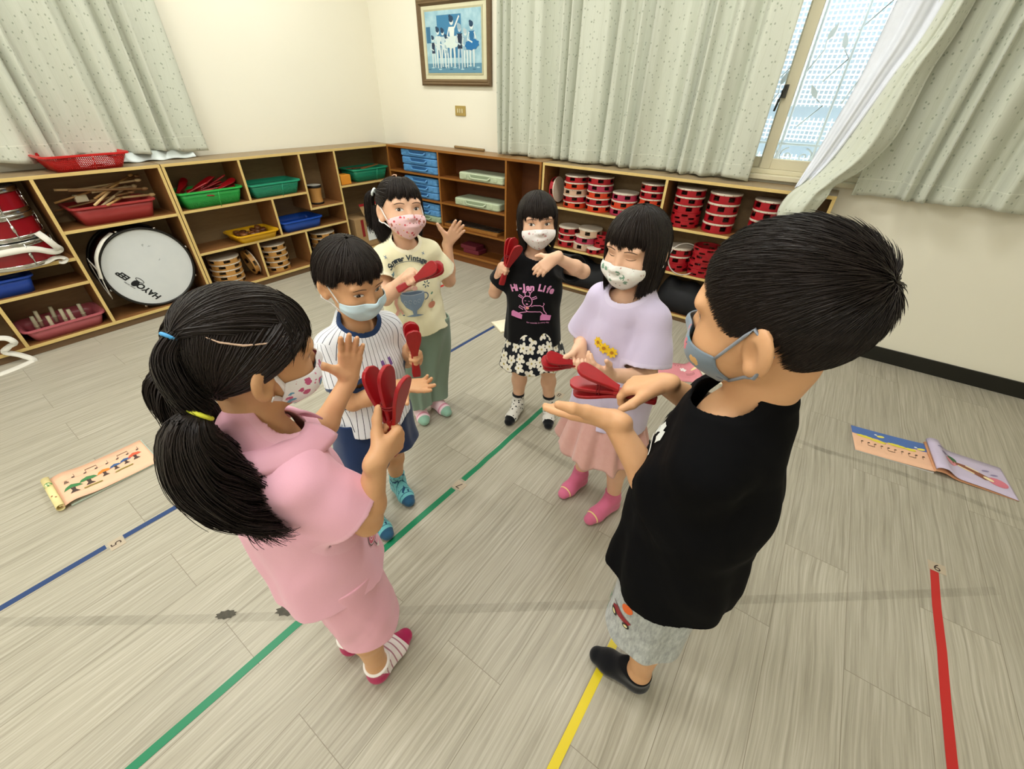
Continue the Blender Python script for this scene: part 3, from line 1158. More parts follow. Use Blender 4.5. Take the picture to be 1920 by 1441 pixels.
hd = MB().disc(0.2395, 0.106, 72, MX).disc(0.2395, -0.106, 72, MX, flip=True).build('drumhead', M_SKIN, bd)
for k in range(8):
    a = 2 * math.pi * (k + 0.4) / 8
    b = MB()
    c_, s_ = math.cos(a), math.sin(a)
    b.tube([MX @ Vector((0.256 * c_, 0.256 * s_, 0.11)), MX @ Vector((0.2575 * c_, 0.2575 * s_, 0.09)), MX @ Vector((0.250 * c_, 0.250 * s_, 0.02))], [0.008, 0.007, 0.004], 8)
    b.build('tension_claw', M_CHROME, bd)
pr = Print()
K_ = '#101418'
pr.text('HAYOS', 0.050, K_, -0.058, 0.0, 0.0, 0.25, 0.002)
pr.text('EEP', 0.044, K_, 0.088, 0.004, 0.0, 0.25, 0.002)
pr.add(ribbon([(0.012 + 0.026 * math.cos(a), -0.026 + 0.011 * math.sin(a) + 0.1 * (a - 3) * 0.01) for a in np.linspace(0.4, 6.0, 18)], 0.004), K_)
pr.add(blob(0.018, 0.004, 0.017, 0.024, 16, -0.3), K_)
pr.text('drum series', 0.014, K_, 0.03, 0.033, 0.0, 0.2)
# the drum is parked upside down: the logo is turned
RZ_ = Matrix.Rotation(math.radians(180 - 58), 4, 'Z')
pr.place('logo', MX @ Matrix.Translation((-0.100, -0.085, 0.106)) @ RZ_, parent=hd, off=0.0006)


def strap(name, pts, wd, nrm, label=None, parent=None, n=40, th=0.0016, col='#dcd8cc'):
    P = [Vector(p) for p in pts]
    out = []
    k = len(P)
    for i in range(n):
        s = (k - 1) * i / (n - 1)
        j = min(int(s), k - 2)
        f = s - j
        a, b_, c_, d = P[max(j - 1, 0)], P[j], P[j + 1], P[min(j + 2, k - 1)]
        out.append(0.5 * ((2 * b_) + (c_ - a) * f + (2 * a - 5 * b_ + 4 * c_ - d) * f * f + (-a + 3 * b_ - 3 * c_ + d) * f ** 3))
    b = MB()
    v = []
    for i, p in enumerate(out):
        tan = (out[min(i + 1, n - 1)] - out[max(i - 1, 0)]).normalized()
        nn = Vector(nrm(i / (n - 1)) if callable(nrm) else nrm)
        sd = tan.cross(nn).normalized() * wd / 2
        v += [p - sd, p + sd]
    b.add(v, [(2 * i, 2 * i + 1, 2 * i + 3, 2 * i + 2) for i in range(n - 1)], 0, True)
    o = b.build(name, plain(col, 0.75), parent, solid=th)
    if label:
        props(o, label, 'strap')
    return o


o = strap('strap', [(0.02, -0.235, 0.30), (0.06, -0.262, 0.36), (0.11, -0.255, 0.30), (0.13, -0.262, 0.20), (0.10, -0.258, 0.13), (0.06, -0.262, 0.2), (0.03, -0.26, 0.33)], 0.026, (0, -1, 0.1), None, bd)
strap('strap', [(0.10, -0.10, 0.495), (0.13, -0.17, 0.46), (0.14, -0.235, 0.38), (0.135, -0.262, 0.26)], 0.024, (0.5, -0.8, 0.4), None, bd)

# --- three red drums with chrome hoops
M_DRUMRED = plain('#8c0f1c', 0.18, spec=0.6)
lab = ['topmost red side drum with chrome hoops in the stack left of the bass drum', 'middle red side drum with round vent hole in the stack', 'lowest red side drum in the stack, with a white strap tied on']
for i, z in enumerate((0.735, 0.612, 0.476)):
    h = 0.125 if i != 2 else 0.132
    e = empty('side_drum', (0.135, -2.825, z), lab[i], 'drum', 'stacked red side drums')
    r = 0.165 + 0.006 * i
    MB().lathe([(r, 0.004), (r, h - 0.004)], 56).build('shell', M_DRUMRED, e)
    for z0 in (0.0, h - 0.024):
        MB().lathe([(r - 0.002, z0), (r + 0.006, z0), (r + 0.008, z0 + 0.006), (r + 0.004, z0 + 0.012), (r + 0.008, z0 + 0.018), (r + 0.006, z0 + 0.023), (r - 0.002, z0 + 0.023)], 56, close=True).build('hoop', M_CHROME, e)
    MB().disc(r, h - 0.006, 56).disc(r, 0.004, 56, flip=True).build('drumhead', M_SKIN, e)
    for k in range(6):
        a = 2 * math.pi * (k + 0.25) / 6
        b = MB().tube([((r + 0.007) * math.cos(a), (r + 0.007) * math.sin(a), 0.01), ((r + 0.007) * math.cos(a), (r + 0.007) * math.sin(a), h - 0.01)], 0.0032, 6)
        b.tube([((r + 0.004) * math.cos(a), (r + 0.004) * math.sin(a), h * 0.35), ((r + 0.004) * math.cos(a), (r + 0.004) * math.sin(a), h * 0.62)], 0.0075, 8)
        b.build('tension_rod', M_CHROME, e)
    if i == 1:
        MB().lathe([(0.004, 0), (0.009, 0.001), (0.0105, 0.003), (0.009, 0.0)], 16, frame((r * math.cos(-0.25), r * math.sin(-0.25), h * .45), (-math.sin(-0.25), math.cos(-0.25), 0), (0, 0, 1))).build('vent', M_CHROME, e)
strap('strap', [(0.27, -2.70, 0.635), (0.31, -2.685, 0.605), (0.315, -2.668, 0.565), (0.30, -2.655, 0.54), (0.305, -2.69, 0.535), (0.315, -2.76, 0.568), (0.33, -2.86, 0.575), (0.31, -2.97, 0.565)], 0.032, (0.9, 0, 0.45), 'white webbing strap looped over the middle red side drum', n=60)
strap('strap', [(0.30, -2.83, 0.50), (0.30, -2.78, 0.489), (0.295, -2.735, 0.487), (0.30, -2.70, 0.500), (0.295, -2.672, 0.497), (0.298, -2.655, 0.484), (0.298, -2.672, 0.470), (0.295, -2.688, 0.476)], 0.024, (0.6, 0.1, 0.8), 'knotted white strap hanging at the edge under the red side drums', n=60)
strap('strap', [(0.26, -3.12, 0.16), (0.30, -3.06, 0.15), (0.315, -3.045, 0.12), (0.29, -3.07, 0.10), (0.28, -3.10, 0.075), (0.30, -3.06, 0.045), (0.335, -3.025, 0.006), (0.36, -3.06, 0.004), (0.385, -3.13, 0.004), (0.40, -3.22, 0.004)], 0.03, (0.7, 0.0, 0.75), 'white strap trailing from the lowest bay onto the floor', n=60)

# --- bongo
bo = empty('bongo_drum', (0.150, -0.955, 0.495), 'small wooden goblet drum with black rims alone in a tall bay', 'drum')
MB().lathe([(0.052, 0.004), (0.050, 0.02), (0.046, 0.055), (0.050, 0.09), (0.057, 0.125), (0.058, 0.142)], 32).build('body', m_wood('#a87438', '#cf9c58', 'bongo_wood', 0.35, 2), bo)
MB().lathe([(0.050, 0.0), (0.055, 0.0), (0.056, 0.012), (0.050, 0.014)], 32, close=True).build('foot_ring', M_BLK, bo)
MB().lathe([(0.056, 0.126), (0.0605, 0.126), (0.0605, 0.142), (0.056, 0.145)], 32, close=True).build('rim', M_BLK, bo)
MB().disc(0.058, 0.1445, 32).build('drumhead', plain('#d9d6ca', 0.5), bo)


# --- tambourines
def tamb_meshes(r, h, slots, frame_m, jm, two=False, double=False):
    b = MB()
    n = 72
    th = 0.007
    zs = [0, h * 0.24, h * 0.76, h] if not double else [0, h * 0.16, h * 0.42, h * 0.56, h * 0.84, h]
    openb = (1,) if not double else (1, 3)

    def in_slot(k, j):
        if j not in openb:
            return False
        sh = 0 if j == 1 else 0.5
        x = (k / n * slots + sh) % 1
        return 0.28 < x < 0.70
    for j in range(len(zs) - 1):
        for k in range(n):
            if in_slot(k, j):
                continue
            a0, a1 = 2 * math.pi * k / n, 2 * math.pi * (k + 1) / n
            for rr, fl in ((r, 0), (r - th, 1)):
                q = [(rr * math.cos(a0), rr * math.sin(a0), zs[j]), (rr * math.cos(a1), rr * math.sin(a1), zs[j]), (rr * math.cos(a1), rr * math.sin(a1), zs[j + 1]), (rr * math.cos(a0), rr * math.sin(a0), zs[j + 1])]
                b.add(q[::-1] if fl else q, [(0, 1, 2, 3)], 0, False)
    for z in (0, h):
        v = []
        for k in range(n):
            a = 2 * math.pi * k / n
            v += [(r * math.cos(a), r * math.sin(a), z), ((r - th) * math.cos(a), (r - th) * math.sin(a), z)]
        b.add(v, [(2 * k, 2 * ((k + 1) % n), 2 * ((k + 1) % n) + 1, 2 * k + 1) for k in range(n)])
    return b


TM = {}


def tambourine(loc, r, h, col, head, label, group, rot=None, slots=6, double=False, parts=True, cuff='#cfc3b0', jingles=5):
    key = (round(r, 3), round(h, 3), col, head, double, slots)
    e = bpy.data.objects.new('tambourine', None)
    COL.objects.link(e)
    e.location = loc
    if rot is not None:
        e.rotation_euler = rot
    props(e, label, 'tambourine', group)
    if key not in TM:
        fr_ = tamb_meshes(r, h, slots, None, None, double=double).build('frame', plain(col, 0.35, var=0.1), e)
        hh = None
        if head:
            hb = MB().disc(r + 0.0005, h + 0.0012, 48)
            hb.lathe([(r + 0.0012, h - h * 0.17), (r + 0.0018, h - 0.002), (r + 0.0005, h + 0.0012)], 48)
            for k in range(12):
                a = 2 * math.pi * k / 12
                hb.lathe([(0.0022, 0), (0.0014, 0.0012), (0, 0.0016)], 6, frame(((r + 0.0015) * math.cos(a), (r + 0.0015) * math.sin(a), h * 0.88), (-math.sin(a), math.cos(a), 0), (0, 0, 1)), mi=1)
            hh = hb.build('drumhead', [plain(cuff, 0.5), plain('#5a4632', 0.4)], e)
        jm = []
        for lv in ((0.5,) if not double else (0.29, 0.70)):
            for k in range(slots):
                a = 2 * math.pi * ((k + 0.48) / slots + (0.5 / slots if lv > 0.6 else 0))
                M = Matrix.Translation(((r - 0.004) * math.cos(a), (r - 0.004) * math.sin(a), h * lv))
                jb = MB()
                for s in (-1, 1):
                    jb.lathe([(0.0, 0.0036 * s), (0.004, 0.0034 * s), (0.008, 0.0012 * s), (0.0135, 0.0008 * s)], 12, M)
                jm.append(jb.build('jingle', M_CHROME, e))
        TM[key] = (fr_.data, hh.data if hh else None, [j.data for j in jm])
    else:
        f_, h_, js = TM[key]
        for nm, d in [('frame', f_), ('drumhead', h_)] + [('jingle', j) for j in js]:
            if d is not None:
                o = bpy.data.objects.new(nm, d)
                COL.objects.link(o)
                o.parent = e
    return e


ORD = {0: 'topmost', 1: 'second from top', 2: 'third from top', 3: 'fourth from top', 4: 'fifth from top', 5: 'lowest'}


def tstack(x, y, z, r, h, kinds, where, noun, group, lean=(0.0, 0.0), jit=0.004):
    """kinds bottom to top: (colour, head, double, word)"""
    n = len(kinds)
    for i, (c, hd_, db, wd) in enumerate(kinds):
        o_ = n - 1 - i
        pos = ORD[o_] if o_ < n - 1 or n == 1 else 'lowest'
        tambourine((x + lean[0] * i + RNG.uniform(-jit, jit), y + lean[1] * i + RNG.uniform(-jit, jit), z), r, h, c, hd_, '%s %s, %s of %s' % (wd, noun, pos, where), group, (0, 0, RNG.uniform(0, 6)), double=db, slots=5 if r < 0.08 else 6)
        z += h + (0.0022 if hd_ else 0.0008)
    return z


RD, OR, PK, CR = '#a01420', '#c83a1c', '#a8304c', '#c9a68c'
G1 = 'tambourines on the shelf under the window'
R_ = (RD, '#d8ccb8', False, 'red')
O_ = (OR, '#e2cfb0', False, 'orange red')
P_ = (PK, '#e0cdb4', False, 'pinkish red')
C_ = (CR, '#d8c4a8', False, 'cream')
RN = (RD, None, True, 'headless red')
WH = (RD, '#e4e0d8', False, 'white-headed red')
tstack(2.185, -0.135, 0.624, 0.088, 0.040, [O_, R_, C_, O_, R_], 'the first stack from the corner, upper bay', 'tambourine', G1)
tstack(2.375, -0.135, 0.624, 0.088, 0.042, [O_, R_, O_, P_, R_], 'the second stack from the corner, upper bay', 'tambourine', G1)
tstack(2.560, -0.130, 0.624, 0.088, 0.045, [P_, O_, P_], 'the short stack in the middle, upper bay', 'tambourine', G1, (0.004, 0.0))
tstack(2.750, -0.135, 0.624, 0.080, 0.042, [R_, O_, O_, R_, R_], 'the stack against the central divider, upper bay', 'tambourine', G1)
tambourine((2.005, -0.13, 0.715), 0.085, 0.035, RD, '#c9b49c', 'red tambourine standing on edge against the shelf end by the corner', G1, (0, math.radians(84), 0))
tstack(2.160, -0.135, 0.336, 0.080, 0.046, [R_, R_, R_], 'the lower stack behind the child in black shirt', 'tambourine', G1)
tstack(2.300, -0.135, 0.336, 0.088, 0.050, [C_, P_, C_], 'the leaning lower stack with cream frames', 'tambourine', G1, (0.018, 0))
tstack(2.440, -0.125, 0.336, 0.060, 0.042, [RN, RN, RN], 'the narrow lower stack behind the white-topped one', 'tambourine', G1)
tambourine((2.410, -0.190, 0.336), 0.052, 0.036, RD, '#e6e6e4', 'red tambourine with clean white head at the edge of the lower shelf', G1)
tstack(2.995, -0.135, 0.618, 0.088, 0.044, [RN, RN, WH, WH, WH], 'the first stack right of the central divider', 'tambourine', G1)
tstack(3.200, -0.135, 0.618, 0.090, 0.054, [WH, WH, WH, WH], 'the tall white-banded stack in the upper right bay', 'tambourine', G1)
tstack(3.445, -0.135, 0.618, 0.082, 0.052, [WH, WH, WH, WH], 'the stack beside the draped curtain', 'tambourine', G1)
tstack(3.000, -0.135, 0.336, 0.086, 0.048, [RN, R_, WH], 'the lower stack right of the central divider', 'tambourine', G1)
tstack(3.175, -0.140, 0.336, 0.088, 0.046, [RN, RN, RN, RN], 'the headless lower stack behind the tall boy', 'tambourine', G1, (0.004, 0), 0.01)
o = MB().tube([(0.10 * math.cos(a), 0.10 * math.sin(a), 0) for a in np.linspace(0, 2 * math.pi, 40)[:-1]], 0.004, 6, closed=True).build('hoop', plain('#b8b0a8', 0.4), None, (3.07, -0.205, 0.425))
o.rotation_euler = (math.radians(70), 0, math.radians(20))
props(o, 'thin pale ring leaning on the lower tambourine stack right of the divider', 'ring')

# natural wooden frame drums
GW = 'natural wood frame drums on the long shelves'
NW = '#b98646'
nw = (NW, '#d2c4a4', False, 'tan wooden')
tstack(0.150, -1.825, 0.061, 0.105, 0.038, [nw] * 5, 'the left stack under the yellow tray', 'frame drum', GW, (0.0, 0.0))
tambourine((0.135, -1.655, 0.158), 0.095, 0.040, NW, '#c8b890', 'tan wooden frame drum standing on edge between the two stacks', GW, (math.radians(-78), math.radians(20), 0))
tstack(0.150, -1.44, 0.061, 0.098, 0.040, [nw] * 5, 'the right stack under the blue tray', 'frame drum', GW, (0.0, 0.0))
tstack(0.150, -0.98, 0.061, 0.105, 0.040, [nw] * 5, 'the stack nearest the cardboard box', 'frame drum', GW)


# --- carrying cases
def case(loc, L, W, H, col, label, group, dark):
    e = empty('instrument_case', loc, label, 'case', group)
    b = MB()
    prof = [rrect(L - 0.012, W - 0.012, 0.022, 0), rrect(L, W, 0.026, 0.007), rrect(L, W, 0.026, H * 0.48), rrect(L - 0.004, W - 0.004, 0.026, H * 0.5), rrect(L, W, 0.026, H * 0.52), rrect(L, W, 0.026, H - 0.007), rrect(L - 0.014, W - 0.014, 0.022, H)]
    n = len(prof[0])
    v = [p for q in prof for p in q]
    f = [(i * n + k, i * n + (k + 1) % n, (i + 1) * n + (k + 1) % n, (i + 1) * n + k) for i in range(len(prof) - 1) for k in range(n)]
    f += [tuple(range(n - 1, -1, -1)), tuple((len(prof) - 1) * n + k for k in range(n))]
    b.add(v, f, 0, False)
    b.build('shell', plain(col, 0.4, var=0.05), e)
    y = -W / 2
    MB().box((-L * 0.24, y - 0.0015, H * 0.30), (L * 0.24, y + 0.02, H * 0.86)).build('handle_recess', plain(dark, 0.5), e, bevel=0.001)
    MB().tube([(-L * 0.23, y + 0.002, H * 0.75), (-L * 0.19, y - 0.012, H * 0.42), (-L * 0.1, y - 0.016, H * 0.40), (L * 0.1, y - 0.016, H * 0.40), (L * 0.19, y - 0.012, H * 0.42), (L * 0.23, y + 0.002, H * 0.75)], 0.0065, 8).build('handle', plain(col, 0.35, var=0.04), e)
    for s in (-1, 1):
        MB().box((s * L * 0.34 - 0.018, y - 0.005, H * 0.3), (s * L * 0.34 + 0.018, y + 0.004, H * 0.75)).build('latch', plain(col, 0.3, var=0.04), e, bevel=0.0015)
    return e


GC = 'blue instrument cases in the corner unit'
BL, BLD = '#5a94c8', '#2f5f90'
w3 = ['topmost', 'middle', 'lowest']
for i, z in enumerate((0.824, 0.763, 0.702)):
    case((0.650 + 0.006 * i, -0.118, z), 0.44, 0.20, 0.056, BL, '%s of three blue cases on the top shelf of the dark corner unit' % w3[i], GC, BLD)
for i, z in enumerate((0.610, 0.552, 0.494)):
    case((0.650, -0.118, z), 0.42, 0.20, 0.055, BL, '%s of three blue cases on the second shelf of the dark corner unit' % w3[i], GC, BLD)
case((0.650, -0.118, 0.405), 0.42, 0.20, 0.052, BL, 'upper blue case on the third shelf of the dark corner unit', GC, BLD)
case((0.650, -0.118, 0.352), 0.42, 0.20, 0.052, BL, 'lower blue case on the third shelf, above a pale green one', GC, BLD)
GG = 'pale green instrument cases'
case((0.655, -0.118, 0.298), 0.43, 0.20, 0.052, '#9fb091', 'pale green case under the blue cases on the third shelf', GG, '#7d8f72')
case((1.352, -0.120, 0.702), 0.465, 0.205, 0.056, '#b9c4a6', 'pale green case alone on the top shelf, dark corner unit', GG, '#8f9c80')
case((1.300, -0.120, 0.497), 0.485, 0.205, 0.056, '#b4c0a2', 'pale green case alone on the second shelf, dark corner unit', GG, '#8f9c80')
# glockenspiel on a wooden tray
e = empty('glockenspiel', (1.20, -0.13, 0.293), 'glockenspiel with grey metal bars on the low shelf of the dark unit', 'glockenspiel')
MB().box((-0.32, -0.085, 0), (0.32, 0.08, 0.022)).build('tray', D_EDGE, e, bevel=0.002)
for k in range(20):
    x = -0.30 + 0.0316 * k
    L = 0.075 - 0.0012 * k
    MB().box((x - 0.012, -L, 0.024), (x + 0.012, L, 0.030)).build('bar', plain('#6e6e6a', 0.3, 0.9), e, bevel=0.001)
for i, (x, z) in enumerate(((1.16, 0.15), (1.19, 0.105))):
    o = MB().box((-0.09, -0.06, 0), (0.09, 0.06, 0.035)).build('case', plain('#6a2430', 0.5), None, (x, -0.12, z - 0.03 * 0), bevel=0.004)
    props(o, 'dark red flat box, %s of two on the bottom shelf of the corner unit' % ('upper' if i == 0 else 'lower'), 'box')
    o.location.z = 0.112 if i == 0 else 0.076
# black cloth bags on the bottom shelf under the tambourines
for i, (x, L, lb) in enumerate(((2.42, 0.80, 'black soft bag slumped on the bottom shelf left of the divider'), (3.28, 0.74, 'black soft bag slumped on the bottom shelf behind the tall boy'))):
    g = np.zeros((30, 16, 3))
    for a in range(30):
        for c_ in range(16):
            u, v_ = a / 29, c_ / 15
            th = v_ * math.pi
            hh = 0.20 + 0.02 * math.sin(9 * u + i) + 0.015 * math.sin(23 * u)
            edge = min(1, u * 8, (1 - u) * 8) ** 0.5
            g[a, c_] = ((u - 0.5) * L, -0.10 * math.cos(th) * edge - 0.11 + 0.006 * math.sin(15 * u + 5 * v_), 0.003 + hh * edge * math.sin(th) ** 0.6 + 0.004 * math.sin(31 * u + 9 * v_) * math.sin(th))
    o = MB().grid(g).build('bag', plain('#14151a', 0.7), None, (x, 0, 0.051), solid=0.003)
    props(o, lb, 'bag')
# stick on the dark unit
o = MB().tube([(-0.17, 0, 0), (0.17, 0, 0)], 0.011, 10).build('stick', plain('#8c7048', 0.5, scale=15), None, (1.10, -0.045, 0.912), bevel=0.001)
o.rotation_euler = (0, 0, -0.06)
props(o, 'short round wooden stick lying on top of the dark corner unit', 'stick')

# ------------------------------------------------------------------ picture and wall plate
pc = empty('framed_picture', (0.951, 0.0, 1.60), 'framed blue print of ballet dancers on the back wall', 'picture')
x0, x1, z0, z1 = -0.366, 0.366, -0.262, 0.275
M_PF = m_wood('#5a4630', '#7d6648', 'picture_frame', 0.35, 0)
prof = [(0.0, 0.0), (0.0, 0.020), (0.012, 0.030), (0.022, 0.026), (0.030, 0.030), (0.044, 0.012), (0.044, 0.0)]
b = MB()
rings = []
for (cx, cz, sx, sz) in ((x0, z0, 1, 1), (x1, z0, -1, 1), (x1, z1, -1, -1), (x0, z1, 1, -1)):
    rings.append([(cx + sx * i_, -d_, cz + sz * i_) for i_, d_ in prof])
n = len(prof)
v = [p for r_ in rings for p in r_]
b.add(v, [(i * n + k, ((i + 1) % 4) * n + k, ((i + 1) % 4) * n + k + 1, i * n + k + 1) for i in range(4) for k in range(n - 1)])
b.build('frame', M_PF, pc)
MB().box((x0 + 0.04, -0.012, z0 + 0.04), (x1 - 0.04, -0.002, z1 - 0.04)).build('mat', plain('#d8d4b4', 0.7), pc)
px0, px1, pz0, pz1 = -0.282, 0.278, -0.178, 0.198
MB().box((px0 - 0.012, -0.0155, pz0 - 0.012), (px1 + 0.012, -0.012, pz1 + 0.012)).build('liner', plain('#b9b594', 0.6), pc)
pt = MB().box((px0, -0.017, pz0), (px1, -0.0155, pz1))
t = NT('print_ground')
nn = t.noise(t.coord(), 16, 5, 0.6)
pt = pt.build('print', t.fin(t.ramp(nn, [(0.3, '#86b4c8'), (0.6, '#a8ccd8'), (0.8, '#c0dce2')]), 0.35), pc)
pr = Print()
W_, H_ = px1 - px0, pz1 - pz0


def U(x, y):
    return (x - 0.5) * W_, (y - 0.5) * H_


def rect(x0, y0, x1, y1):
    a, b_ = U(x0, y0), U(x1, y1)
    return [(a[0], a[1]), (b_[0], a[1]), (b_[0], b_[1]), (a[0], b_[1])], [(0, 1, 2, 3)]


pr.add(rect(0, 0, 1, 0.16), '#5f8fa8').add(rect(0.22, 0.25, 0.66, 0.93), '#3f7fa8').add(rect(0.01, 0.5, 0.09, 0.76), '#3c7296')
for k in range(14):
    x = 0.03 + 0.07 * k
    pr.add(blob(*U(x, 0.06 + 0.03 * (k % 3)), 0.018, 0.004), '#a9ccd6' if k % 2 else '#41708c')


def dancer(x, y, h, dress, skin='#d6e2e0', hair='#22405c', tutu=None, arm=0):
    cx, cy = U(x, y)
    s = h * H_
    for d in (-1, 1):
        pr.add(ribbon([(cx + d * 0.05 * s, cy + 0.5 * s), (cx + d * 0.07 * s, cy + 0.25 * s), (cx + d * 0.06 * s, cy)], [0.075 * s, 0.06 * s, 0.035 * s]), skin)
    pr.add(([(cx - 0.09 * s, cy + 0.46 * s), (cx + 0.09 * s, cy + 0.46 * s), (cx + 0.07 * s, cy + 0.62 * s), (cx + 0.10 * s, cy + 0.80 * s), (cx - 0.10 * s, cy + 0.80 * s), (cx - 0.07 * s, cy + 0.62 * s)], [(0, 1, 2, 3, 4, 5)]), dress)
    if tutu:
        pr.add(blob(cx, cy + 0.50 * s, 0.26 * s, 0.12 * s, 18, 0.1, 0.08), tutu)
    pr.add(ribbon([(cx - 0.09 * s, cy + 0.78 * s), (cx - 0.16 * s, cy + 0.62 * s), (cx + 0.02 * s, cy + 0.55 * s)], 0.04 * s), skin)
    pr.add(ribbon([(cx + 0.09 * s, cy + 0.78 * s), (cx + (0.26 if arm else 0.16) * s, cy + (1.0 if arm else 0.62) * s)], 0.04 * s), skin)
    pr.add(blob(cx, cy + 0.91 * s, 0.065 * s, 0.08 * s), skin)
    pr.add(blob(cx - 0.01 * s, cy + 0.95 * s, 0.075 * s, 0.065 * s), hair)
    pr.add(blob(cx - 0.05 * s, cy + 1.0 * s, 0.04 * s, 0.035 * s), hair)


for a in ((0.13, 0.09, 0.52, '#23304a'), (0.23, 0.08, 0.66, '#cfdede'), (0.32, 0.10, 0.62, '#c2d6da'), (0.38, 0.08, 0.54, '#9cb8c4')):
    dancer(*a)
dancer(0.49, 0.10, 0.80, '#dfe8e2', tutu='#d4e2dc', arm=1)
dancer(0.63, 0.07, 0.70, '#1e2c44', skin='#b8ccd4', hair='#9cb4c0')
dancer(0.73, 0.09, 0.60, '#8fb0c2', hair='#b4c4c8')
dancer(0.84, 0.10, 0.70, '#2a6c9c', tutu='#1f6ea8')
pr.place('dancers', Matrix(((1, 0, 0, (px0 + px1) / 2), (0, 0, -1, -0.017), (0, 1, 0, (pz0 + pz1) / 2), (0, 0, 0, 1))), parent=pt, off=0.0003, step=0.00003)

sw = empty('wall_switch', (0.984, 0, 1.137), 'brass coloured switch plate below the framed picture', 'switch')
MB().box((-0.056, -0.008, 0), (0.056, 0, 0.070)).build('plate', plain('#b89f5c', 0.4, 0.3), sw, bevel=0.003)
for k in (-1, 0, 1):
    MB().box((k * 0.024 - 0.006, -0.013, 0.02), (k * 0.024 + 0.006, -0.008, 0.050)).build('rocker', plain('#d2c8a0', 0.4), sw, bevel=0.002)
# ------------------------------------------------------------------ soft bodies: distance fields turned into one continuous surface
def A3(p):
    return np.asarray(p, float)


def unit(v):
    v = A3(v)
    return v / (np.linalg.norm(v) + 1e-12)


def smin(a, b, k):
    if k <= 0:
        return np.minimum(a, b)
    h = np.clip(0.5 + 0.5 * (b - a) / k, 0, 1)
    return b + (a - b) * h - k * h * (1 - h)


def smax(a, b, k):
    return -smin(-a, -b, k)


class Field:
    def __init__(s, lo, hi, h):
        s.lo = A3(lo)
        s.h = h
        s.n = np.ceil((A3(hi) - s.lo) / h).astype(int) + 1
        s.d = np.full(s.n, 0.3, np.float32)

    def sub(s, lo, hi):
        i0 = np.clip(np.floor((A3(lo) - s.lo) / s.h).astype(int), 0, s.n)
        i1 = np.clip(np.ceil((A3(hi) - s.lo) / s.h).astype(int) + 1, 0, s.n)
        sl = tuple(slice(a, b) for a, b in zip(i0, i1))
        ax = [(s.lo[k] + s.h * np.arange(i0[k], i1[k])).astype(np.float32) for k in range(3)]
        return sl, ax[0][:, None, None], ax[1][None, :, None], ax[2][None, None, :]

    def all(s):
        return s.sub(s.lo, s.lo + (s.n - 1) * s.h)

    def cone(s, a, b, ra, rb, k=0.0, ax=None, fl=1.0):
        """tapered limb; ax, fl: flattened along ax by fl"""
        a, b = A3(a), A3(b)
        r = max(ra, rb) + k + 4 * s.h
        sl, X, Y, Z = s.sub(np.minimum(a, b) - r, np.maximum(a, b) + r)
        if min(s.d[sl].shape) == 0:
            return s
        s.d[sl] = smin(s.d[sl], s.cone_d(a, b, ra, rb, X, Y, Z, ax, fl), k)
        return s

    @staticmethod
    def cone_d(a, b, ra, rb, X, Y, Z, ax=None, fl=1.0):
        a, b = A3(a), A3(b)
        px, py, pz = X - a[0], Y - a[1], Z - a[2]
        d = b - a
        if ax is not None and fl != 1.0:
            ax = unit(ax)
            q = (1 / fl - 1)
            pa = px * ax[0] + py * ax[1] + pz * ax[2]
            px, py, pz = px + q * pa * ax[0], py + q * pa * ax[1], pz + q * pa * ax[2]
            d = d + ax * (d @ ax) * q
        L = d @ d + 1e-12
        t = np.clip((px * d[0] + py * d[1] + pz * d[2]) / L, 0, 1)
        dd = np.sqrt((px - t * d[0]) ** 2 + (py - t * d[1]) ** 2 + (pz - t * d[2]) ** 2) - (ra + (rb - ra) * t)
        return dd * (fl + 1) * 0.5 if fl < 1 else dd

    def chain(s, pts, rad, k=0.0, ax=None, fl=1.0):
        for i in range(len(pts) - 1):
            s.cone(pts[i], pts[i + 1], rad[i], rad[i + 1], k, ax, fl)
        return s

    def mesh(s, smooth=0):
        h = s.h
        g = vdb.FloatGrid(float(3 * h))
        g.copyFromArray(np.clip(s.d, -3 * h, 3 * h), tolerance=0.0)
        p, q = g.convertToQuads(0.0)
        q = q.astype(np.int64)
        p = p.astype(np.float64)
        for lam in [0.5] * smooth:
            acc = np.zeros_like(p)
            cnt = np.zeros(len(p))
            for a, b in ((0, 1), (1, 2), (2, 3), (3, 0)):
                for c_ in range(3):
                    acc[:, c_] += np.bincount(q[:, a], p[q[:, b], c_], len(p)) + np.bincount(q[:, b], p[q[:, a], c_], len(p))
                cnt += np.bincount(q[:, a], minlength=len(p)) + np.bincount(q[:, b], minlength=len(p))
            p = p + lam * (acc / np.maximum(cnt, 1)[:, None] - p)
        return p * h + s.lo, q


# ------------------------------------------------------------------ head (local: x right, y forward, z up; a child's head, metres)
def ell(X, Y, Z, c, r):
    x, y, z = (X - c[0]) / r[0], (Y - c[1]) / r[1], (Z - c[2]) / r[2]
    k0 = np.sqrt(x * x + y * y + z * z) + 1e-9
    k1 = np.sqrt((x / r[0]) ** 2 + (y / r[1]) ** 2 + (z / r[2]) ** 2) + 1e-9
    return k0 * (k0 - 1) / k1


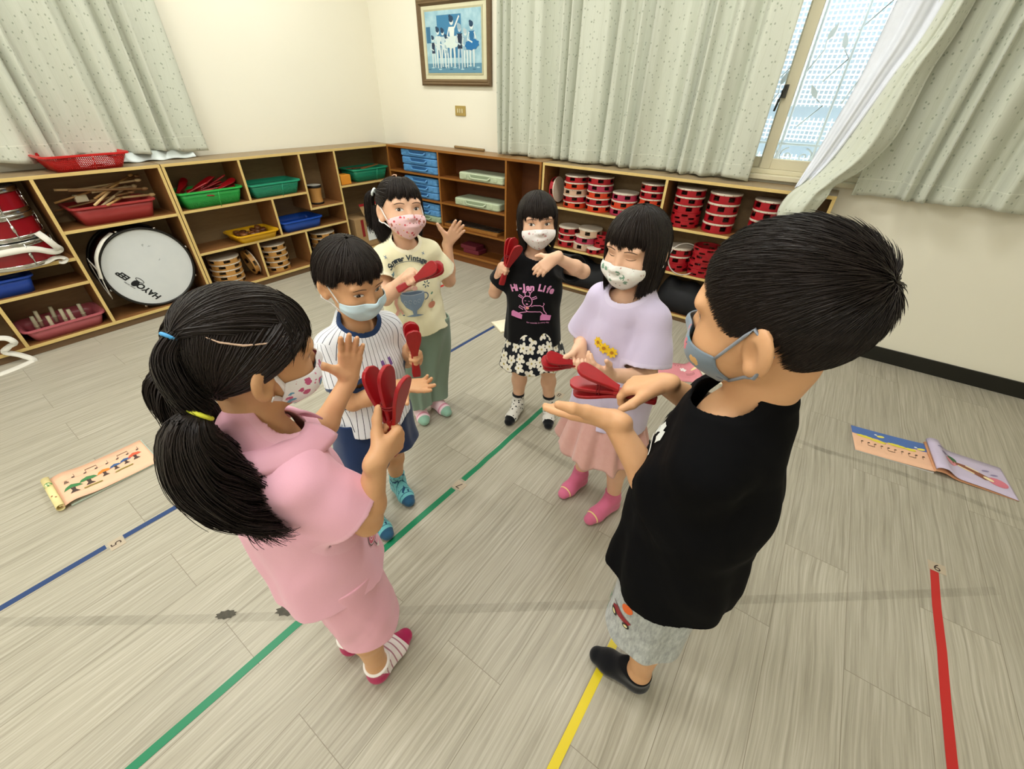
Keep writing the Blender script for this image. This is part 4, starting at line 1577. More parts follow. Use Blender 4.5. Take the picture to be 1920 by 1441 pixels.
def head_d(X, Y, Z):
    d = ell(X, Y, Z, (0, -0.006, 0.008), (0.0715, 0.088, 0.080))
    d = smin(d, ell(X, Y, Z, (0, 0.022, -0.045), (0.057, 0.060, 0.062)), 0.03)
    d = smin(d, ell(X, Y, Z, (0, 0.045, -0.086), (0.030, 0.028, 0.022)), 0.03)
    AX = np.abs(X)
    d = smin(d, ell(AX, Y, Z, (0.034, 0.050, -0.052), (0.027, 0.027, 0.027)), 0.022)
    d = smin(d, ell(AX, Y, Z, (0.026, 0.070, 0.006), (0.024, 0.010, 0.010)), 0.015)
    d = smax(d, -ell(AX, Y, Z, (0.030, 0.093, -0.015), (0.020, 0.014, 0.010)), 0.012)
    d = smin(d, Field.cone_d((0, 0.078, -0.014), (0, 0.090, -0.040), 0.006, 0.0095, X, Y, Z), 0.012)
    d = smin(d, ell(AX, Y, Z, (0.010, 0.084, -0.043), (0.008, 0.008, 0.007)), 0.006)
    d = smin(d, ell(X, Y, Z, (0, 0.078, -0.070), (0.018, 0.010, 0.009)), 0.010)
    # ears
    c_, s_ = math.cos(0.42), math.sin(0.42)
    ex, ey = AX - 0.0735, Y + 0.010
    xr, yr = c_ * ex + s_ * ey, -s_ * ex + c_ * ey
    zr = Z + 0.022 + 0.15 * ey
    e = ell(xr, yr, zr, (0, 0, 0), (0.0075, 0.0185, 0.030))
    e = smax(e, -ell(xr, yr, zr, (0.010, 0.004, -0.001), (0.0085, 0.0105, 0.018)), 0.004)
    e = smin(e, ell(xr, yr, zr, (0.000, 0.006, -0.022), (0.006, 0.008, 0.009)), 0.006)
    return smin(d, e, 0.006)


_hf = Field((-0.10, -0.11, -0.13), (0.10, 0.12, 0.10), 0.0018)
_sl, _X, _Y, _Z = _hf.all()
_hf.d[:] = head_d(_X, _Y, _Z)
HV, HF = _hf.mesh()
HEAD_BVH = BVHTree.FromPolygons([tuple(p) for p in HV], [tuple(int(i) for i in f) for f in HF])


def head_matrix(c, ypr, s):
    y, p, r = (math.radians(a) for a in ypr)
    f = np.array([math.cos(y) * math.cos(p), math.sin(y) * math.cos(p), math.sin(p)])
    r0 = np.array([math.sin(y), -math.cos(y), 0])
    u0 = np.cross(r0, f)
    R = math.cos(r) * r0 + math.sin(r) * u0
    U = np.cross(R, f)
    M = np.stack([R, f, U], 1)
    return A3(c), M, s


def to4(c, M, s):
    return Matrix([[M[i][0] * s, M[i][1] * s, M[i][2] * s, c[i]] for i in range(3)] + [[0, 0, 0, 1]])


# ------------------------------------------------------------------ hair
HC = np.array([0, -0.006, 0.008])
HR = np.array([0.0715, 0.088, 0.080])


def strands(P, r0, nside=3, tip=0.25):
    """P: (N, M, 3) paths -> verts, quads"""
    N, M, _ = P.shape
    T = np.gradient(P, axis=1)
    T /= np.linalg.norm(T, axis=2, keepdims=True) + 1e-12
    ref = P - HC
    B = np.cross(T, ref)
    B /= np.linalg.norm(B, axis=2, keepdims=True) + 1e-9
    C = np.cross(B, T)
    t = np.linspace(0, 1, M)
    rad = np.asarray(r0).reshape(-1, 1) * (1 - (1 - tip) * t[None, :] ** 2)
    V = np.zeros((N, M, nside, 3))
    for k in range(nside):
        a = 2 * math.pi * k / nside + 0.5
        V[:, :, k] = P + rad[..., None] * (math.cos(a) * B * 1.25 + math.sin(a) * C * 0.8)
    idx = np.arange(N * M * nside).reshape(N, M, nside)
    F = []
    for k in range(nside):
        k2 = (k + 1) % nside
        F.append(np.stack([idx[:, :-1, k], idx[:, :-1, k2], idx[:, 1:, k2], idx[:, 1:, k]], -1).reshape(-1, 4))
    return V.reshape(-1, 3), np.concatenate(F)


def ell_pt(a, z=None, phi=None, k=1.0):
    """point on the scaled skull at azimuth a (0 front, + to the right)"""
    if phi is None:
        q = np.clip((z - HC[2]) / (HR[2] * k), -0.999, 0.999)
        phi = np.arccos(q)
    return np.stack([HC[0] + HR[0] * k * np.sin(phi) * np.sin(a), HC[1] + HR[1] * k * np.sin(phi) * np.cos(a), HC[2] + HR[2] * k * np.cos(phi)], -1)


def hairline(a):
    d = np.abs(np.degrees(a))
    return np.interp(d, [0, 30, 48, 62, 75, 92, 108, 118, 140, 180], [0.050, 0.047, 0.030, 0.012, -0.008, 0.004, -0.004, -0.040, -0.062, -0.066])


def cap_shell(low=None, k=1.045, n=(72, 26), jag=0.0):
    """close-fitting scalp of hair down to the hairline"""
    na, ns = n
    V = np.zeros((na, ns, 3))
    for i in range(na):
        a = 2 * math.pi * i / na - math.pi
        zl = (low or hairline)(np.array([a]))[0]
        q = np.clip((zl - HC[2]) / (HR[2] * k), -0.99, 0.99)
        ph = np.linspace(0.001, math.acos(q), ns)
        kk = k + 0 * ph
        kk[-3:] = [k - 0.012, k - 0.03, k - 0.055]
        V[i] = np.stack([HC[0] + HR[0] * kk * np.sin(ph) * math.sin(a), HC[1] + HR[1] * kk * np.sin(ph) * math.cos(a), HC[2] + HR[2] * kk * np.cos(ph)], -1)
    idx = np.arange(na * ns).reshape(na, ns)
    i2 = np.roll(idx, -1, 0)
    F = np.stack([idx[:, :-1], i2[:, :-1], i2[:, 1:], idx[:, 1:]], -1).reshape(-1, 4)
    return V.reshape(-1, 3), F


def join(*parts):
    V, F, o = [], [], 0
    for v, f in parts:
        V.append(v)
        F.append(f + o)
        o += len(v)
    return np.concatenate(V), np.concatenate(F)


def sample_scalp(rng, n, low=hairline, amin=-math.pi, amax=math.pi):
    a = rng.uniform(amin, amax, n)
    zl = low(a)
    cz = rng.uniform(0, 1, n)
    q = (zl - HC[2]) / HR[2]
    c = np.clip(q + (1 - q) * cz, -0.99, 0.9999)
    return a, np.arccos(c)


def wander(rng, P, amp):
    """slow random sideways drift growing to the tips"""
    N, M, _ = P.shape
    t = np.linspace(0, 1, M)[None, :, None]
    return P + amp * (rng.normal(size=(N, 1, 3)) * t ** 1.5 + 0.4 * rng.normal(size=(N, 1, 3)) * np.sin(t * rng.uniform(3, 9, (N, 1, 1)) + rng.uniform(0, 6, (N, 1, 1))) * t)


def hair_bob(rng, n, tipz, bangz, half=52, vol=1.12, rad=0.0009, flick=0.012, m=14, clump=26, only_front=False):
    """straight hair from the crown, cut to a fringe in front and one length around"""
    a = rng.uniform(-math.pi, math.pi, n)
    if only_front:
        a = a * math.radians(half) / math.pi
    front = np.abs(np.degrees(a)) < half
    # strands gather into soft locks
    lock = np.round(a * clump / math.pi) * math.pi / clump
    a = a + (lock - a) * rng.uniform(0, 0.55, n)
    k = vol + rng.uniform(-0.045, 0.02, n)
    tz = tipz(np.abs(np.degrees(a))) if callable(tipz) else tipz
    tip = np.where(front, bangz + rng.normal(0, 0.004, n) + 0.010 * np.abs(np.sin(lock * 9)), tz + rng.normal(0, 0.006, n))
    s0 = rng.uniform(0.02, 0.9, n) ** 0.8
    if only_front:
        s0 = 0.45 + 0.5 * s0
    P = np.zeros((n, m, 3))
    zeq = HC[2] - 0.012
    arc = math.pi / 2 * HR[2] * 1.05
    for j, t in enumerate(np.linspace(0, 1, m)):
        # total path: arc from crown to the widest level, then straight drop
        drop = np.maximum(zeq - tip, 0)
        phi_end = np.where(tip > zeq, np.arccos(np.clip((tip - HC[2]) / (HR[2] * k), -1, 1)), math.pi / 2 + 0.13)
        L = phi_end * HR[2] + np.where(tip > zeq, 0, drop)
        start = s0 * np.where(front, 0.8, 0.55) * phi_end * HR[2]
        u = start + (L - start) * t
        phi = np.minimum(u / HR[2], phi_end)
        q = ell_pt(a, phi=phi, k=k)
        ex = np.where(tip > zeq, 0, np.maximum(u - phi_end * HR[2], 0))
        fr = ex / np.maximum(drop, 1e-3)
        inn = 1 - flick / 0.08 * fr ** 2.2 - 0.03 * fr
        q[:, 0] = HC[0] + (q[:, 0] - HC[0]) * inn
        q[:, 1] = HC[1] + (q[:, 1] - HC[1]) * np.where(np.abs(a) > 1.9, inn * 0.97, 1 - 0.02 * fr)
        q[:, 2] -= ex
        # the fringe lies back onto the brow at its ends
        q[:, 1] -= np.where(front, 0.010 * t ** 2, 0)
        P[:, j] = q
    P = wander(rng, P, 0.0022)
    return strands(P, rng.uniform(0.7, 1.3, n) * rad)


def bob_shell(tipz, bangz, half=52, k=1.075):
    """solid inner sheet under the strands, front and sides apart"""
    parts = []
    for a0, a1, tz, na in ((-half, half, bangz, 18), (half, 360 - half, tipz, 48)):
        V = np.zeros((na, 20, 3))
        for i, ad in enumerate(np.linspace(a0, a1, na)):
            a = math.radians(ad)
            zeq = HC[2] - 0.012
            for j in range(20):
                t = j / 19
                if tz > zeq:
                    ph = t * math.acos((tz - HC[2]) / (HR[2] * k))
                    p = ell_pt(np.array([a]), phi=np.array([max(ph, 1e-3)]), k=k)[0]
                    p[1] -= 0.008 * t ** 2
                else:
                    if t < 0.6:
                        p = ell_pt(np.array([a]), phi=np.array([max(1e-3, t / 0.6 * (math.pi / 2 + 0.13))]), k=k)[0]
                    else:
                        p = ell_pt(np.array([a]), phi=np.array([math.pi / 2 + 0.13]), k=k)[0]
                        fr = (t - 0.6) / 0.4
                        p[:2] = HC[:2] + (p[:2] - HC[:2]) * (1 - 0.16 * fr ** 2)
                        p[2] -= fr * (zeq - tz)
                V[i, j] = p
        idx = np.arange(na * 20).reshape(na, 20)
        F = np.stack([idx[:-1, :-1], idx[1:, :-1], idx[1:, 1:], idx[:-1, 1:]], -1).reshape(-1, 4)
        parts.append((V.reshape(-1, 3), F))
    return join(*parts)


def hair_short(rng, n, whorl, ltop, lside, lift, low=hairline, rad=0.0008, m=7, k0=1.03, comb=(0, 0.5, 0), tuft=0.0, fade=0.035):
    """short hair growing away from the whorl, cropped at the sides and nape"""
    a, ph = sample_scalp(rng, n, low)
    p0 = ell_pt(a, phi=ph, k=k0)
    w = HC + HR * unit(A3(whorl))
    nrm = (p0 - HC) / HR ** 2
    nrm /= np.linalg.norm(nrm, axis=1, keepdims=True)
    away = p0 - w
    away = away - nrm * (away * nrm).sum(1, keepdims=True)
    dist = np.linalg.norm(p0 - w, axis=1, keepdims=True)
    away /= np.linalg.norm(away, axis=1, keepdims=True) + 1e-6
    side = np.clip((p0[:, 2] - low(a)) / fade, 0, 1) ** 0.8
    topw = np.clip((p0[:, 2] - 0.02) / 0.05, 0, 1)
    L = lside + (ltop - lside) * (0.35 * side + 0.65 * topw * side)
    L = L * rng.uniform(0.75, 1.15, n)
    dirv = away + A3(comb)[None, :] * topw[:, None] + rng.normal(0, 0.05, (n, 3))
    dirv[:, 2] -= 0.5 * (1 - topw)
    P = np.zeros((n, m, 3))
    P[:, 0] = p0
    p = p0.copy()
    lf = lift * (0.35 + 0.65 * topw) * rng.uniform(0.6, 1.3, n) + tuft * np.exp(-(dist[:, 0] / 0.03) ** 2)
    for j in range(1, m):
        nn = (p - HC) / HR ** 2
        nn /= np.linalg.norm(nn, axis=1, keepdims=True)
        tv = dirv - nn * (dirv * nn).sum(1, keepdims=True)
        tv /= np.linalg.norm(tv, axis=1, keepdims=True) + 1e-6
        st = tv * (1 - 0.0 * j) + nn * (lf * (1 - 0.75 * j / m))[:, None]
        st /= np.linalg.norm(st, axis=1, keepdims=True)
        p = p + st * (L / (m - 1))[:, None]
        P[:, j] = p
    return strands(P, rng.uniform(0.7, 1.3, n) * rad, tip=0.15)


def hair_to_tie(rng, n, tie, sel, k=1.05, low=hairline, rad=0.0009, m=14, rise=0.03):
    """combed from the scalp into a tie point"""
    a, ph = sample_scalp(rng, n * 3, low)
    ok = sel(a, ph)
    a, ph = a[ok][:n], ph[ok][:n]
    n = len(a)
    n0 = ell_pt(a, phi=ph, k=1.0) - HC
    n0 = n0 / HR
    n0 /= np.linalg.norm(n0, axis=1, keepdims=True)
    nt = unit((A3(tie) - HC) / HR)[None, :] + rng.normal(0, 0.05, (n, 3))
    nt /= np.linalg.norm(nt, axis=1, keepdims=True)
    om = np.arccos(np.clip((n0 * nt).sum(1), -1, 1))[:, None]
    P = np.zeros((n, m, 3))
    lay = rng.uniform(-0.02, 0.02, n)
    for j, t in enumerate(np.linspace(0, 1, m)):
        q = (np.sin((1 - t) * om) * n0 + np.sin(t * om) * nt) / (np.sin(om) + 1e-6)
        kk = k + lay + rise * math.sin(math.pi * t) + 0.03 * t
        P[:, j] = HC + HR * q * kk[:, None]
    return strands(wander(rng, P, 0.001), rng.uniform(0.7, 1.3, n) * rad, tip=0.9)


def hair_tail(rng, n, path, w0, w1, rad=0.0009, curl=0.0, m=None, fray=0.3, tipspread=1.0, wave=0.0):
    """a hanging tail of hair along path (m points); w0, w1 half widths"""
    Pth = A3(path)
    kk = len(Pth)
    m = m or 22
    s = np.linspace(0, kk - 1, m)
    C = np.zeros((m, 3))
    for i, x in enumerate(s):
        j = min(int(x), kk - 2)
        f = x - j
        a, b, c, d = Pth[max(j - 1, 0)], Pth[j], Pth[j + 1], Pth[min(j + 2, kk - 1)]
        C[i] = 0.5 * ((2 * b) + (c - a) * f + (2 * a - 5 * b + 4 * c - d) * f * f + (-a + 3 * b - 3 * c + d) * f ** 3)
    T = np.gradient(C, axis=0)
    T /= np.linalg.norm(T, axis=1, keepdims=True)
    ref = np.array([0.3, 0.9, 0.1])
    B = np.cross(T, ref)
    B /= np.linalg.norm(B, axis=1, keepdims=True)
    D = np.cross(B, T)
    r = np.sqrt(rng.uniform(0, 1, n))
    th = rng.uniform(0, 2 * math.pi, n)
    end = np.clip(rng.normal(1 - fray * 0.5, fray * 0.4, n), 0.45, 1.0)
    P = np.zeros((n, m, 3))
    for j in range(m):
        t = j / (m - 1) * end
        x = t * (m - 1)
        i0 = np.minimum(x.astype(int), m - 2)
        f = (x - i0)[:, None]
        c = C[i0] * (1 - f) + C[i0 + 1] * f
        b_ = B[i0]
        d_ = D[i0]
        wdt = w0 + (w1 - w0) * (1 - (1 - np.minimum(t * 2.2, 1)) ** 2) * (1 - 0.45 * np.clip((t - 0.6) / 0.4, 0, 1) * (2 - tipspread))
        th2 = th + curl * t * (1 + 0.3 * np.sin(th * 3))
        lockp = np.round(th * 2.2) * 1.7
        wv = wave * t * np.sin(9 * t + lockp)
        P[:, j] = c + b_ * (wdt * r * np.cos(th2) + wv)[:, None] + d_ * (0.75 * wdt * r * np.sin(th2) + 0.6 * wave * t * np.cos(7 * t + lockp * 1.3))[:, None]
    return strands(wander(rng, P, 0.004), rng.uniform(0.7, 1.4, n) * rad, tip=0.3)


def m_hair(c1='#17120f', c2='#2c2320'):
    t = NT('black_hair')
    n = t.noise(t.coord(), 40, 3)
    t.fin(t.mix(n, c1, c2), 0.46, spec=0.24)
    t.b.inputs['Coat Weight'].default_value = 0.0
    return t.m


M_HAIR = m_hair()


def m_skin(c1, c2, name='skin'):
    t = NT(name)
    o = t.coord()
    n = t.noise(o, 14, 4, 0.6)
    n2 = t.noise(o, 180, 3)
    c = t.mix(n, c1, c2)
    t.bump(n2, 0.05, 0.0006)
    t.fin(c, 0.48, spec=0.35)
    t.b.inputs['Subsurface Weight'].default_value = 0.08
    t.b.inputs['Subsurface Radius'].default_value = (0.006, 0.0025, 0.0012)
    t.b.inputs['Subsurface Scale'].default_value = 0.5
    return t.m


M_SKIN_L = m_skin('#dcaa8a', '#ebc1a3')
M_SKIN_T = m_skin('#c99468', '#dbab82', 'skin_tan')


# ------------------------------------------------------------------ hand
def hand(F, W, D, Nn, right, s, curl, spread=0.0, thumb='side', k=0.004):
    """W wrist, D finger direction, Nn direction the palm faces"""
    D = unit(D)
    Nn = unit(A3(Nn) - D * (A3(Nn) @ D))
    Tt = np.cross(D, Nn) if right else np.cross(Nn, D)
    W = A3(W)
    o = np.array([0.0190, 0.0064, -0.0062, -0.0180]) * s
    kl = np.array([0.058, 0.060, 0.057, 0.051]) * s
    fl = np.array([0.044, 0.050, 0.046, 0.036]) * s
    fr = np.array([0.0070, 0.0073, 0.0070, 0.0062]) * s
    F.cone(W - D * 0.012 * s, W + D * 0.014 * s, 0.0170 * s, 0.0175 * s, 0.012, Nn, 0.76)
    for i in range(4):
        K = W + D * kl[i] + Tt * o[i]
        F.cone(W + D * 0.008 * s + Tt * o[i] * 0.55, K, 0.0115 * s, 0.0088 * s, 0.007)
        sp = spread * (o[i] / (0.02 * s))
        d = unit(D * math.cos(sp) + Tt * math.sin(sp))
        nn = Nn
        c = curl[i] if isinstance(curl, (list, tuple)) else curl
        p = K
        for j, (ln_, bend) in enumerate(((0.45, 0.85), (0.31, 1.1), (0.24, 0.8))):
            an = c * bend
            d2 = d * math.cos(an) + nn * math.sin(an)
            nn = nn * math.cos(an) - d * math.sin(an)
            d = d2
            q = p + d * fl[i] * ln_
            F.cone(p, q, fr[i] * (1.05 - 0.09 * j), fr[i] * (0.98 - 0.11 * j), 0.003 if j else 0.004)
            p = q
    # thumb leaves the side of the palm near its base
    b0 = W + D * 0.012 * s + Tt * 0.012 * s + Nn * 0.004
    if thumb == 'side':
        b1 = W + D * 0.032 * s + Tt * 0.030 * s + Nn * 0.008 * s
        d1, d2 = unit(D * 0.62 + Tt * 0.78 + Nn * 0.1), unit(D * 0.85 + Tt * 0.5 + Nn * 0.12)
    elif thumb == 'out':
        b1 = W + D * 0.026 * s + Tt * 0.033 * s + Nn * 0.004 * s
        d1, d2 = unit(D * 0.35 + Tt * 0.93), unit(D * 0.45 + Tt * 0.88)
    elif thumb == 'up':      # along the handle it presses on
        b1 = W + D * 0.030 * s + Tt * 0.026 * s + Nn * 0.020 * s
        d1, d2 = unit(Tt * 0.75 + D * 0.55 + Nn * 0.30), unit(Tt * 0.8 + D * 0.5 + Nn * 0.1)
    else:                    # closed over the curled fingers
        b1 = W + D * 0.030 * s + Tt * 0.024 * s + Nn * 0.020 * s
        d1, d2 = unit(D * 0.75 + Nn * 0.55 + Tt * 0.05), unit(D * 0.8 + Nn * 0.2 - Tt * 0.55)
    F.cone(b0, b1, 0.0125 * s, 0.0105 * s, 0.008)
    b2 = b1 + d1 * 0.024 * s
    F.cone(b1, b2, 0.0096 * s, 0.0086 * s, k)
    F.cone(b2, b2 + d2 * 0.021 * s, 0.0086 * s, 0.0064 * s, k)
    grip = W + D * 0.062 * s + Nn * 0.0185 * s
    return grip, Tt, D, Nn


# ------------------------------------------------------------------ cloth materials driven by stored cloth coordinates
def cloth_mat(name, build, rough=0.8, sheen=0.25, bump=0.12):
    """build(t, tx, trim) -> colour"""
    t = NT(name)
    tx = t.attr('tx').outputs['Vector']
    tr = t.attr('trim').outputs['Fac']
    c = build(t, tx, tr)
    w_ = t.noise(t.mapv(tx, (900, 900, 900)), 1.0, 2)
    k = t.math('MULTIPLY_ADD', w_, 0.12, 0.94)
    m = t.n('Mix', data_type='RGBA', blend_type='MULTIPLY')
    m.inputs[0].default_value = 1
    t.set(m.inputs[6], c)
    t.set(m.inputs[7], k)
    t.bump(t.noise(t.mapv(tx, (18, 18, 18)), 1.0, 3), bump, 0.006)
    return t.fin(m.outputs[2], rough, spec=0.08, sheen=sheen)


def two_tone(c, trimc):
    return lambda t, tx, tr: t.mix(t.math('GREATER_THAN', tr, 0.5), c, trimc)


def sepxyz(t, v):
    o = t.n('SeparateXYZ')
    t.set(o.inputs[0], v)
    return o.outputs


# ------------------------------------------------------------------ a child
class Child:
    def __init__(s, label, feet, hc, ypr, yaw, sc, N, arms, hands, skin, hem=0.45, h=0.003):
        s.sc = sc
        s.label = label
        s.feet = {k: (A3((*a, 0.0)), A3((*b, 0.0))) for k, (a, b) in feet.items()}
        s.base = sum(a + b for a, b in s.feet.values()) / 4
        s.root = empty('person', tuple(s.base), label, 'person')
        s.H = head_matrix(hc, ypr, sc)
        s.yaw = math.radians(yaw)
        s.f = np.array([math.cos(s.yaw), math.sin(s.yaw), 0])
        s.r = np.array([math.sin(s.yaw), -math.cos(s.yaw), 0])
        s.N = A3(N)
        s.arms = {k: tuple(A3(p) for p in v) for k, v in arms.items()}
        s.hands = hands
        s.skin = skin
        s.up = np.array([0, 0, 1.0])
        ht = s.H[0][2] + 0.09 * sc
        s.ht = ht
        s.P = np.array([0.55 * s.base[0] + 0.45 * s.N[0], 0.55 * s.base[1] + 0.45 * s.N[1], 0.475 * ht]) - s.f * 0.012
        s.hip = {'R': s.P + s.r * 0.056 * sc - s.up * 0.02, 'L': s.P - s.r * 0.056 * sc - s.up * 0.02}
        s.leg = {}
        for k in 'RL':
            a, b = s.feet[k]
            d = unit(b - a)
            ank = a + d * 0.030 * sc + s.up * 0.068 * sc
            kn = (s.hip[k] * 0.46 + ank * 0.54) + d * 0.016
            kn[2] = 0.268 * ht
            s.leg[k] = (s.hip[k], kn, ank, a + d * 0.027 * sc + s.up * 0.027 * sc, b - d * 0.022 * sc + s.up * 0.020 * sc, d)
        s.h = h
        s.build_body()

    def bounds(s, extra=0.06):
        pts = [s.H[0] + v for v in (np.array([.13, .13, .12]), -np.array([.13, .13, .16]))]
        for k in 'RL':
            pts += list(s.arms[k]) + list(s.leg[k][:5])
            pts.append(s.arms[k][2] + unit(s.hands[k]['D']) * 0.13)
        pts = A3(pts)
        lo, hi = pts.min(0) - extra, pts.max(0) + extra
        lo[2] = -0.01
        return lo, hi

    def build_body(s):
        sc = s.sc
        lo, hi = s.bounds()
        F = Field(lo, hi, s.h)
        c, M, _ = s.H
        sl, X, Y, Z = F.sub(c - 0.14 * sc, c + 0.14 * sc)
        lx, ly, lz = [((X - c[0]) * M[0, i] + (Y - c[1]) * M[1, i] + (Z - c[2]) * M[2, i]) / sc for i in range(3)]
        hd = head_d(lx, ly, lz) * sc
        hd = np.maximum(hd, -(lz + 0.20))
        F.d[sl] = np.minimum(F.d[sl], hd)
        nk = c + M @ np.array([0, -0.016, -0.075]) * sc
        F.cone(s.N - s.up * 0.03, nk, 0.040 * sc, 0.037 * sc, 0.018)
        ch = s.N - s.up * 0.10 * sc
        wa = s.N * 0.45 + s.P * 0.55
        F.chain([ch, wa, s.P], [0.092 * sc, 0.086 * sc, 0.096 * sc], 0.03, s.f, 0.72)
        for k in 'RL':
            S, E, W = s.arms[k]
            F.cone(s.N - s.up * 0.026 * sc, S, 0.036 * sc, 0.029 * sc, 0.025)
            F.cone(S, E, 0.030 * sc, 0.0265 * sc, 0.02)
            m_ = E + (W - E) * 0.3
            F.chain([E, m_, W], [0.0255 * sc, 0.0268 * sc, 0.0175 * sc], 0.014)
            hp, kn, an, hl, to, d = s.leg[k]
            F.cone(hp, kn, 0.058 * sc, 0.036 * sc, 0.02)
            cf = kn + (an - kn) * 0.36 - d * 0.010 * sc
            F.chain([kn, cf, an], [0.034 * sc, 0.0355 * sc, 0.0245 * sc], 0.02)
            F.cone(an, hl, 0.025 * sc, 0.024 * sc, 0.02)
            F.cone(hl, to, 0.024 * sc, 0.019 * sc, 0.012)
        for k in 'RL':
            hnd = s.hands[k]
            hnd['res'] = hand(F, s.arms[k][2], hnd['D'], hnd['N'], k == 'R', sc * hnd.get('s', 1.0), hnd.get('curl', 0.3), hnd.get('spread', 0.0), hnd.get('thumb', 'side'))
        V, Q = F.mesh()
        np_mesh('body', V - s.base, Q, s.skin, s.root)

    # --- garments
    def shell(s, lo, hi, fields, th, cuts, fold=0.0, seed=0, k=0.020, h=None, fold_dir=None):
        """fields: list of (distance fn, outer cut fn or None); an open-ended sheet of thickness th"""
        F = Field(lo, hi, h or s.h)
        sl, X, Y, Z = F.all()
        outer = inner = None
        for df, cf in fields:
            d = df(X, Y, Z)
            if fold:
                r = np.random.default_rng(seed)
                w = 0
                zz = np.clip((s.N[2] - Z) / 0.30, 0, 1.3)
                for i in range(3):
                    kv = r.normal(size=3) * np.array([1, 1, 0.5])
                    kv = kv / np.linalg.norm(kv) * r.uniform(30, 55)
                    k2 = r.normal(size=3) * 16
                    q = np.sin(X * kv[0] + Y * kv[1] + Z * kv[2] + 1.5 * np.sin(X * k2[0] + Y * k2[1] + Z * k2[2]) + r.uniform(0, 6))
                    w = w + np.sign(q) * np.abs(q) ** 1.5 * 0.55
                lx = (X - s.N[0]) * s.r[0] + (Y - s.N[1]) * s.r[1]
                ly = (X - s.N[0]) * s.f[0] + (Y - s.N[1]) * s.f[1]
                th_ = np.arctan2(lx, ly)
                w = w + zz * 0.8 * np.sin(th_ * 7 + 4 * zz + 1.2 * np.sin(th_ * 3 + seed) + seed)
                d = d + fold * w
            o = d if cf is None else np.maximum(d, cf(X, Y, Z))
            outer = o if outer is None else smin(outer, o, k)
            di = d + th if (cf is None or inner is None) else np.maximum(d + th, cf(X, Y, Z) - 0.007)
            inner = di if inner is None else smin(inner, di, k)
        d = np.maximum(outer, -inner)
        for cf in cuts:
            d = np.maximum(d, cf(X, Y, Z))
        F.d[:] = np.broadcast_to(d, F.d.shape)
        return F.mesh(6)

    def coords(s, V):
        q = V - s.N
        return np.stack([q @ s.r, q @ s.f, q[:, 2]], 1)

    def shirt(s, name, mat, hem_z, w_ch=0.118, w_hem=0.132, fl=0.74, sleeve=0.75, sl_r=(0.048, 0.062), neck=0.052, th=0.005, fold=0.0028, seed=1, collar=0.014, neck_f=0.012, hem_tilt=0.0, lean=(0, 0), cuff=0.014, nape=0.0):
        sc = s.sc
        N = s.N
        hemc = np.array([s.P[0] * 0.7 + s.N[0] * 0.3 + lean[0], s.P[1] * 0.7 + s.N[1] * 0.3 + lean[1], hem_z])
        lo_ = hemc - s.up * 0.05
        a, b = N - s.up * 0.065 * sc, N - s.up * 0.16 * sc
        R1, R2 = w_ch * sc, w_hem * sc

        def torso(X, Y, Z):
            d = Field.cone_d(a, b, R1 * 0.86, R1, X, Y, Z, s.f, fl)
            d = smin(d, Field.cone_d(b, lo_, R1, R2, X, Y, Z, s.f, fl), 0.03)
            for k in 'RL':
                d = smin(d, Field.cone_d(N - s.up * 0.026 * sc, s.arms[k][0] - s.up * 0.004, 0.044 * sc, 0.039 * sc, X, Y, Z), 0.035)
            nb = N - s.f * 0.014 - s.up * 0.01
            return smin(d, Field.cone_d(nb, nb + s.up * (0.022 + nape), 0.058 * sc, 0.050 * sc, X, Y, Z), 0.025)
        ht = hem_tilt

        def hem(X, Y, Z):
            return hemc[2] - Z + 0.004 * np.sin((X * s.r[0] + Y * s.r[1]) * 60) + ht * ((X - hemc[0]) * s.f[0] + (Y - hemc[1]) * s.f[1])
        fields = [(torso, hem)]
        ends = []
        for k in 'RL':
            S, E, W = s.arms[k]
            u = unit(E - S)
            Lk = np.linalg.norm(E - S) * sleeve
            Q = S + u * Lk
            ends.append((Q, u))

            def sl(X, Y, Z, S=S - s.r * (0.006 if k == 'R' else -0.006), Q=Q, u=u):
                return Field.cone_d(S, Q + u * 0.03, sl_r[0] * sc, (sl_r[1] + 0.004) * sc, X, Y, Z)

            def cut(X, Y, Z, Q=Q, u=u):
                return (X - Q[0]) * u[0] + (Y - Q[1]) * u[1] + (Z - Q[2]) * u[2]
            fields.append((sl, cut))
        nc = N + s.f * neck_f

        def neckcut(X, Y, Z):
            return -Field.cone_d(nc + s.f * 0.004 + s.up * 0.006 * sc, nc + s.f * 0.045 + s.up * 0.12, neck * sc, neck * 1.15 * sc, X, Y, Z, s.f, 0.92)
        pts = A3([q for k in 'RL' for q in s.arms[k][:2]] + [N, hemc + 0.16 * sc, hemc - 0.16 * sc])
        lo, hi = pts.min(0) - 0.09, pts.max(0) + 0.09
        lo[2] = hem_z - 0.045
        V, Q = s.shell(lo, hi, fields, th, [neckcut], fold, seed)
        trim = np.zeros(len(V))
        dn = Field.cone_d(nc + s.f * 0.004 + s.up * 0.006 * sc, nc + s.f * 0.045 + s.up * 0.12, neck * sc, neck * 1.15 * sc, V[:, 0], V[:, 1], V[:, 2], s.f, 0.92)
        trim = np.clip(0.5 + (collar - dn) / 0.008, 0, 1)
        for Qe, u in ends:
            c = (V - Qe) @ u
            near = np.linalg.norm(V - Qe, axis=1) < 0.085 * sc
            trim = np.maximum(trim, np.where(near, np.clip(0.5 + (c + cuff) / 0.008, 0, 1), 0))
        txv = s.coords(V)
        su = np.arctan2(txv[:, 0], txv[:, 1]) * 0.125
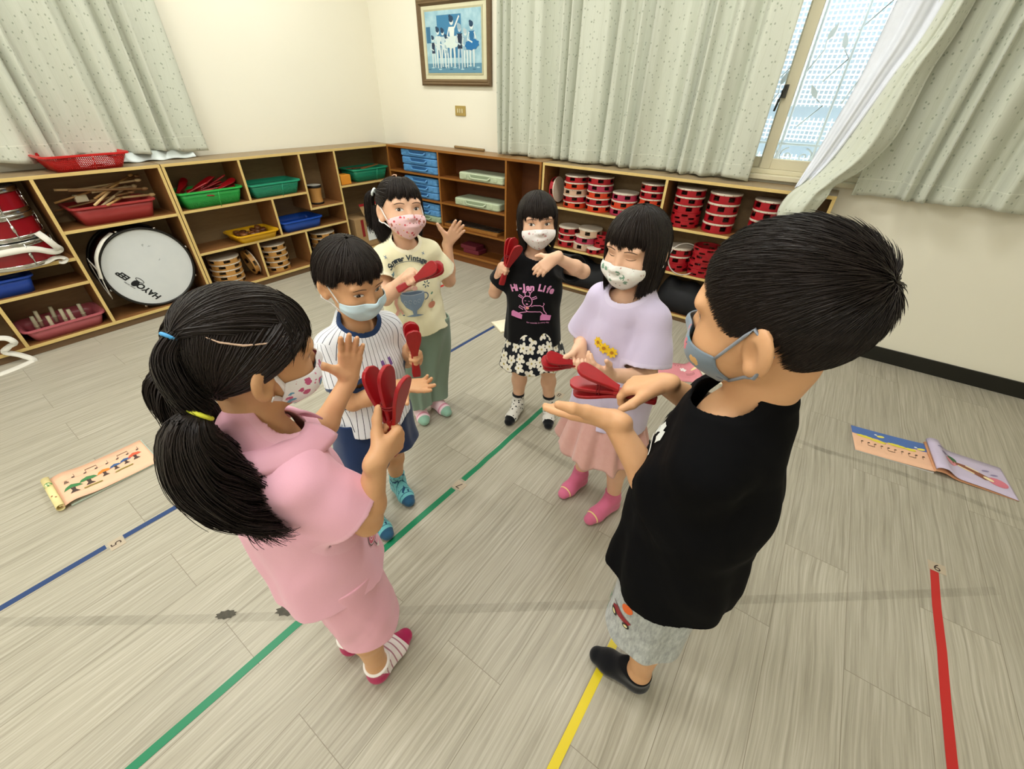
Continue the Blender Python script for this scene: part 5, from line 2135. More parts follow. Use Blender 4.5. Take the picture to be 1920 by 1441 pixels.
        for k in 'RL':
            S, E, W = s.arms[k]
            u = unit(E - S)
            dd = Field.cone_d(S + u * 0.012, S + u * 0.2, sl_r[0] * sc * 1.02, sl_r[1] * sc * 1.2, V[:, 0], V[:, 1], V[:, 2])
            ax1 = unit(np.cross(u, s.f))
            ax2 = np.cross(u, ax1)
            q = V - S
            out = ((q @ s.r) * (1 if k == 'R' else -1)) > 0.012
            su = np.where((dd < 0.006) & out, np.arctan2(q @ ax1, q @ ax2) * 0.06, su)
        hemline = np.abs(V[:, 2] - hem_z - 0.018) < 0.0018
        trim[hemline & (trim < 0.5)] = 0.3
        bvh = BVHTree.FromPolygons([tuple(p) for p in V], [tuple(int(i) for i in f) for f in Q])
        o = np_mesh(name, V - s.base, Q, mat, s.root, attrs={'tx': txv, 'trim': trim, 'su': su})
        return o, bvh

    def trousers(s, name, mat, top_z, hem_z, r_top, r_hem, fl=0.85, th=0.006, fold=0.003, seed=2, crotch=0.0, spread=0.0):
        sc = s.sc
        fields = []
        waist = np.array([s.P[0], s.P[1], top_z])
        for k in 'RL':
            hp, kn, an, hl, to, d = s.leg[k]
            sg = 1 if k == 'R' else -1
            q = hp + (kn - hp) * np.clip((hp[2] - hem_z) / (hp[2] - kn[2]), 0, 1)
            if hem_z < kn[2]:
                q = kn + (an - kn) * (kn[2] - hem_z) / (kn[2] - an[2])
            q = np.array([q[0], q[1], hem_z]) + s.r * sg * spread
            e = q - s.up * 0.05

            def lg(X, Y, Z, a=hp + s.up * 0.02, b=q, e=e):
                d_ = Field.cone_d(a, b, r_top * sc, r_hem * sc, X, Y, Z, s.f, fl)
                return smin(d_, Field.cone_d(b, e, r_hem * sc, r_hem * sc, X, Y, Z, s.f, fl), 0.01)

            def cut(X, Y, Z):
                return hem_z - Z
            fields.append((lg, cut))

        def pelvis(X, Y, Z):
            return Field.cone_d(waist, s.P - s.up * 0.015, 0.098 * sc, 0.104 * sc, X, Y, Z, s.f, 0.78)
        fields.append((pelvis, None))
        lo = np.minimum(s.leg['R'][1], s.leg['L'][1]) - 0.16
        hi = np.maximum(s.hip['R'], s.hip['L']) + 0.16
        lo[2], hi[2] = hem_z - 0.04, top_z + 0.02
        V, Q = s.shell(lo, hi, fields, th, [lambda X, Y, Z: Z - top_z], fold, seed, k=0.012)
        o = np_mesh(name, V - s.base, Q, mat, s.root, attrs={'tx': s.coords(V), 'trim': (np.abs(V[:, 2] - hem_z - 0.016) < 0.002).astype(float) * 0.3})
        return o, BVHTree.FromPolygons([tuple(p) for p in V], [tuple(int(i) for i in f) for f in Q])

    def skirt(s, name, mats, top_z, hem_z, r0, r1, waves, amp, seed, fl=0.85, wob=0.01, th=0.002):
        r = np.random.default_rng(seed)
        na, nz = 180, 26
        ph = r.uniform(0, 6, 3)
        V = np.zeros((na, nz, 3))
        T_ = np.zeros((na, nz, 3))
        for i in range(na):
            a = 2 * math.pi * i / na
            for j in range(nz):
                t = j / (nz - 1)
                w = math.sin(waves * a + ph[0] + 0.6 * math.sin(2 * a + ph[1])) + 0.4 * math.sin(waves * 1.9 * a + ph[2])
                R = (r0 + (r1 - r0) * t ** 0.8) * s.sc + amp * t * w
                z = top_z + (hem_z - top_z) * t + wob * t * math.sin(waves * a + ph[0] + 1) + wob * 0.8 * t * math.sin(2 * a + ph[2])
                V[i, j] = np.array([s.P[0], s.P[1], z]) + s.r * R * math.cos(a) + s.f * R * fl * math.sin(a)
                T_[i, j] = (a * r1 * s.sc, (1 - t) * (top_z - hem_z), 0)
        idx = np.arange(na * nz).reshape(na, nz)
        i2 = np.roll(idx, -1, 0)
        F = np.stack([idx[:, :-1], idx[:, 1:], i2[:, 1:], i2[:, :-1]], -1).reshape(-1, 4)
        o = np_mesh(name, V.reshape(-1, 3) - s.base, F, mats, s.root, attrs={'tx': T_.reshape(-1, 3), 'trim': np.zeros(na * nz)})
        md = o.modifiers.new('solid', 'SOLIDIFY')
        md.thickness = th
        return o

    def socks(s, mat, top_z, roll=None):
        sc = s.sc
        for k in 'RL':
            hp, kn, an, hl, to, d = s.leg[k]
            a, b = s.feet[k]
            sd = np.cross(s.up, d)
            lo = np.minimum(a, b) - 0.07
            hi = np.maximum(a, b) + 0.07
            lo[2], hi[2] = -0.008, top_z + 0.02
            F = Field(lo, hi, min(s.h, 0.0028))
            sl, X, Y, Z = F.all()
            shin = an + (kn - an) * 0.5
            d1 = Field.cone_d(an, shin, 0.0285 * sc, 0.036 * sc, X, Y, Z)
            d2 = Field.cone_d(an - s.up * 0.01, hl, 0.029 * sc, 0.0285 * sc, X, Y, Z)
            ball = hl + (to - hl) * 0.72 + s.up * 0.002
            d3 = Field.cone_d(hl, ball, 0.0285 * sc, 0.031 * sc, X, Y, Z, s.up, 0.86)
            d4 = Field.cone_d(ball, to, 0.030 * sc, 0.023 * sc, X, Y, Z, s.up, 0.82)
            inst = Field.cone_d(an + d * 0.006, ball, 0.028 * sc, 0.022 * sc, X, Y, Z)
            dd = smin(smin(smin(d1, d2, 0.015), smin(d3, d4, 0.01), 0.015), inst, 0.012)
            dd = np.maximum(dd, Z - top_z)
            dd = np.maximum(dd, 0.0012 - Z)
            F.d[:] = dd
            V, Q = F.mesh()
            L = np.linalg.norm(b - a)
            tx = np.stack([((V - a) @ d) / L, V[:, 2], (V - a) @ sd], 1)
            o = np_mesh('sock', V - s.base, Q, mat, s.root, attrs={'tx': tx, 'trim': (V[:, 2] > top_z - 0.012).astype(float)})
            if roll:
                ctr = an + (shin - an) * ((top_z - an[2]) / (shin[2] - an[2]))
                R = 0.0305 * sc
                pts = [ctr - s.base + d * R * math.cos(t) + sd * R * math.sin(t) + s.up * (0.004 * math.cos(t)) for t in np.linspace(0, 2 * math.pi, 28)[:-1]]
                MB().tube([tuple(p) for p in pts], 0.0052, 8, closed=True).build('sock_cuff', roll, o)

    # --- head dressing
    def on_head(s, o):
        o.parent = s.root
        o.matrix_local = Matrix.Translation(Vector(-s.base)) @ to4(*s.H)
        return o

    def hair(s, parts, mat=None, shade=True):
        V, F = join(*parts)
        o = np_mesh('hair', V, F, mat or M_HAIR, None)
        o['kind'] = 'stuff'
        return s.on_head(o)

    def tie(s, p, nrm, r, col, tr=0.004):
        nrm = Vector(nrm).normalized()
        M = frame(p, nrm.orthogonal(), nrm.cross(nrm.orthogonal()))
        pts = [M @ Vector((r * math.cos(a), r * math.sin(a), 0)) for a in np.linspace(0, 2 * math.pi, 20)[:-1]]
        return s.on_head(MB().tube(pts, tr, 8, closed=True).build('hair_tie', plain(col, 0.5)))

    def face(s, gaze=(0.0, 0.0), closed=0.0, brow=0.0, which=(1, -1)):
        for sx in which:
            e = Print()
            w_, hh = 0.0125, 0.0056 * (1 - closed)
            up = [(x * w_, hh * (1 - x * x) ** 0.7 + 0.0012 * sx * x) for x in np.linspace(-1, 1, 13)]
            dn = [(x * w_, -hh * 0.75 * (1 - x * x) ** 0.8 + 0.0012 * sx * x) for x in np.linspace(1, -1, 13)][1:-1]
            if closed < 0.7:
                e.add((up + dn, [tuple(range(len(up) + len(dn)))]), '#e9e4de')
                gx, gy = gaze[0] * 0.005, gaze[1] * 0.002
                ir = []
                R = 0.0054
                for a in np.linspace(0, 2 * math.pi, 20)[:-1]:
                    x, y = gx + R * math.cos(a), gy + R * math.sin(a)
                    q = min(abs(x) / w_, 0.98)
                    y = min(max(y, -hh * 0.72 * (1 - q * q) ** 0.8), hh * 0.93 * (1 - q * q) ** 0.7)
                    ir.append((x, y))
                e.add((ir, [tuple(range(len(ir)))]), '#20120c')
                e.add(blob(gx + 0.0014, gy + 0.0014, 0.0009, 0.0009, 8), '#f4f4f4')  # catchlight: a glint painted on the iris as a white dot
            lash = [(x * w_ * 1.04, (hh * (1 - min(x * x, 1)) ** 0.7 if closed < 0.7 else -0.0035 * (1 - min(x * x, 1))) + 0.0012 * sx * x + 0.0004) for x in np.linspace(-1, 1, 13)]
            e.add(ribbon(lash, [0.0005 + 0.0010 * math.sin(math.pi * min(1, (i + 1) / 13)) for i in range(13)]), '#1a120e')
            lid = [(x * w_ * 0.95, hh * (1 - x * x) ** 0.7 + 0.0030) for x in np.linspace(-0.9, 0.9, 11)]
            e.add(ribbon(lid, 0.0005), '#b98a6a')
            s.on_head(e.place('eye', Matrix(((1, 0, 0, sx * 0.0300), (0, 0, 1, 0.0), (0, 1, 0, -0.0145), (0, 0, 0, 1))), HEAD_BVH, far=0.2, off=0.0006, step=0.00025, cell=0.004, rough=0.25))
            b = Print()
            bp = [(sx * x * 0.017, 0.0035 * (1 - x * x) + sx * 0 + brow * x * 0.003) for x in np.linspace(-1, 1, 11)]
            b.add(ribbon(bp, [0.0008 + 0.0022 * math.sin(math.pi * (0.15 + 0.7 * i / 10)) for i in range(11)]), '#6a5040')
            s.on_head(b.place('eyebrow', Matrix(((1, 0, 0, sx * 0.0305), (0, 0, 1, 0.0), (0, 1, 0, 0.0030), (0, 0, 0, 1))), HEAD_BVH, far=0.2, off=0.0006, cell=0.004, rough=0.7))

    def mask(s, mat, top=-0.026, side_top=-0.040, bot=-0.116, side_bot=-0.078, ang=66, bulge=0.010, nose_dip=0.0, pleats=0, strapc='#e4e6e6', strap_w=0.0022, ear='loop', wide=False, keep=None):
        nu, nv = 41, 25
        R = np.zeros((nu, nv))
        Zs = np.zeros((nu, nv))
        for i in range(nu):
            u = -1 + 2 * i / (nu - 1)
            a = math.radians(ang) * u
            zt_ = top + (side_top - top) * abs(u) ** 1.6 - nose_dip * math.exp(-(u / 0.15) ** 2)
            zb_ = bot + (side_bot - bot) * abs(u) ** 1.5
            for j in range(nv):
                v = j / (nv - 1)
                z = zt_ + (zb_ - zt_) * v
                Zs[i, j] = z
                d = Vector((math.sin(a), math.cos(a), 0))
                hit = HEAD_BVH.ray_cast(Vector((0, 0.0, z)) + d * 0.3, -d, 0.3)
                R[i, j] = (0.3 - (hit[3] or 0.3)) if hit[0] is not None else 0.0
        for i in range(nu):
            for j in range(1, nv):
                if R[i, j] < 0.03:
                    R[i, j] = R[i, j - 1] - 0.004
                R[i, j] = max(R[i, j], R[i, j - 1] - 0.006)
        S = R.copy()
        for _ in range(5):
            Pd = np.pad(S, 1, mode='edge')
            S = np.maximum(R, (Pd[:-2, 1:-1] + Pd[2:, 1:-1] + Pd[1:-1, :-2] + Pd[1:-1, 2:] + 2 * S) / 6)
        V = np.zeros((nu, nv, 3))
        tx = np.zeros((nu, nv, 3))
        for i in range(nu):
            u = -1 + 2 * i / (nu - 1)
            a = math.radians(ang) * u
            for j in range(nv):
                v = j / (nv - 1)
                r = S[i, j] + 0.0028 + bulge * max(0, 1 - abs(u) ** 1.4) * math.sin(math.pi * min(1, 0.12 + v * 0.88)) ** 0.8
                if pleats:
                    r += 0.0014 * abs(((v * pleats) % 1) - 0.5) * 2
                V[i, j] = (r * math.sin(a), r * math.cos(a), Zs[i, j])
                tx[i, j] = (a * 0.095, Zs[i, j], 0)
        idx = np.arange(nu * nv).reshape(nu, nv)
        F = np.stack([idx[:-1, :-1], idx[:-1, 1:], idx[1:, 1:], idx[1:, :-1]], -1).reshape(-1, 4)
        o = np_mesh('mask', V.reshape(-1, 3), F, mat, None, attrs={'tx': tx.reshape(-1, 3), 'trim': np.zeros(nu * nv)})
        md = o.modifiers.new('solid', 'SOLIDIFY')
        md.thickness = 0.0016
        md.offset = 1
        s.on_head(o)
        for i, sx in ((0, -1), (nu - 1, 1)):
            a_, b_ = V[i, 0], V[i, nv - 1]
            et = np.array([sx * 0.0765, -0.004, 0.008])
            eb = np.array([sx * 0.0755, -0.012, -0.046])
            bk = np.array([sx * 0.0735, -0.026, -0.018])

            def skin_pt(p, off=0.0022):
                hit = HEAD_BVH.find_nearest(Vector(p))
                q = Vector(p)
                n_ = (q - hit[0])
                if (q - Vector(HC)).length < (hit[0] - Vector(HC)).length:
                    return hit[0] + (hit[0] - Vector(HC)).normalized() * off
                return q if n_.length > off else hit[0] + (hit[0] - Vector(HC)).normalized() * off
            pts = [skin_pt(a_ + (et - a_) * t) for t in (0, .2, .4, .6, .8, 1)] + [skin_pt(bk)] + [skin_pt(eb + (b_ - eb) * t) for t in (0, .2, .4, .6, .8, 1)]
            if wide:
                pr_ = MB()
                v = []
                for t in np.linspace(0, 1, 12):
                    pu = skin_pt(a_ * (1 - t) + (et + np.array([0, 0.006, -0.006])) * t, 0.003)
                    pl = skin_pt((a_ * 0.55 + b_ * 0.45) * (1 - t) + (et + np.array([0, 0.008, -0.016])) * t, 0.003)
                    v += [pu, pl]
                f = [(2 * q, 2 * q + 1, 2 * q + 3, 2 * q + 2) for q in range(11)]
                pr_.add(v, f, 0, True)
                v = []
                for t in np.linspace(0, 1, 12):
                    pu = skin_pt((a_ * 0.25 + b_ * 0.75) * (1 - t) + (eb + np.array([0, 0.012, 0.004])) * t, 0.003)
                    pl = skin_pt(b_ * (1 - t) + (eb + np.array([0, 0.010, -0.006])) * t, 0.003)
                    v += [pu, pl]
                pr_.add(v, f, 0, True)
                s.on_head(pr_.build('ear_loop', plain(strapc, 0.7), None, solid=0.0016))
            else:
                s.on_head(MB().tube([tuple(p) for p in pts], strap_w, 6).build('ear_loop', plain(strapc, 0.7)))
        return o
# ------------------------------------------------------------------ the six children
def vor_spots(scale, cols, r0=0.28, bg='#f4f2f0', soft=0.0):
    """cloth print: scattered small motifs"""
    def f(t, tx, tr):
        c = bg
        for i, (col, sc_, rr) in enumerate(cols):
            v = t.n('TexVoronoi', voronoi_dimensions='3D')
            t.set(v.inputs['Vector'], t.mapv(tx, (1, 1, 1), (0.13 * i, 0.29 * i, 0.07 * i)))
            v.inputs['Scale'].default_value = sc_ * scale
            wob = t.math('MULTIPLY', t.noise(t.mapv(tx, (scale * 5,) * 3), 1.0, 2), 0.35)
            d = t.math('ADD', v.outputs['Distance'], t.math('SUBTRACT', wob, 0.17))
            sel = t.math('LESS_THAN', d, rr)
            c = t.mix(sel, c, col)
        return c
    return f


# ---------- girl in pink, seen from her right and behind
pink = Child('girl in pink polo and shorts with two low ponytails, raising a clapper and open palm',
             {'R': ((3.162, -2.934), (3.147, -2.785)), 'L': ((3.039, -2.934), (3.071, -2.780))},
             (3.090, -2.886, 0.997), (82, -10, -6), 80, 0.975, (3.096, -2.911, 0.850),
             {'R': ((3.186, -2.926, 0.802), (3.222, -2.853, 0.660), (3.246, -2.821, 0.806)),
              'L': ((3.011, -2.896, 0.814), (2.977, -2.794, 0.672), (2.978, -2.682, 0.780))},
             {'R': dict(D=(-0.1, 0.95, 0.10), N=(-0.95, -0.1, 0.04), curl=1.35, thumb='up'),
              'L': dict(D=(0.03, 0.30, 0.95), N=(0.9, -0.35, 0.1), curl=0.10, spread=0.16, thumb='out')},
             M_SKIN_T, h=0.0028)
m_pk = cloth_mat('pink_jersey', two_tone('#ecb2c6', '#efb8cb'))
o, bv = pink.shirt('polo_shirt', m_pk, 0.475, 0.116, 0.148, 0.80, 0.68, (0.042, 0.062), 0.048, nape=0.004, fold=0.0042, seed=4, neck_f=0.014, cuff=0.012)
# turned-down collar
nc = A3((3.103, -2.912, 0.852)) + pink.f * 0.006
cr = MB()
G = np.zeros((44, 7, 3))
for i, a in enumerate(np.linspace(0.32, 2 * math.pi - 0.32, 44)):
    for j, t in enumerate(np.linspace(0, 1, 7)):
        R = (0.050 + 0.034 * t ** 0.8) * (1.0 + 0.10 * math.exp(-((a - 0.32) / 0.25) ** 2) * t + 0.10 * math.exp(-((a - 2 * math.pi + 0.32) / 0.25) ** 2) * t)
        z = 0.012 + 0.010 * math.sin(math.pi * t * 0.8) - 0.030 * t - 0.020 * max(0, math.cos(a)) * (0.5 + t)
        d = pink.f * math.cos(a) + pink.r * math.sin(a)
        G[i, j] = nc + d * R + pink.up * z - pink.base
cr.grid(G)
cr.build('collar', m_pk, pink.root, solid=0.003)
pr = Print()
pr.add(blob(0, 0, 0.019, 0.019, 20), '#f2d9e2').add(blob(0, 0, 0.016, 0.016, 20), '#d9607e')
pr.add(ribbon([(0.012 * (1 - k / 30) * math.cos(k * 0.45), 0.012 * (1 - k / 30) * math.sin(k * 0.45)) for k in range(28)], 0.0022), '#f4dfe6')
pr.add(ribbon([(0.019 * math.cos(a), 0.019 * math.sin(a)) for a in np.linspace(0, 2 * math.pi, 30)], 0.0016), '#3a2a2e')
pr.add(ribbon([(0.0, -0.02), (0.004, -0.036)], 0.003), '#6a5a5a')
pr.add(blob(0.022, 0.026, 0.006, 0.004, 10), '#caa27a').add(blob(0.034, 0.030, 0.006, 0.004, 10), '#8a6a5a')
pr.add(([(0.0, -0.036), (0.012, -0.032), (0.008, -0.045)], [(0, 1, 2)]), '#efe6e6')
pdir = Vector(pink.r * 0.75 + pink.f * 0.66).normalized()
px_ = Vector((0, 0, 1)).cross(pdir)
pr.place('printed_lollipop', Matrix(((px_.x, 0, pdir.x, pink.P[0]), (px_.y, 0, pdir.y, pink.P[1]), (0, 1, 0, 0.572), (0, 0, 0, 1))), bv, pink.root, base=pink.base)
m_pk2 = cloth_mat('pink_shorts', two_tone('#e6aabc', '#eab2c2'))
pink.trousers('shorts', m_pk2, 0.52, 0.285, 0.080, 0.084, 0.9, fold=0.003, seed=6, spread=0.006)


def sock_pink(t, tx, tr):
    x, z, _ = sepxyz(t, tx)
    st = t.math('LESS_THAN', t.math('FRACT', t.math('MULTIPLY', x, 9.0)), 0.22)
    c = t.mix(st, '#eadfe0', '#b07a8a')
    toe = t.math('GREATER_THAN', t.math('ADD', x, t.math('MULTIPLY', z, 1.2)), 0.80)
    heel = t.math('LESS_THAN', t.math('ADD', x, t.math('MULTIPLY', z, 3.0)), 0.32)
    return t.mix(t.math('MAXIMUM', toe, heel), c, '#b02458')


pink.socks(cloth_mat('striped_sock', sock_pink), 0.070, plain('#efe9e6', 0.8))
pink.mask(cloth_mat('fish_print_mask', vor_spots(52, [('#c75c86', 1.0, 0.30), ('#5a9cc0', 0.9, 0.28), ('#d98aa8', 1.5, 0.16)], bg='#f3f0f4')), -0.028, -0.034, -0.116, -0.072, 72, 0.012, wide=True, strapc='#ece8ea')
pink.face((0.3, 0.0), which=(1, -1))
r = np.random.default_rng(21)
TR, TL, TB = (0.060, -0.074, -0.044), (-0.060, -0.074, -0.044), (0.020, -0.084, 0.046)
Hm = to4(*pink.H)
Hi = Hm.inverted()


def loc(p, Hi_):
    return np.array(Hi_ @ Vector(p))


tr_w = np.array(Hm @ Vector((0.066, -0.086, -0.048)))
tl_w = np.array(Hm @ Vector((-0.066, -0.086, -0.048)))
pathR = [loc(tr_w + v, Hi) for v in (A3((0, 0, 0)), pink.f * -0.022 + A3((0.004, 0, -0.028)), pink.f * -0.026 + pink.r * 0.004 + A3((0, 0, -0.085)), pink.f * -0.012 + pink.r * 0.012 + A3((0, 0, -0.145)), pink.f * 0.014 + pink.r * 0.022 + A3((0, 0, -0.195)), pink.f * 0.024 + pink.r * 0.030 + A3((0, 0, -0.23)))]
pathL = [loc(tl_w + v, Hi) for v in (A3((0, 0, 0)), pink.f * -0.012 + A3((-0.004, 0, -0.03)), pink.f * -0.008 + A3((0, 0, -0.09)), pink.f * 0.004 - pink.r * 0.002 + A3((0, 0, -0.15)), pink.f * 0.012 + A3((0, 0, -0.20)))]
topsel = lambda a, ph: (ph < 1.0) & (np.abs(a) > 0.0)
pink.hair([
    cap_shell(k=1.05),
    hair_to_tie(r, 3400, TR, lambda a, ph: (a > 0) & ((ph > 0.75) | (np.abs(a) > 2.0)), 1.05, rad=0.0010),
    hair_to_tie(r, 2200, TL, lambda a, ph: (a < 0) & ((ph > 0.75) | (np.abs(a) > 2.0)), 1.05, rad=0.0010),
    hair_to_tie(r, 2600, TB, lambda a, ph: (ph < 1.0) & (np.abs(a) < 2.2), 1.06, rad=0.0010, rise=0.035),
    hair_tail(r, 500, [A3(TB), A3((0.034, -0.104, 0.020)), A3((0.055, -0.100, -0.015)), A3(TR) * 1.08], 0.012, 0.020, 0.0010, fray=0.1),
    hair_tail(r, 3600, pathR, 0.014, 0.060, 0.0011, curl=1.6, m=26, fray=0.5, wave=0.014),
    hair_tail(r, 1800, pathL, 0.014, 0.045, 0.0011, curl=-1.4, m=24, fray=0.4, wave=0.012),
    hair_bob(r, 1000, 0.0, 0.004, half=66, vol=1.10, rad=0.0008, m=12, only_front=True),
][:8])
pink.tie((0.068, -0.088, -0.048), (0.3, -0.6, -0.6), 0.0155, '#e6e84a', 0.0032)
pink.tie((0.024, -0.093, 0.046), (0.3, -0.6, -0.6), 0.009, '#4a9ad0', 0.0025)
# the parting shows as a pale line of scalp
for nm, pts in (('parting', [(2.35, 1.02), (2.1, 1.10), (1.8, 1.16), (1.5, 1.18), (1.2, 1.14)]),):
    P_ = [ell_pt(np.array([a]), phi=np.array([ph]), k=1.104)[0] for a, ph in pts]
    pink.on_head(MB().tube([tuple(p) for p in P_], [0.0006, 0.0013, 0.0016, 0.0013, 0.0006], 6).build(nm, plain('#c4a58e', 0.6)))

# ---------- tall boy in black, seen from his left
boy = Child('tall boy in black shirt and grey shorts holding one palm flat under his clapper',
            {'L': ((3.765, -2.514), (3.603, -2.525)), 'R': ((3.735, -2.400), (3.612, -2.388))},
            (3.704, -2.533, 1.108), (167, -8, 9), 178, 1.07, (3.706, -2.522, 0.945),
            {'R': ((3.709, -2.423, 0.904), (3.657, -2.298, 0.770), (3.573, -2.404, 0.866)),
             'L': ((3.703, -2.621, 0.904), (3.655, -2.560, 0.737), (3.542, -2.560, 0.864))},
            {'L': dict(D=(-0.97, -0.11, -0.22), N=(-0.1, 0.55, 0.83), curl=[0.06, 0.08, 0.10, 0.14], spread=0.06, thumb='side', s=1.05),
             'R': dict(D=(-0.88, -0.20, -0.35), N=(-0.35, -0.1, -0.93), curl=[0.75, 0.9, 1.0, 1.1], thumb='side', s=1.0)},
            M_SKIN_T, h=0.0028)
m_bk = cloth_mat('black_jersey', two_tone('#08080a', '#0b0b0d'), 0.85, 0.0)
o, bv = boy.shirt('t_shirt', m_bk, 0.545, 0.116, 0.149, 0.82, 0.74, (0.043, 0.066), 0.055, nape=0.010, fold=0.0044, seed=9, neck_f=0.004, collar=0.012)
pr = Print()
W_ = '#d8dcd8'
for k in range(5):
    pr.add(blob(-0.03 + 0.012 * k, 0.01 * math.sin(k * 2.0), 0.008, 0.014, 10, 0.4 * k, 0.15), W_)
pr.add(ribbon([(-0.05, -0.03), (-0.02, -0.022), (0.02, -0.026), (0.05, -0.034)], 0.004), W_)
for k in range(6):
    pr.add(ribbon([(-0.05 + 0.018 * k, -0.045), (-0.045 + 0.02 * k, -0.062), (-0.055 + 0.02 * k, -0.075)], 0.0035), '#2f7a58')
pr.place('chest_print', Matrix(((boy.r[0], 0, boy.f[0], boy.N[0]), (boy.r[1], 0, boy.f[1], boy.N[1]), (0, 1, 0, 0.862), (0, 0, 0, 1))), bv, boy.root, base=boy.base)


def grey_marl(t, tx, tr):
    n = t.noise(t.mapv(tx, (160, 160, 40)), 1.0, 4, 0.7)
    return t.ramp(n, [(0.35, '#8f9292'), (0.55, '#a9adab'), (0.72, '#bcc0bd')])


o, bs = boy.trousers('shorts', cloth_mat('grey_marl', grey_marl), 0.58, 0.342, 0.080, 0.084, 0.92, fold=0.003, seed=12, spread=0.006)
pr = Print()
pr.add(blob(0.012, 0.052, 0.011, 0.014, 14), '#e0662a')
pr.add(([(-0.024, 0), (0.022, 0.002), (0.026, 0.012), (0.006, 0.014), (0.0, 0.026), (-0.012, 0.026), (-0.012, 0.012), (-0.024, 0.010)], [tuple(range(8))]), '#8a1c28')
pr.add(ribbon([(-0.024, 0.028), (-0.004, 0.028)], 0.003), '#5a2028')
for x, rr in ((-0.016, 0.010), (0.018, 0.0075)):
    pr.add(blob(x, -0.004, rr, rr, 16), '#1c1a1a').add(blob(x, -0.004, rr * 0.55, rr * 0.55, 14), '#e0d8a0')
pr.add(ribbon([(-0.050, 0.03), (-0.046, -0.006), (-0.050, -0.03), (-0.044, -0.055)], 0.004), '#2f7a5a').add(ribbon([(-0.056, 0.018), (-0.040, 0.004)], 0.006), '#2f7a5a')
pd = Vector(boy.f * 0.50 - boy.r * 0.86).normalized()
pxx = Vector((0, 0, 1)).cross(pd)
pr.place('printed_tractor', Matrix(((pxx.x, 0, pd.x, boy.hip['L'][0]), (pxx.y, 0, pd.y, boy.hip['L'][1]), (0, 1, 0, 0.440), (0, 0, 0, 1))), bs, boy.root, base=boy.base)


def sock_black(t, tx, tr):
    return t.mix(t.math('GREATER_THAN', t.noise(t.mapv(tx, (60, 300, 200)), 1.0, 1), 0.80), '#0d0e12', '#16181d')


boy.socks(cloth_mat('black_sock', sock_black), 0.072)
boy.mask(cloth_mat('grey_print_mask', vor_spots(40, [('#4a7c8c', 0.9, 0.28), ('#c8606a', 0.7, 0.20), ('#d8a868', 0.75, 0.20), ('#3a4a66', 1.3, 0.18)], bg='#76828e')), -0.033, -0.046, -0.117, -0.086, 62, 0.011, strapc='#8a909a', strap_w=0.0020)
boy.face((-0.2, 0.1))
r = np.random.default_rng(31)
boy.hair([
    cap_shell(k=1.012),
    hair_short(r, 20000, (0.05, -0.93, 0.38), 0.038, 0.016, 0.18, rad=0.00065, m=8, comb=(0, 0.5, 0), tuft=0.2, k0=1.02),
    hair_short(r, 2600, (0.05, -0.93, 0.38), 0.038, 0.013, 0.25, rad=0.0007, m=8, comb=(0.0, 0.5, 0.0), tuft=0.45, k0=1.02)])

# ---------- boy in the pinstriped shirt
stripe = Child('boy in white pinstriped shirt and navy shorts holding an open palm out',
               {'L': ((2.687, -2.428), (2.822, -2.469)), 'R': ((2.735, -2.590), (2.869, -2.612))},
               (2.775, -2.493, 0.918), (-1, -14, 0), -8, 0.96, (2.763, -2.496, 0.776),
               {'R': ((2.751, -2.584, 0.740), (2.800, -2.585, 0.575), (2.911, -2.494, 0.629)),
                'L': ((2.775, -2.408, 0.740), (2.765, -2.345, 0.585), (2.857, -2.404, 0.679))},
               {'R': dict(D=(0.80, 0.40, 0.10), N=(-0.05, -0.25, 1), curl=[0.12, 0.15, 0.3, 0.35], spread=0.16, thumb='out'),
                'L': dict(D=(0.95, -0.20, 0.0), N=(-0.2, -0.95, 0.02), curl=1.3, thumb='up')},
               M_SKIN_T)


def pinstripe(t, tx, tr):
    ax_ = t.attr('su').outputs['Fac']
    f = t.math('ABSOLUTE', t.math('SUBTRACT', t.math('FRACT', t.math('DIVIDE', t.math('ADD', ax_, 1.0), 0.0185)), 0.5))
    ln_ = t.math('LESS_THAN', f, 0.052)
    c = t.mix(ln_, '#e6e8ee', '#23283c')
    return t.mix(t.math('GREATER_THAN', tr, 0.5), c, '#22385e')


m_ps = cloth_mat('pinstripe_jersey', pinstripe)
o, bv = stripe.shirt('t_shirt', m_ps, 0.455, 0.114, 0.136, 0.78, 0.66, (0.041, 0.058), 0.047, fold=0.0032, seed=14, collar=0.013, cuff=0.012)
pr = Print()
for x0, l in ((-0.010, 0.030), (0.014, 0.024)):
    pr.add(ribbon([(x0, 0), (x0 + 0.004, -l)], [0.009, 0.008]), '#7a5a9c')
pr.place('chest_print', Matrix(((-stripe.r[0], 0, stripe.f[0], stripe.N[0] - stripe.r[0] * 0.02), (-stripe.r[1], 0, stripe.f[1], stripe.N[1] - stripe.r[1] * 0.02), (0, 1, 0, 0.688), (0, 0, 0, 1))), bv, stripe.root, base=stripe.base)
stripe.trousers('shorts', cloth_mat('navy_cotton', two_tone('#22345a', '#2a3d66')), 0.50, 0.300, 0.080, 0.088, 0.9, fold=0.003, seed=16, spread=0.006)


def sock_teal(t, tx, tr):
    x, z, _ = sepxyz(t, tx)
    st = t.math('LESS_THAN', t.math('FRACT', t.math('MULTIPLY', t.math('ADD', x, t.math('MULTIPLY', z, 1.5)), 9.0)), 0.14)
    c = t.mix(st, '#6db4ba', '#2a5a70')
    n = t.math('MULTIPLY', t.math('GREATER_THAN', t.noise(t.mapv(tx, (9, 90, 60)), 1.0, 2), 0.62), t.math('GREATER_THAN', z, 0.045))
    c = t.mix(n, c, '#22486a')
    return t.mix(t.math('GREATER_THAN', x, 0.80), c, '#2a5270')


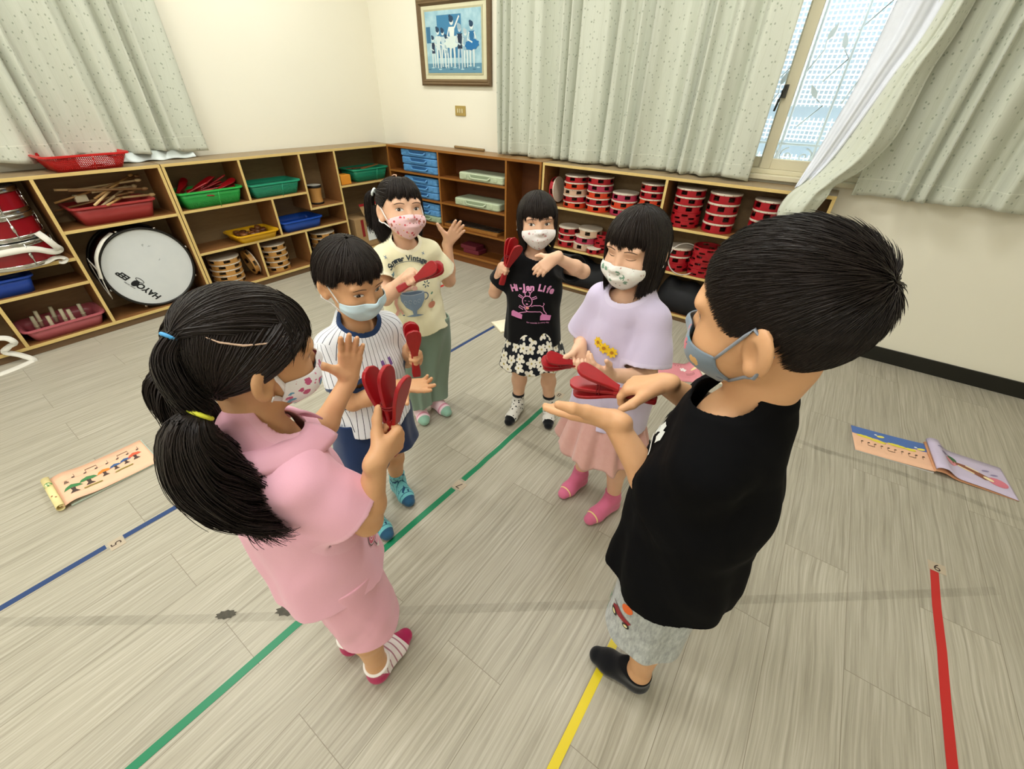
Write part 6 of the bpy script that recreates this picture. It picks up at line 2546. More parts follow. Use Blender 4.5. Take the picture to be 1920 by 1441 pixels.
stripe.socks(cloth_mat('teal_sock', sock_teal), 0.105)
stripe.mask(cloth_mat('surgical_mask', lambda t, tx, tr: t.mix(t.noise(t.mapv(tx, (30, 30, 30)), 1.0, 2), '#c0dce8', '#d2e6ee'), sheen=0.0), -0.032, -0.040, -0.112, -0.080, 58, 0.010, pleats=3, strapc='#eceef0', strap_w=0.0018)
stripe.face((0.25, -0.3))
r = np.random.default_rng(41)
stripe.hair([
    cap_shell(k=1.06),
    hair_bob(r, 6500, lambda d: np.interp(d, [60, 80, 100, 120, 150, 180], [0.012, 0.004, 0.0, -0.035, -0.058, -0.062]), 0.022, half=62, vol=1.15, rad=0.0011, m=12, flick=0.004)])

# ---------- girl in the cream shirt
yel = Child('girl in cream slogan shirt and green trousers clapping beside her raised palm',
            {'R': ((2.420, -2.040), (2.528, -2.102)), 'L': ((2.430, -1.955), (2.572, -1.982))},
            (2.475, -2.041, 0.972), (-22, 11, 3), -30, 0.99, (2.466, -2.036, 0.832),
            {'R': ((2.420, -2.117, 0.795), (2.525, -2.210, 0.690), (2.635, -2.170, 0.797)),
             'L': ((2.512, -1.955, 0.795), (2.525, -1.875, 0.655), (2.520, -1.860, 0.809))},
            {'R': dict(D=(0.55, -0.75, 0.10), N=(0.34, 0.22, -0.72), curl=1.3, thumb='up'),
             'L': dict(D=(0.60, 0.20, 0.77), N=(0.6, -0.75, -0.2), curl=0.08, spread=0.18, thumb='out')},
            M_SKIN_L)
# bring the right wrist to a natural forearm length
m_ye = cloth_mat('cream_jersey', two_tone('#f0eac6', '#f3eed2'))
o, bv = yel.shirt('t_shirt', m_ye, 0.485, 0.114, 0.140, 0.76, 0.66, (0.041, 0.057), 0.046, fold=0.0036, seed=19, collar=0.013)
pr = Print()
DK = '#2c3a44'
pr.arc_text('Summer Vintage', 0.026, DK, 0, -0.105, 0.126, -0.56, 0.56, 0.0008)
pr.add(ribbon([(0.105 * math.sin(a) * 1.1, -0.105 + 0.115 * math.cos(a)) for a in np.linspace(-0.5, 0.5, 14)], 0.002), '#5a6a72')
for a, rr in ((-0.75, 0.07), (0.62, 0.07)):
    pr.add(blob(a * 0.1, 0.03, 0.005, 0.005, 8, 0.2, 0.5), '#8a98a0')
pr.add(([(-0.085, -0.020), (-0.060, -0.012), (-0.066, -0.03), (-0.07, -0.045), (-0.084, -0.038)], [(0, 1, 2, 3, 4)]), '#5a7c88')
B1, B2, B3 = '#7d92a8', '#a9b6c2', '#566a80'
cx, cy = 0.0, -0.135
cup = [(cx - 0.045, cy + 0.03), (cx + 0.045, cy + 0.03), (cx + 0.043, cy), (cx + 0.028, cy - 0.028), (cx + 0.008, cy - 0.042), (cx + 0.006, cy - 0.056), (cx + 0.034, cy - 0.066), (cx - 0.034, cy - 0.066), (cx - 0.006, cy - 0.056), (cx - 0.008, cy - 0.042), (cx - 0.028, cy - 0.028), (cx - 0.043, cy)]
pr.add((cup, [tuple(range(12))]), B1)
pr.add(blob(cx, cy + 0.03, 0.045, 0.009, 20), B2).add(blob(cx, cy + 0.03, 0.038, 0.006, 20), B3)
pr.add(ribbon([(cx + 0.044 + 0.014 * math.sin(a), cy + 0.012 + 0.014 * math.cos(a)) for a in np.linspace(0, math.pi, 12)], 0.004), B3)
for k in range(4):
    pr.add(ribbon([(cx - 0.028 + 0.016 * k + 0.005 * math.cos(a), cy - 0.006 + 0.007 * math.sin(a) + 0.003 * (k % 2)) for a in np.linspace(0, 5.5, 12)], 0.0018), B2)
for x, y in ((-0.03, 0.045), (-0.012, 0.052), (0.01, 0.048)):
    pr.add(blob(cx + x, cy + y, 0.011, 0.009, 12), '#d8a898')
for k in range(6):
    a = k * 1.05
    pr.add(blob(cx + 0.055 + 0.010 * math.cos(a), cy + 0.056 + 0.010 * math.sin(a), 0.005, 0.0025, 8, a), '#4a5a62')
pr.add(ribbon([(cx - 0.055, cy + 0.03), (cx - 0.062, cy - 0.01), (cx - 0.056, cy - 0.04), (cx - 0.066, cy - 0.06)], 0.010), '#d8a494').add(ribbon([(cx - 0.050, cy - 0.035), (cx - 0.042, cy - 0.055)], 0.007), '#d8a494')
pr.add(blob(cx + 0.068, cy - 0.030, 0.015, 0.014, 16), '#d08a70').add(ribbon([(cx + 0.068, cy - 0.017), (cx + 0.072, cy - 0.008)], 0.003), '#5a7a58')
pr.add(blob(cx + 0.072, cy + 0.016, 0.006, 0.004, 10, 0.6), '#6a9078').add(blob(cx - 0.04, cy - 0.058, 0.004, 0.003, 8), B3)
pf = yel.f
pr.place('slogan_print', Matrix(((-yel.r[0], 0, pf[0], yel.N[0] + yel.r[0] * 0.012), (-yel.r[1], 0, pf[1], yel.N[1] + yel.r[1] * 0.012), (0, 1, 0, 0.780), (0, 0, 0, 1))), bv, yel.root, base=yel.base, cell=0.010)
yel.trousers('trousers', cloth_mat('sage_cotton', two_tone('#7d9080', '#869a88')), 0.52, 0.075, 0.082, 0.062, 0.9, fold=0.0045, seed=23, spread=0.0)


def sock_pw(t, tx, tr):
    x, z, _ = sepxyz(t, tx)
    st = t.math('LESS_THAN', t.math('ABSOLUTE', t.math('SUBTRACT', x, 0.66)), 0.03)
    c = t.mix(st, '#eccdd6', '#d890a4')
    return t.mix(t.math('GREATER_THAN', x, 0.76), c, '#8ab09c')


yel.socks(cloth_mat('pink_green_sock', sock_pw), 0.095)
yel.mask(cloth_mat('bear_print_mask', vor_spots(52, [('#d0505a', 1.0, 0.22), ('#a8604a', 0.8, 0.24), ('#e8b040', 1.2, 0.14), ('#7a4a44', 1.5, 0.12)], bg='#f0c8cc')), -0.030, -0.046, -0.115, -0.070, 60, 0.012, strapc='#f0eeee')
yel.face((0.35, 0.1))
r = np.random.default_rng(51)
TR2, TL2 = (0.062, -0.052, 0.040), (-0.062, -0.052, 0.040)
HY = to4(*yel.H)
HYi = HY.inverted()


def hang(tie, out, L, Hm_, Hi_, n=5):
    w0_ = np.array(Hm_ @ Vector(tie))
    o_ = np.array(Hm_.to_3x3() @ Vector(out))
    return [loc(w0_ + o_ * 0.022 * min(1, k * 0.8) + A3((0, 0, -L * (k / (n - 1)) ** 1.1 + (0.010 if k == 1 else 0))), Hi_) for k in range(n)]


yel.hair([
    cap_shell(k=1.05),
    hair_to_tie(r, 2600, TR2, lambda a, ph: (a > 0) & ((ph > 0.5) | (a > 1.0)), 1.07, rad=0.0011),
    hair_to_tie(r, 2200, TL2, lambda a, ph: (a < 0) & ((ph > 0.5) | (a < -1.0)), 1.07, rad=0.0011),
    hair_tail(r, 900, hang((0.074, -0.060, 0.046), (0.8, -0.5, 0), 0.13, HY, HYi), 0.009, 0.018, 0.0011, fray=0.3),
    hair_tail(r, 900, hang((-0.074, -0.060, 0.046), (-0.8, -0.5, 0), 0.13, HY, HYi), 0.009, 0.018, 0.0011, fray=0.3),
    hair_tail(r, 900, [A3((0.058, -0.055, 0.0)), A3((0.062, -0.060, -0.04)), A3((0.060, -0.056, -0.085)), A3((0.050, -0.05, -0.12))], 0.028, 0.030, 0.0011, fray=0.3),
    hair_tail(r, 900, [A3((-0.058, -0.055, 0.0)), A3((-0.062, -0.060, -0.04)), A3((-0.060, -0.056, -0.085)), A3((-0.050, -0.05, -0.12))], 0.028, 0.030, 0.0011, fray=0.3),
    hair_tail(r, 1200, [A3((0, -0.080, 0.0)), A3((0, -0.082, -0.05)), A3((0, -0.070, -0.10)), A3((0.0, -0.06, -0.125))], 0.05, 0.055, 0.0011, fray=0.3),
    (lambda q: q)(hair_bob(r, 1200, 0.0, 0.016, half=52, vol=1.12, rad=0.0010, m=12, only_front=True))])
yel.tie((0.072, -0.060, 0.046), (0.7, -0.5, 0.4), 0.012, '#e8f0ec', 0.004)
yel.tie((-0.072, -0.060, 0.046), (-0.7, -0.5, 0.4), 0.012, '#e8f0ec', 0.004)
P_ = [ell_pt(np.array([a]), phi=np.array([ph]), k=1.125)[0] for a, ph in ((0.35, 0.42), (0.30, 0.22), (1.2, 0.10), (2.8, 0.25), (3.0, 0.6))]
yel.on_head(MB().tube([tuple(p) for p in P_], [0.0012, 0.0018, 0.0018, 0.0018, 0.001], 6).build('parting', M_SKIN_L))

# ---------- small girl in the black shirt
blk = Child('small girl in black shirt and daisy skirt holding a clapper before her face',
            {'R': ((2.802, -1.713), (2.836, -1.872)), 'L': ((2.925, -1.640), (3.008, -1.778))},
            (2.855, -1.727, 0.932), (-51, 4, -2), -62, 0.922, (2.852, -1.722, 0.794),
            {'R': ((2.777, -1.762, 0.759), (2.700, -1.785, 0.618), (2.752, -1.809, 0.744)),
             'L': ((2.928, -1.682, 0.759), (3.075, -1.750, 0.783), (3.022, -1.863, 0.852))},
            {'R': dict(D=(0.50, -0.75, 0.10), N=(0.76, 0.47, -0.24), curl=1.3, thumb='up'),
             'L': dict(D=(-0.65, -0.37, -0.66), N=(-0.55, 0.2, -0.80), curl=[0.15, 0.18, 0.22, 0.3], spread=0.10, thumb='side')},
            M_SKIN_L)
o, bv = blk.shirt('t_shirt', cloth_mat('black_cotton', two_tone('#101012', '#131316'), 0.8, 0.1), 0.430, 0.116, 0.140, 0.76, 0.70, (0.041, 0.060), 0.047, fold=0.0034, seed=27, collar=0.012)
pr = Print()
PKC = '#e49ac8'
pr.arc_text('Hi-Jan Life', 0.034, PKC, 0, -0.155, 0.185, -0.42, 0.42, 0.0016)
LW = 0.0032


def line(pts, wd=LW):
    pr.add(ribbon(pts, wd), PKC)


hx, hy = -0.016, -0.022
line([(hx + 0.019 * math.cos(a), hy - 0.002 + 0.022 * math.sin(a)) for a in np.linspace(0, 2 * math.pi, 24)])
for s_ in (-1, 1):
    line([(hx + s_ * 0.018, hy + 0.014), (hx + s_ * 0.032, hy + 0.020), (hx + s_ * 0.036, hy + 0.013), (hx + s_ * 0.020, hy + 0.008)])
    line([(hx + s_ * 0.008, hy + 0.020), (hx + s_ * 0.011, hy + 0.034), (hx + s_ * 0.018, hy + 0.040)])
    line([(hx + s_ * 0.010, hy + 0.030), (hx + s_ * 0.004, hy + 0.038)])
    line([(hx + s_ * 0.010, hy + 0.000), (hx + s_ * 0.004, hy + 0.001)], 0.002)
pr.add(blob(hx, hy - 0.012, 0.0045, 0.003, 10), PKC)
line([(hx + 0.016, hy - 0.020), (0.012, -0.038), (0.034, -0.040), (0.044, -0.046), (0.050, -0.034), (0.046, -0.030)])
line([(0.046, -0.046), (0.050, -0.062), (0.062, -0.078)])
line([(hx - 0.010, hy - 0.024), (-0.022, -0.058), (-0.012, -0.066), (0.016, -0.064), (0.036, -0.066), (0.052, -0.082)])
line([(-0.024, -0.052), (-0.044, -0.046), (-0.048, -0.054), (-0.030, -0.060)])
line([(-0.014, -0.066), (-0.034, -0.074), (-0.050, -0.082)])
pr.add(blob(-0.014, -0.050, 0.007, 0.006, 10), '#e89a90')
for x0, w2 in ((-0.078, 0.044), (0.036, 0.040)):
    pr.add(([(x0, -0.102), (x0 + w2, -0.104), (x0 + w2 + 0.002, -0.084), (x0 + w2 * .75, -0.090), (x0 + w2 * .55, -0.078), (x0 + w2 * .35, -0.088), (x0 + w2 * .15, -0.076), (x0, -0.084)], [tuple(range(8))]), '#d884b8')
pr.text('fun outside in every day', 0.009, PKC, 0.03, -0.112)
pr.place('slogan_print', Matrix(((-blk.r[0], 0, blk.f[0], blk.N[0]), (-blk.r[1], 0, blk.f[1], blk.N[1]), (0, 1, 0, 0.660), (0, 0, 0, 1))), bv, blk.root, base=blk.base, cell=0.010)


def daisies(t, tx, tr):
    v = t.n('TexVoronoi', voronoi_dimensions='2D')
    sc_ = 19.0
    t.set(v.inputs['Vector'], tx)
    v.inputs['Scale'].default_value = sc_
    v.inputs['Randomness'].default_value = 0.55
    dv = t.n('VectorMath', operation='SUBTRACT')
    t.set(dv.inputs[0], tx)
    t.set(dv.inputs[1], v.outputs['Position'])
    x, y, z = sepxyz(t, dv.outputs[0])
    ang = t.math('ARCTAN2', y, x)
    r_ = t.math('SQRT', t.math('ADD', t.math('MULTIPLY', x, x), t.math('MULTIPLY', y, y)))
    cl = sepxyz(t, v.outputs['Color'])[0]
    pet = t.math('MULTIPLY_ADD', t.math('ABSOLUTE', t.math('COSINE', t.math('ADD', t.math('MULTIPLY', ang, 2.5), t.math('MULTIPLY', cl, 6.0)))), 0.0125, 0.014)
    flower = t.math('LESS_THAN', r_, pet)
    c = t.mix(flower, '#12161e', '#ece8da')
    return t.mix(t.math('LESS_THAN', r_, 0.0048), c, '#b8a868')


m_da = cloth_mat('daisy_print', daisies)
blk.skirt('skirt', m_da, 0.50, 0.310, 0.102, 0.158, 7, 0.010, 5, 0.82, 0.010)
blk.socks(cloth_mat('spotted_sock', lambda t, tx, tr: t.mix(t.math('MAXIMUM', t.math('GREATER_THAN', sepxyz(t, tx)[0], 0.78), t.math('GREATER_THAN', tr, 0.5)), t.mix(t.math('LESS_THAN', (lambda v: (t.set(v.inputs['Vector'], t.mapv(tx, (0.155, 1, 1))), setattr(v.inputs['Scale'], 'default_value', 75), v.outputs['Distance'])[-1])(t.n('TexVoronoi')), 0.30), '#dedbd4', '#2a2a2c'), '#121418')), 0.118)
blk.mask(cloth_mat('rose_print_mask', vor_spots(50, [('#cf9a9c', 0.9, 0.20), ('#b05a5e', 1.3, 0.10), ('#9aa09a', 1.6, 0.10)], bg='#f1ecea')), -0.028, -0.044, -0.116, -0.078, 62, 0.012, strapc='#f0eeee')
blk.face((0.5, 0.0))
r = np.random.default_rng(61)
blk.hair([bob_shell(-0.105, 0.006, 56, 1.08), hair_bob(r, 5200, -0.108, 0.000, half=56, vol=1.13, rad=0.0012, flick=0.014)])

# ---------- girl in the lilac shirt
pur = Child('girl in lilac shirt and pink tulle skirt looking down with a bob haircut',
            {'R': ((3.286, -1.951), (3.257, -2.098)), 'L': ((3.444, -1.987), (3.393, -2.145))},
            (3.338, -2.000, 0.988), (-100, -4, 0), -102, 0.960, (3.346, -1.995, 0.845),
            {'R': ((3.258, -1.988, 0.810), (3.208, -1.965, 0.646), (3.256, -2.093, 0.691)),
             'L': ((3.436, -2.020, 0.810), (3.464, -2.070, 0.650), (3.390, -2.171, 0.686))},
            {'R': dict(D=(0.30, -0.60, -0.75), N=(0.47, -0.57, 0.645), curl=1.3, thumb='up'),
             'L': dict(D=(-0.62, -0.60, 0.45), N=(-0.5, 0.2, 0.8), curl=[0.4, 0.5, 0.6, 0.7], thumb='side')},
            M_SKIN_L)
m_pu = cloth_mat('lilac_jersey', two_tone('#cbc0da', '#d2c8e0'))
o, bv = pur.shirt('t_shirt', m_pu, 0.425, 0.118, 0.156, 0.78, 0.78, (0.043, 0.066), 0.053, fold=0.0044, seed=33, collar=0.014)
pr = Print()
for i, (x, y) in enumerate(((-0.024, 0.008), (0.0, 0.0), (0.024, -0.006))):
    for k in range(8):
        a = k * math.pi / 4
        pr.add(blob(x + 0.010 * math.cos(a), y + 0.010 * math.sin(a), 0.0066, 0.0042, 10, a), '#ecc428')
    pr.add(blob(x, y, 0.0052, 0.0052, 12), '#b07820')
pr.place('flower_print', Matrix(((-pur.r[0], 0, pur.f[0], pur.N[0] - pur.r[0] * 0.005), (-pur.r[1], 0, pur.f[1], pur.N[1] - pur.r[1] * 0.005), (0, 1, 0, 0.712), (0, 0, 0, 1))), bv, pur.root, base=pur.base)
t = NT('pink_tulle')
t.fin(t.mix(t.noise(t.mapv(t.attr('tx').outputs['Vector'], (60, 60, 60)), 1.0, 3), '#dfa9a0', '#e8b9b0'), 0.8, spec=0.1, sheen=0.4)
tr_ = t.n('BsdfTransparent')
mx = t.n('MixShader')
mx.inputs[0].default_value = 0.72
t.t.links.new(tr_.outputs[0], mx.inputs[1])
t.t.links.new(t.b.outputs[0], mx.inputs[2])
t.t.links.new(mx.outputs[0], t.t.nodes['Material Output'].inputs[0])
M_TULLE = t.m
sk = pur.skirt('skirt', M_TULLE, 0.50, 0.292, 0.105, 0.172, 11, 0.013, 8, 0.85, 0.012, 0.001)
sk2 = pur.skirt('skirt_lining', plain('#dba79e', 0.8), 0.50, 0.325, 0.100, 0.140, 9, 0.008, 9, 0.85, 0.008)
pur.socks(cloth_mat('pink_sock', lambda t, tx, tr: t.mix(t.math('LESS_THAN', t.math('ABSOLUTE', t.math('SUBTRACT', sepxyz(t, tx)[0], 0.80)), 0.012), '#cf6c8c', '#e6d08a')), 0.098)
pur.mask(cloth_mat('green_print_mask', vor_spots(46, [('#7da08a', 0.9, 0.30), ('#eef0ea', 1.0, 0.24), ('#8a8a86', 1.6, 0.14), ('#c8a8a0', 1.1, 0.12)], bg='#eceae4')), -0.030, -0.046, -0.116, -0.074, 64, 0.012, strapc='#f0eeee')
pur.face((0, -0.4), closed=0.8)
r = np.random.default_rng(71)
pur.hair([bob_shell(-0.118, 0.016, 50, 1.10), hair_bob(r, 6200, -0.122, 0.012, half=50, vol=1.15, rad=0.0012, flick=0.012)])

# ---------- clappers in the hands
def held(child, side, axis, flat, label, L=0.16, spread=(0, 14, -13), shift=0.0):
    g, Tt, D, Nn = child.hands[side]['res']
    ax_ = unit(axis) if axis is not None else Tt
    return clapper(tuple(g + ax_ * (0.022 + shift)), tuple(ax_), tuple(flat), label, spread, L, 'red clappers held by the children', 0.075)


held(pink, 'R', (0.02, 0.05, 1), (1.0, 0.28, 0.0), 'red clapper held upright by the girl in pink', 0.115, (0, 15, -14))
held(boy, 'R', (-0.96, -0.22, -0.02), (0.0, -0.1, 1.0), 'red clapper swung by the tall boy in black over his palm', 0.100, (0, 22, -10), 0.0)
held(stripe, 'L', None, (0.75, -0.5, 0.1), 'red clapper held by the boy in the pinstriped shirt', 0.098)
held(yel, 'R', None, (0.4, -0.9, 0.5), 'red clapper held by the girl in the cream shirt', 0.105)
held(blk, 'R', None, (0.85, -0.35, 0.1), 'red clapper raised before the face of the girl in black', 0.11, (0, 22, -10))
held(pur, 'R', None, (0.1, -0.5, 0.85), 'red clapper held low by the girl in the lilac shirt', 0.092)
# ------------------------------------------------------------------ tapes, labels and songbooks on the floor
def tape(pts, wd, col, label, z=0.0008, group=None):
    v, f = ribbon(pts, wd)
    b = MB()
    n = len(v)
    base = (pts[0][0], pts[0][1], 0)
    b.add([(x - base[0], y - base[1], z) for x, y in v], f)
    t = NT('floor_tape')
    nn = t.noise(t.coord(), 30, 4, 0.7)
    c = t.mix(t.math('GREATER_THAN', nn, 0.74), col, tuple(x * 0.6 for x in lin(col)))
    o = b.build('floor_tape', t.fin(c, 0.4, spec=0.4), None, base, solid=0.0006)
    return props(o, label, 'tape', group)


def wav(x0, y0, x1, y1, n=14, a=0.0015, seed=1):
    r = np.random.default_rng(seed)
    return [(x0 + (x1 - x0) * k / (n - 1) + r.uniform(-a, a), y0 + (y1 - y0) * k / (n - 1)) for k in range(n)]


tape(wav(2.800, -4.5, 2.884, -2.305, seed=1), 0.024, '#157a52', 'green tape line on the floor running under the girl in pink, near half')
tape(wav(2.8855, -2.245, 2.901, -1.600, seed=2), 0.023, '#157a52', 'green tape line on the floor ending at the small girl in black')
tape(wav(2.094, -4.6, 2.0945, -3.205, seed=3), 0.022, '#27406e', 'blue tape line on the floor left of the number five label')
tape(wav(2.096, -3.155, 2.157, -1.036, seed=4), 0.022, '#27406e', 'blue tape line on the floor passing behind the ponytailed girl to the far book')
tape(wav(3.622, -4.2, 3.650, -2.30, seed=5), 0.023, '#d6c020', 'yellow tape line on the floor under the tall boy')
tape(wav(4.395, -3.6, 4.442, -1.600, seed=6), 0.023, '#b82a28', 'long red tape line on the bare floor beyond the tall boy')
tape(wav(1.378, -0.95, 1.387, -0.622, 6, seed=7), 0.026, '#b82a28', 'short red tape on the floor before the dark corner unit')
for txt, x, y, lab in (('5', 2.108, -3.178, 'small paper label with number 5 on the blue tape'), ('7', 2.893, -2.277, 'small paper label with number 7 on the green tape'), ('8', 2.906, -1.497, 'worn paper label with number 8 beyond the green tape end'), ('9', 4.452, -1.578, 'worn paper label at the end of the long red tape')):
    e = empty('floor_label', (x, y, 0), lab, 'label', 'numbered paper labels on the floor')
    MB().box((-0.024, -0.021, 0.0004), (0.024, 0.021, 0.0011)).build('paper', plain('#b5a690', 0.6), e)
    Print().text(txt, 0.042, '#3a2a22').place('number', Matrix(((-1, 0, 0, 0), (0, -1, 0, 0), (0, 0, 1, 0.0011), (0, 0, 0, 1))), parent=e, off=0.0003)


# old tape residue: grey grime with ragged, patchy edges
def m_residue():
    t = NT('tape_residue')
    o = t.coord()
    n = t.noise(o, 9, 5, 0.7)
    n2 = t.noise(o, 55, 4, 0.7)
    a = t.math('MULTIPLY', t.math('MULTIPLY_ADD', t.math('POWER', n, 2.0), 0.65, 0.0, True), t.math('MULTIPLY_ADD', n2, 1.0, 0.1, True))
    sp = t.n('BsdfTransparent')
    mx = t.n('MixShader')
    t.set(mx.inputs[0], a)
    t.fin('#55503f', 0.6)
    t.t.links.new(sp.outputs[0], mx.inputs[1])
    t.t.links.new(t.b.outputs[0], mx.inputs[2])
    t.t.links.new(mx.outputs[0], t.t.nodes['Material Output'].inputs[0])
    return t.m


M_RES = m_residue()
for i, (pts, wd) in enumerate((([(1.9, -3.66), (2.642, -3.103), (3.139, -2.709), (3.466, -2.456), (4.218, -1.872), (4.607, -1.566)], 0.027), ([(4.05, -1.14), (4.374, -1.10), (4.76, -1.125)], 0.028), ([(1.5, -1.9), (2.013, -1.912), (2.793, -1.904), (3.3, -1.918)], 0.034), ([(4.121, -1.139), (3.9, -1.13)], 0.03))):
    v, f = ribbon(pts, wd)
    o = MB().add([(x, y, 0.0006) for x, y in v], f).build('tape_residue', M_RES)
    props(o, ['long grey streak of old tape residue crossing the floor under the tall boy', 'grey streak of tape residue beside the open songbook', 'faint grey tape residue crossing the floor behind the circle of children', 'short faint tape residue in front of the songbook'][i], 'mark', None, 'stuff')
for i, (x, y, rr) in enumerate(((2.66, -3.075, 0.022), (2.80, -2.955, 0.030))):
    v, f = blob(x, y, rr * 1.3, rr * 0.6, 20, 0.75, 0.12)
    o = MB().add([(a, b, 0.0009) for a, b in v], f).build('scuff_mark', plain('#4a463c', 0.7, var=0.5, scale=90))
    props(o, ['dark scuff mark on the residue streak left of the green tape', 'speckled dark scuff mark beside the green tape and pink shorts'][i], 'mark')


# songbooks
def page_surface(L, W, hfun, nx=40, ny=6, x0=0.0):
    G = np.zeros((nx, ny, 3))
    for i in range(nx):
        for j in range(ny):
            x = x0 + L * i / (nx - 1)
            G[i, j] = (x, W * j / (ny - 1), hfun(i / (nx - 1), j / (ny - 1)))
    return G


def notes(pr, x0, x1, y, n, col='#3a3432', up=1, rows=1):
    for k in range(n):
        x = x0 + (x1 - x0) * k / (n - 1)
        pr.add(blob(x, y, 0.0052, 0.0034, 10, 0.4), col)
        pr.add(ribbon([(x + 0.0045 * up, y), (x + 0.0045 * up, y + up * 0.022)], 0.0011), col)
        if k % 3 == 1 and k + 1 < n:
            x2 = x0 + (x1 - x0) * (k + 1) / (n - 1)
            pr.add(ribbon([(x + 0.0045 * up, y + up * 0.022), (x2 + 0.0045 * up, y + up * 0.022)], 0.003), col)


def bvh_of(o):
    me = o.data
    return BVHTree.FromPolygons([v.co.copy() for v in me.vertices], [tuple(p.vertices) for p in me.polygons])


# book by the girl in pink: long page with mushrooms, left edge rolled under
# local frame: x along the book (roll at 0), y across
bl = empty('songbook', (1.789, -3.238, 0), 'open songbook with peach page of mushroom trees and a rolled edge', 'book')
bl.rotation_euler = (0, 0, math.atan2(0.308, 0.005) )
BLn, BWd = 0.305, 0.212
gp = page_surface(BLn, BWd, lambda u, v: 0.009 + 0.012 * math.exp(-((u - 0.12) / 0.14) ** 2) + 0.004 * math.sin(5 * u) * (1 - u))
M_PEACH = plain('#ecbc9c', 0.6, var=0.03)
page = MB().grid(gp).build('page', M_PEACH, bl, solid=0.0012)
MB().box((0.02, 0.002, 0.0006), (BLn + 0.004, BWd + 0.004, 0.006)).build('page_block', plain('#b9c8b8', 0.7), bl, bevel=0.001)
rl = MB()
R0 = 0.016
pts = []
for k in range(26):
    a = -0.9 + k * 0.30
    rr = R0 - 0.00035 * k
    pts.append((-0.004 + rr * math.cos(a + math.pi / 2), R0 + 0.002 + rr * math.sin(a + math.pi / 2)))
v = []
for (x, z) in pts:
    v += [(x, -0.002, z), (x, BWd + 0.002, z)]
rl.add(v, [(2 * k, 2 * k + 1, 2 * k + 3, 2 * k + 2) for k in range(25)], 0, True)
roll = rl.build('rolled_page', plain('#e8d79a', 0.6, var=0.04), bl, solid=0.0012)
pg = Print()
G_ = '#3f7d4a'
for (x, y, cc, s_) in ((0.050, 0.075, G_, 1.15), (0.098, 0.092, G_, 1.15), (0.148, 0.098, '#d9822e', 0.95), (0.186, 0.104, '#3a5c8c', 0.8), (0.222, 0.110, '#3a5c8c', 0.8), (0.256, 0.116, '#cf5a3c', 1.0)):
    pg.add(([(x - 0.024 * s_, y), (x - 0.016 * s_, y + 0.016 * s_), (x, y + 0.026 * s_), (x + 0.018 * s_, y + 0.018 * s_), (x + 0.025 * s_, y + 0.004 * s_), (x + 0.008 * s_, y + 0.002 * s_), (x, y + 0.006 * s_), (x - 0.010 * s_, y + 0.002 * s_)], [tuple(range(8))]), cc)
    pg.add(([(x - 0.006 * s_, y + 0.004 * s_), (x + 0.006 * s_, y + 0.004 * s_), (x + 0.005 * s_, y - 0.012 * s_), (x + 0.013 * s_, y - 0.026 * s_), (x - 0.012 * s_, y - 0.026 * s_), (x - 0.004 * s_, y - 0.012 * s_)], [tuple(range(6))]), '#4a3a34')
pg.add(ribbon([(0.03, 0.142), (0.12, 0.148), (0.20, 0.150), (0.285, 0.160)], 0.0008), '#8a7468')
notes(pg, 0.065, 0.275, 0.150, 7)
pg.text('&', 0.026, '#4a423c', 0.042, 0.128)
for x0, x1, y in ((0.075, 0.13, 0.046), (0.175, 0.235, 0.062)):
    pg.add(ribbon([(x0, y), (x0 + 0.02, y + 0.004), (x1, y + 0.002)], 0.007), '#8f8440')
pg.place('music_print', Matrix(((1, 0, 0, 0), (0, 1, 0, 0), (0, 0, 1, 0), (0, 0, 0, 1))), bvh_of(page), bl, off=0.0014, step=0.00005)
Print().add(blob(0, 0, 0.014, 0.012, 16), '#4a8a4a').add(blob(0, 0, 0.007, 0.006, 12), '#dfe0b8').add(blob(-0.10, 0.004, 0.003, 0.003, 8), '#9a5a3a').add(blob(-0.085, -0.004, 0.003, 0.003, 8), '#9a5a3a').place('cover_print', Matrix(((0, 1, 0, -0.004), (1, 0, 0, 0.155), (0, 0, 1, 0.036), (0, 0, 0, 1))), bvh_of(roll), bl, off=0.0014, far=0.1)

# open book beyond the tall boy
br_ = empty('songbook', (4.205, -1.052, 0), 'open songbook with blue and peach page, its other page curling up', 'book')
br_.rotation_euler = (0, 0, 0.12)
gp = page_surface(0.285, 0.195, lambda u, v: 0.007 + 0.007 * u ** 3)
pL = MB().grid(gp).build('page', M_PEACH, br_, solid=0.0015)
MB().box((0.002, 0.001, 0.0006), (0.285, 0.194, 0.0055)).build('page_block', plain('#d6d6d2', 0.7), br_)
pg = Print()
wv = [(0.0, 0.135)] + [(0.02 * k, 0.128 + 0.006 * math.sin(k * 1.7)) for k in range(1, 14)] + [(0.284, 0.130)]
pg.add((wv + [(0.284, 0.194), (0.0, 0.194)], [tuple(range(len(wv) + 2))]), '#4f6fae')
for x, y, w_ in ((0.05, 0.126, 0.034), (0.10, 0.116, 0.03), (0.17, 0.122, 0.035), (0.22, 0.118, 0.02)):
    pg.add(blob(x, y, w_, 0.010, 22, -0.05, 0.10), '#e2d24a')
for x, y in ((0.115, 0.160), (0.262, 0.140)):
    pg.add(blob(x, y, 0.016, 0.008, 14, 0.3), '#e8dc60').add(blob(x - 0.018, y + 0.006, 0.006, 0.005, 8), '#dfe6ea')
notes(pg, 0.035, 0.26, 0.084, 10, '#3a2418', -1)
pg.place('music_print', Matrix.Identity(4), bvh_of(pL), br_, off=0.0016, step=0.00005)
gp = page_surface(0.27, 0.205, lambda u, v: 0.012 + 0.040 * math.exp(-((u - 0.10) / 0.13) ** 2) * (0.75 + 0.25 * v) + 0.010 * math.sin(math.pi * u) * (1 - v) * 0.6 - 0.008 * u, x0=0.282)
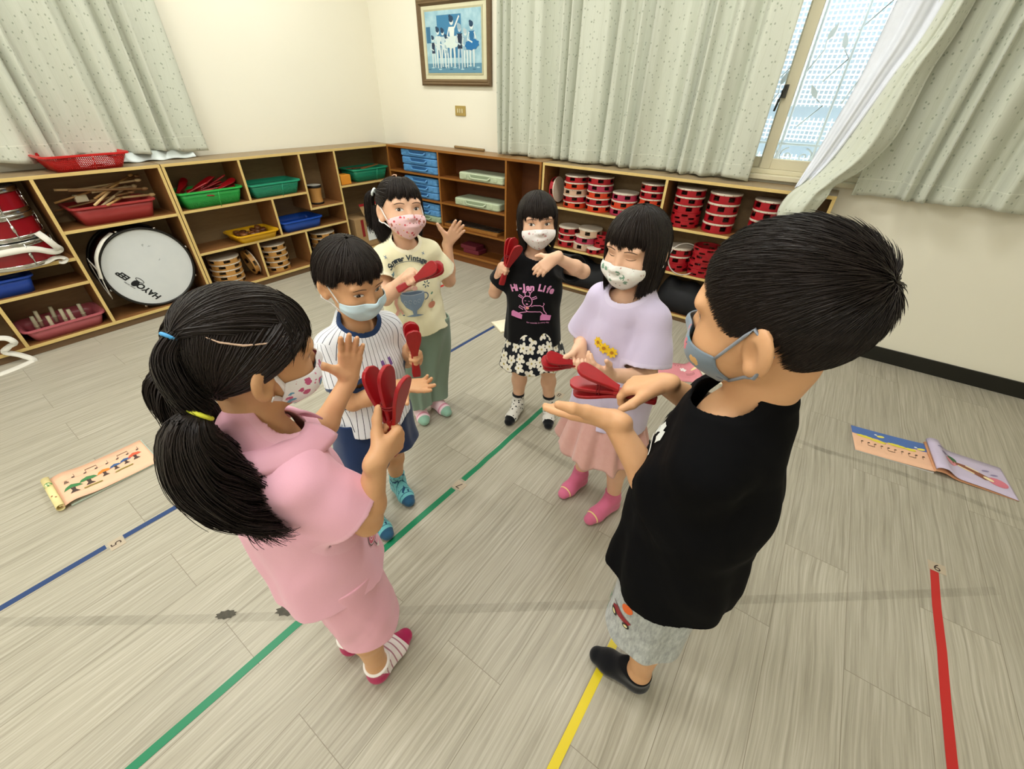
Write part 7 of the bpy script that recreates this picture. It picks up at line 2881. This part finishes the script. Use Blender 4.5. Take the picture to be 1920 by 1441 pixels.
for i in range(gp.shape[0]):
    u = i / (gp.shape[0] - 1)
    if u < 0.12:
        gp[i, :, 0] += -0.010 * math.sin(u / 0.12 * math.pi)
    gp[i, :, 1] += -0.02 * u
pR = MB().grid(gp).build('page', plain('#c9bdd6', 0.55, var=0.04), br_, solid=0.0015)
gp2 = gp.copy()
gp2[:, :, 2] = np.maximum(gp2[:, :, 2] * 0.55 - 0.003, 0.002)
MB().grid(gp2).build('page', plain('#d49a72', 0.6), br_, solid=0.0015)
pg = Print()
pg.add(blob(0.225, 0.058, 0.034, 0.028, 22), '#d87a8c').add(blob(0.075, 0.105, 0.022, 0.026, 16), '#d68a94')
pg.add(([(0.085, 0.120), (0.13, 0.115), (0.20, 0.075), (0.215, 0.055), (0.18, 0.048), (0.12, 0.085), (0.08, 0.105)], [tuple(range(7))]), '#8a5440')
pg.add(blob(0.085, 0.130, 0.016, 0.020, 14, 0.5), '#3a6a42')
pg.add(ribbon([(0.10, 0.098), (0.15, 0.070)], 0.008), '#efdcae').add(ribbon([(0.13, 0.112), (0.17, 0.092)], 0.007), '#efdcae')
pg.add(blob(0.195, 0.062, 0.018, 0.010, 14, -0.4), '#f0dfb4')
for x, y in ((0.04, 0.16), (0.06, 0.145), (0.20, 0.12), (0.225, 0.105), (0.05, 0.13)):
    pg.add(blob(x, y, 0.016, 0.005, 12, 0.4), '#8f84a8')
pg.place('story_print', Matrix.Translation((0.282, 0, 0)), bvh_of(pR), br_, off=0.0016, step=0.00005)

# pink book behind the girl in lilac
bp = empty('songbook', (3.30, -1.04, 0), 'pink songbook with white flower and curled cover behind the lilac shirt girl', 'book')
bp.rotation_euler = (0, 0, 0.55)
MB().box((0.0, 0.0, 0.0006), (0.36, 0.19, 0.004)).build('page_block', plain('#e2dcc8', 0.7), bp)
gp = page_surface(0.235, 0.19, lambda u, v: 0.008 + 0.028 * math.exp(-((u - 0.93) / 0.10) ** 2) + 0.003 * math.sin(6 * u))
cv = MB().grid(gp).build('cover', plain('#d98c94', 0.55, var=0.04), bp, solid=0.002)
pg = Print()
for k in range(5):
    a = k * 1.256
    pg.add(blob(0.150 + 0.011 * math.cos(a), 0.120 + 0.011 * math.sin(a), 0.009, 0.007, 10, a), '#f4f0ec')
pg.add(blob(0.208, 0.110, 0.018, 0.010, 14), '#ead9a4')
for k in range(3):
    pg.add(blob(0.115 + 0.016 * k, 0.160, 0.004, 0.003, 8), '#8a4a54')
pg.add(([(0.155, 0.06), (0.20, 0.06), (0.20, 0.085), (0.155, 0.085)], [(0, 1, 2, 3)]), '#c07a80')
pg.place('cover_print', Matrix.Identity(4), bvh_of(cv), bp, off=0.0016, step=0.00005)
# small open booklet behind the girl in black
bs_ = empty('songbook', (2.185, -1.02, 0), 'cream booklet lying on the floor behind the small girl in black', 'book')
bs_.rotation_euler = (0, 0, -0.5)
MB().box((-0.05, -0.07, 0.0006), (0.11, 0.07, 0.006)).build('page_block', plain('#e6dcc0', 0.7), bs_, bevel=0.001)
gp = page_surface(0.158, 0.138, lambda u, v: 0.008 + 0.006 * math.sin(math.pi * u))
gp[:, :, 0] -= 0.05
gp[:, :, 1] -= 0.07
MB().grid(gp).build('page', plain('#efe6cc', 0.6), bs_, solid=0.001)
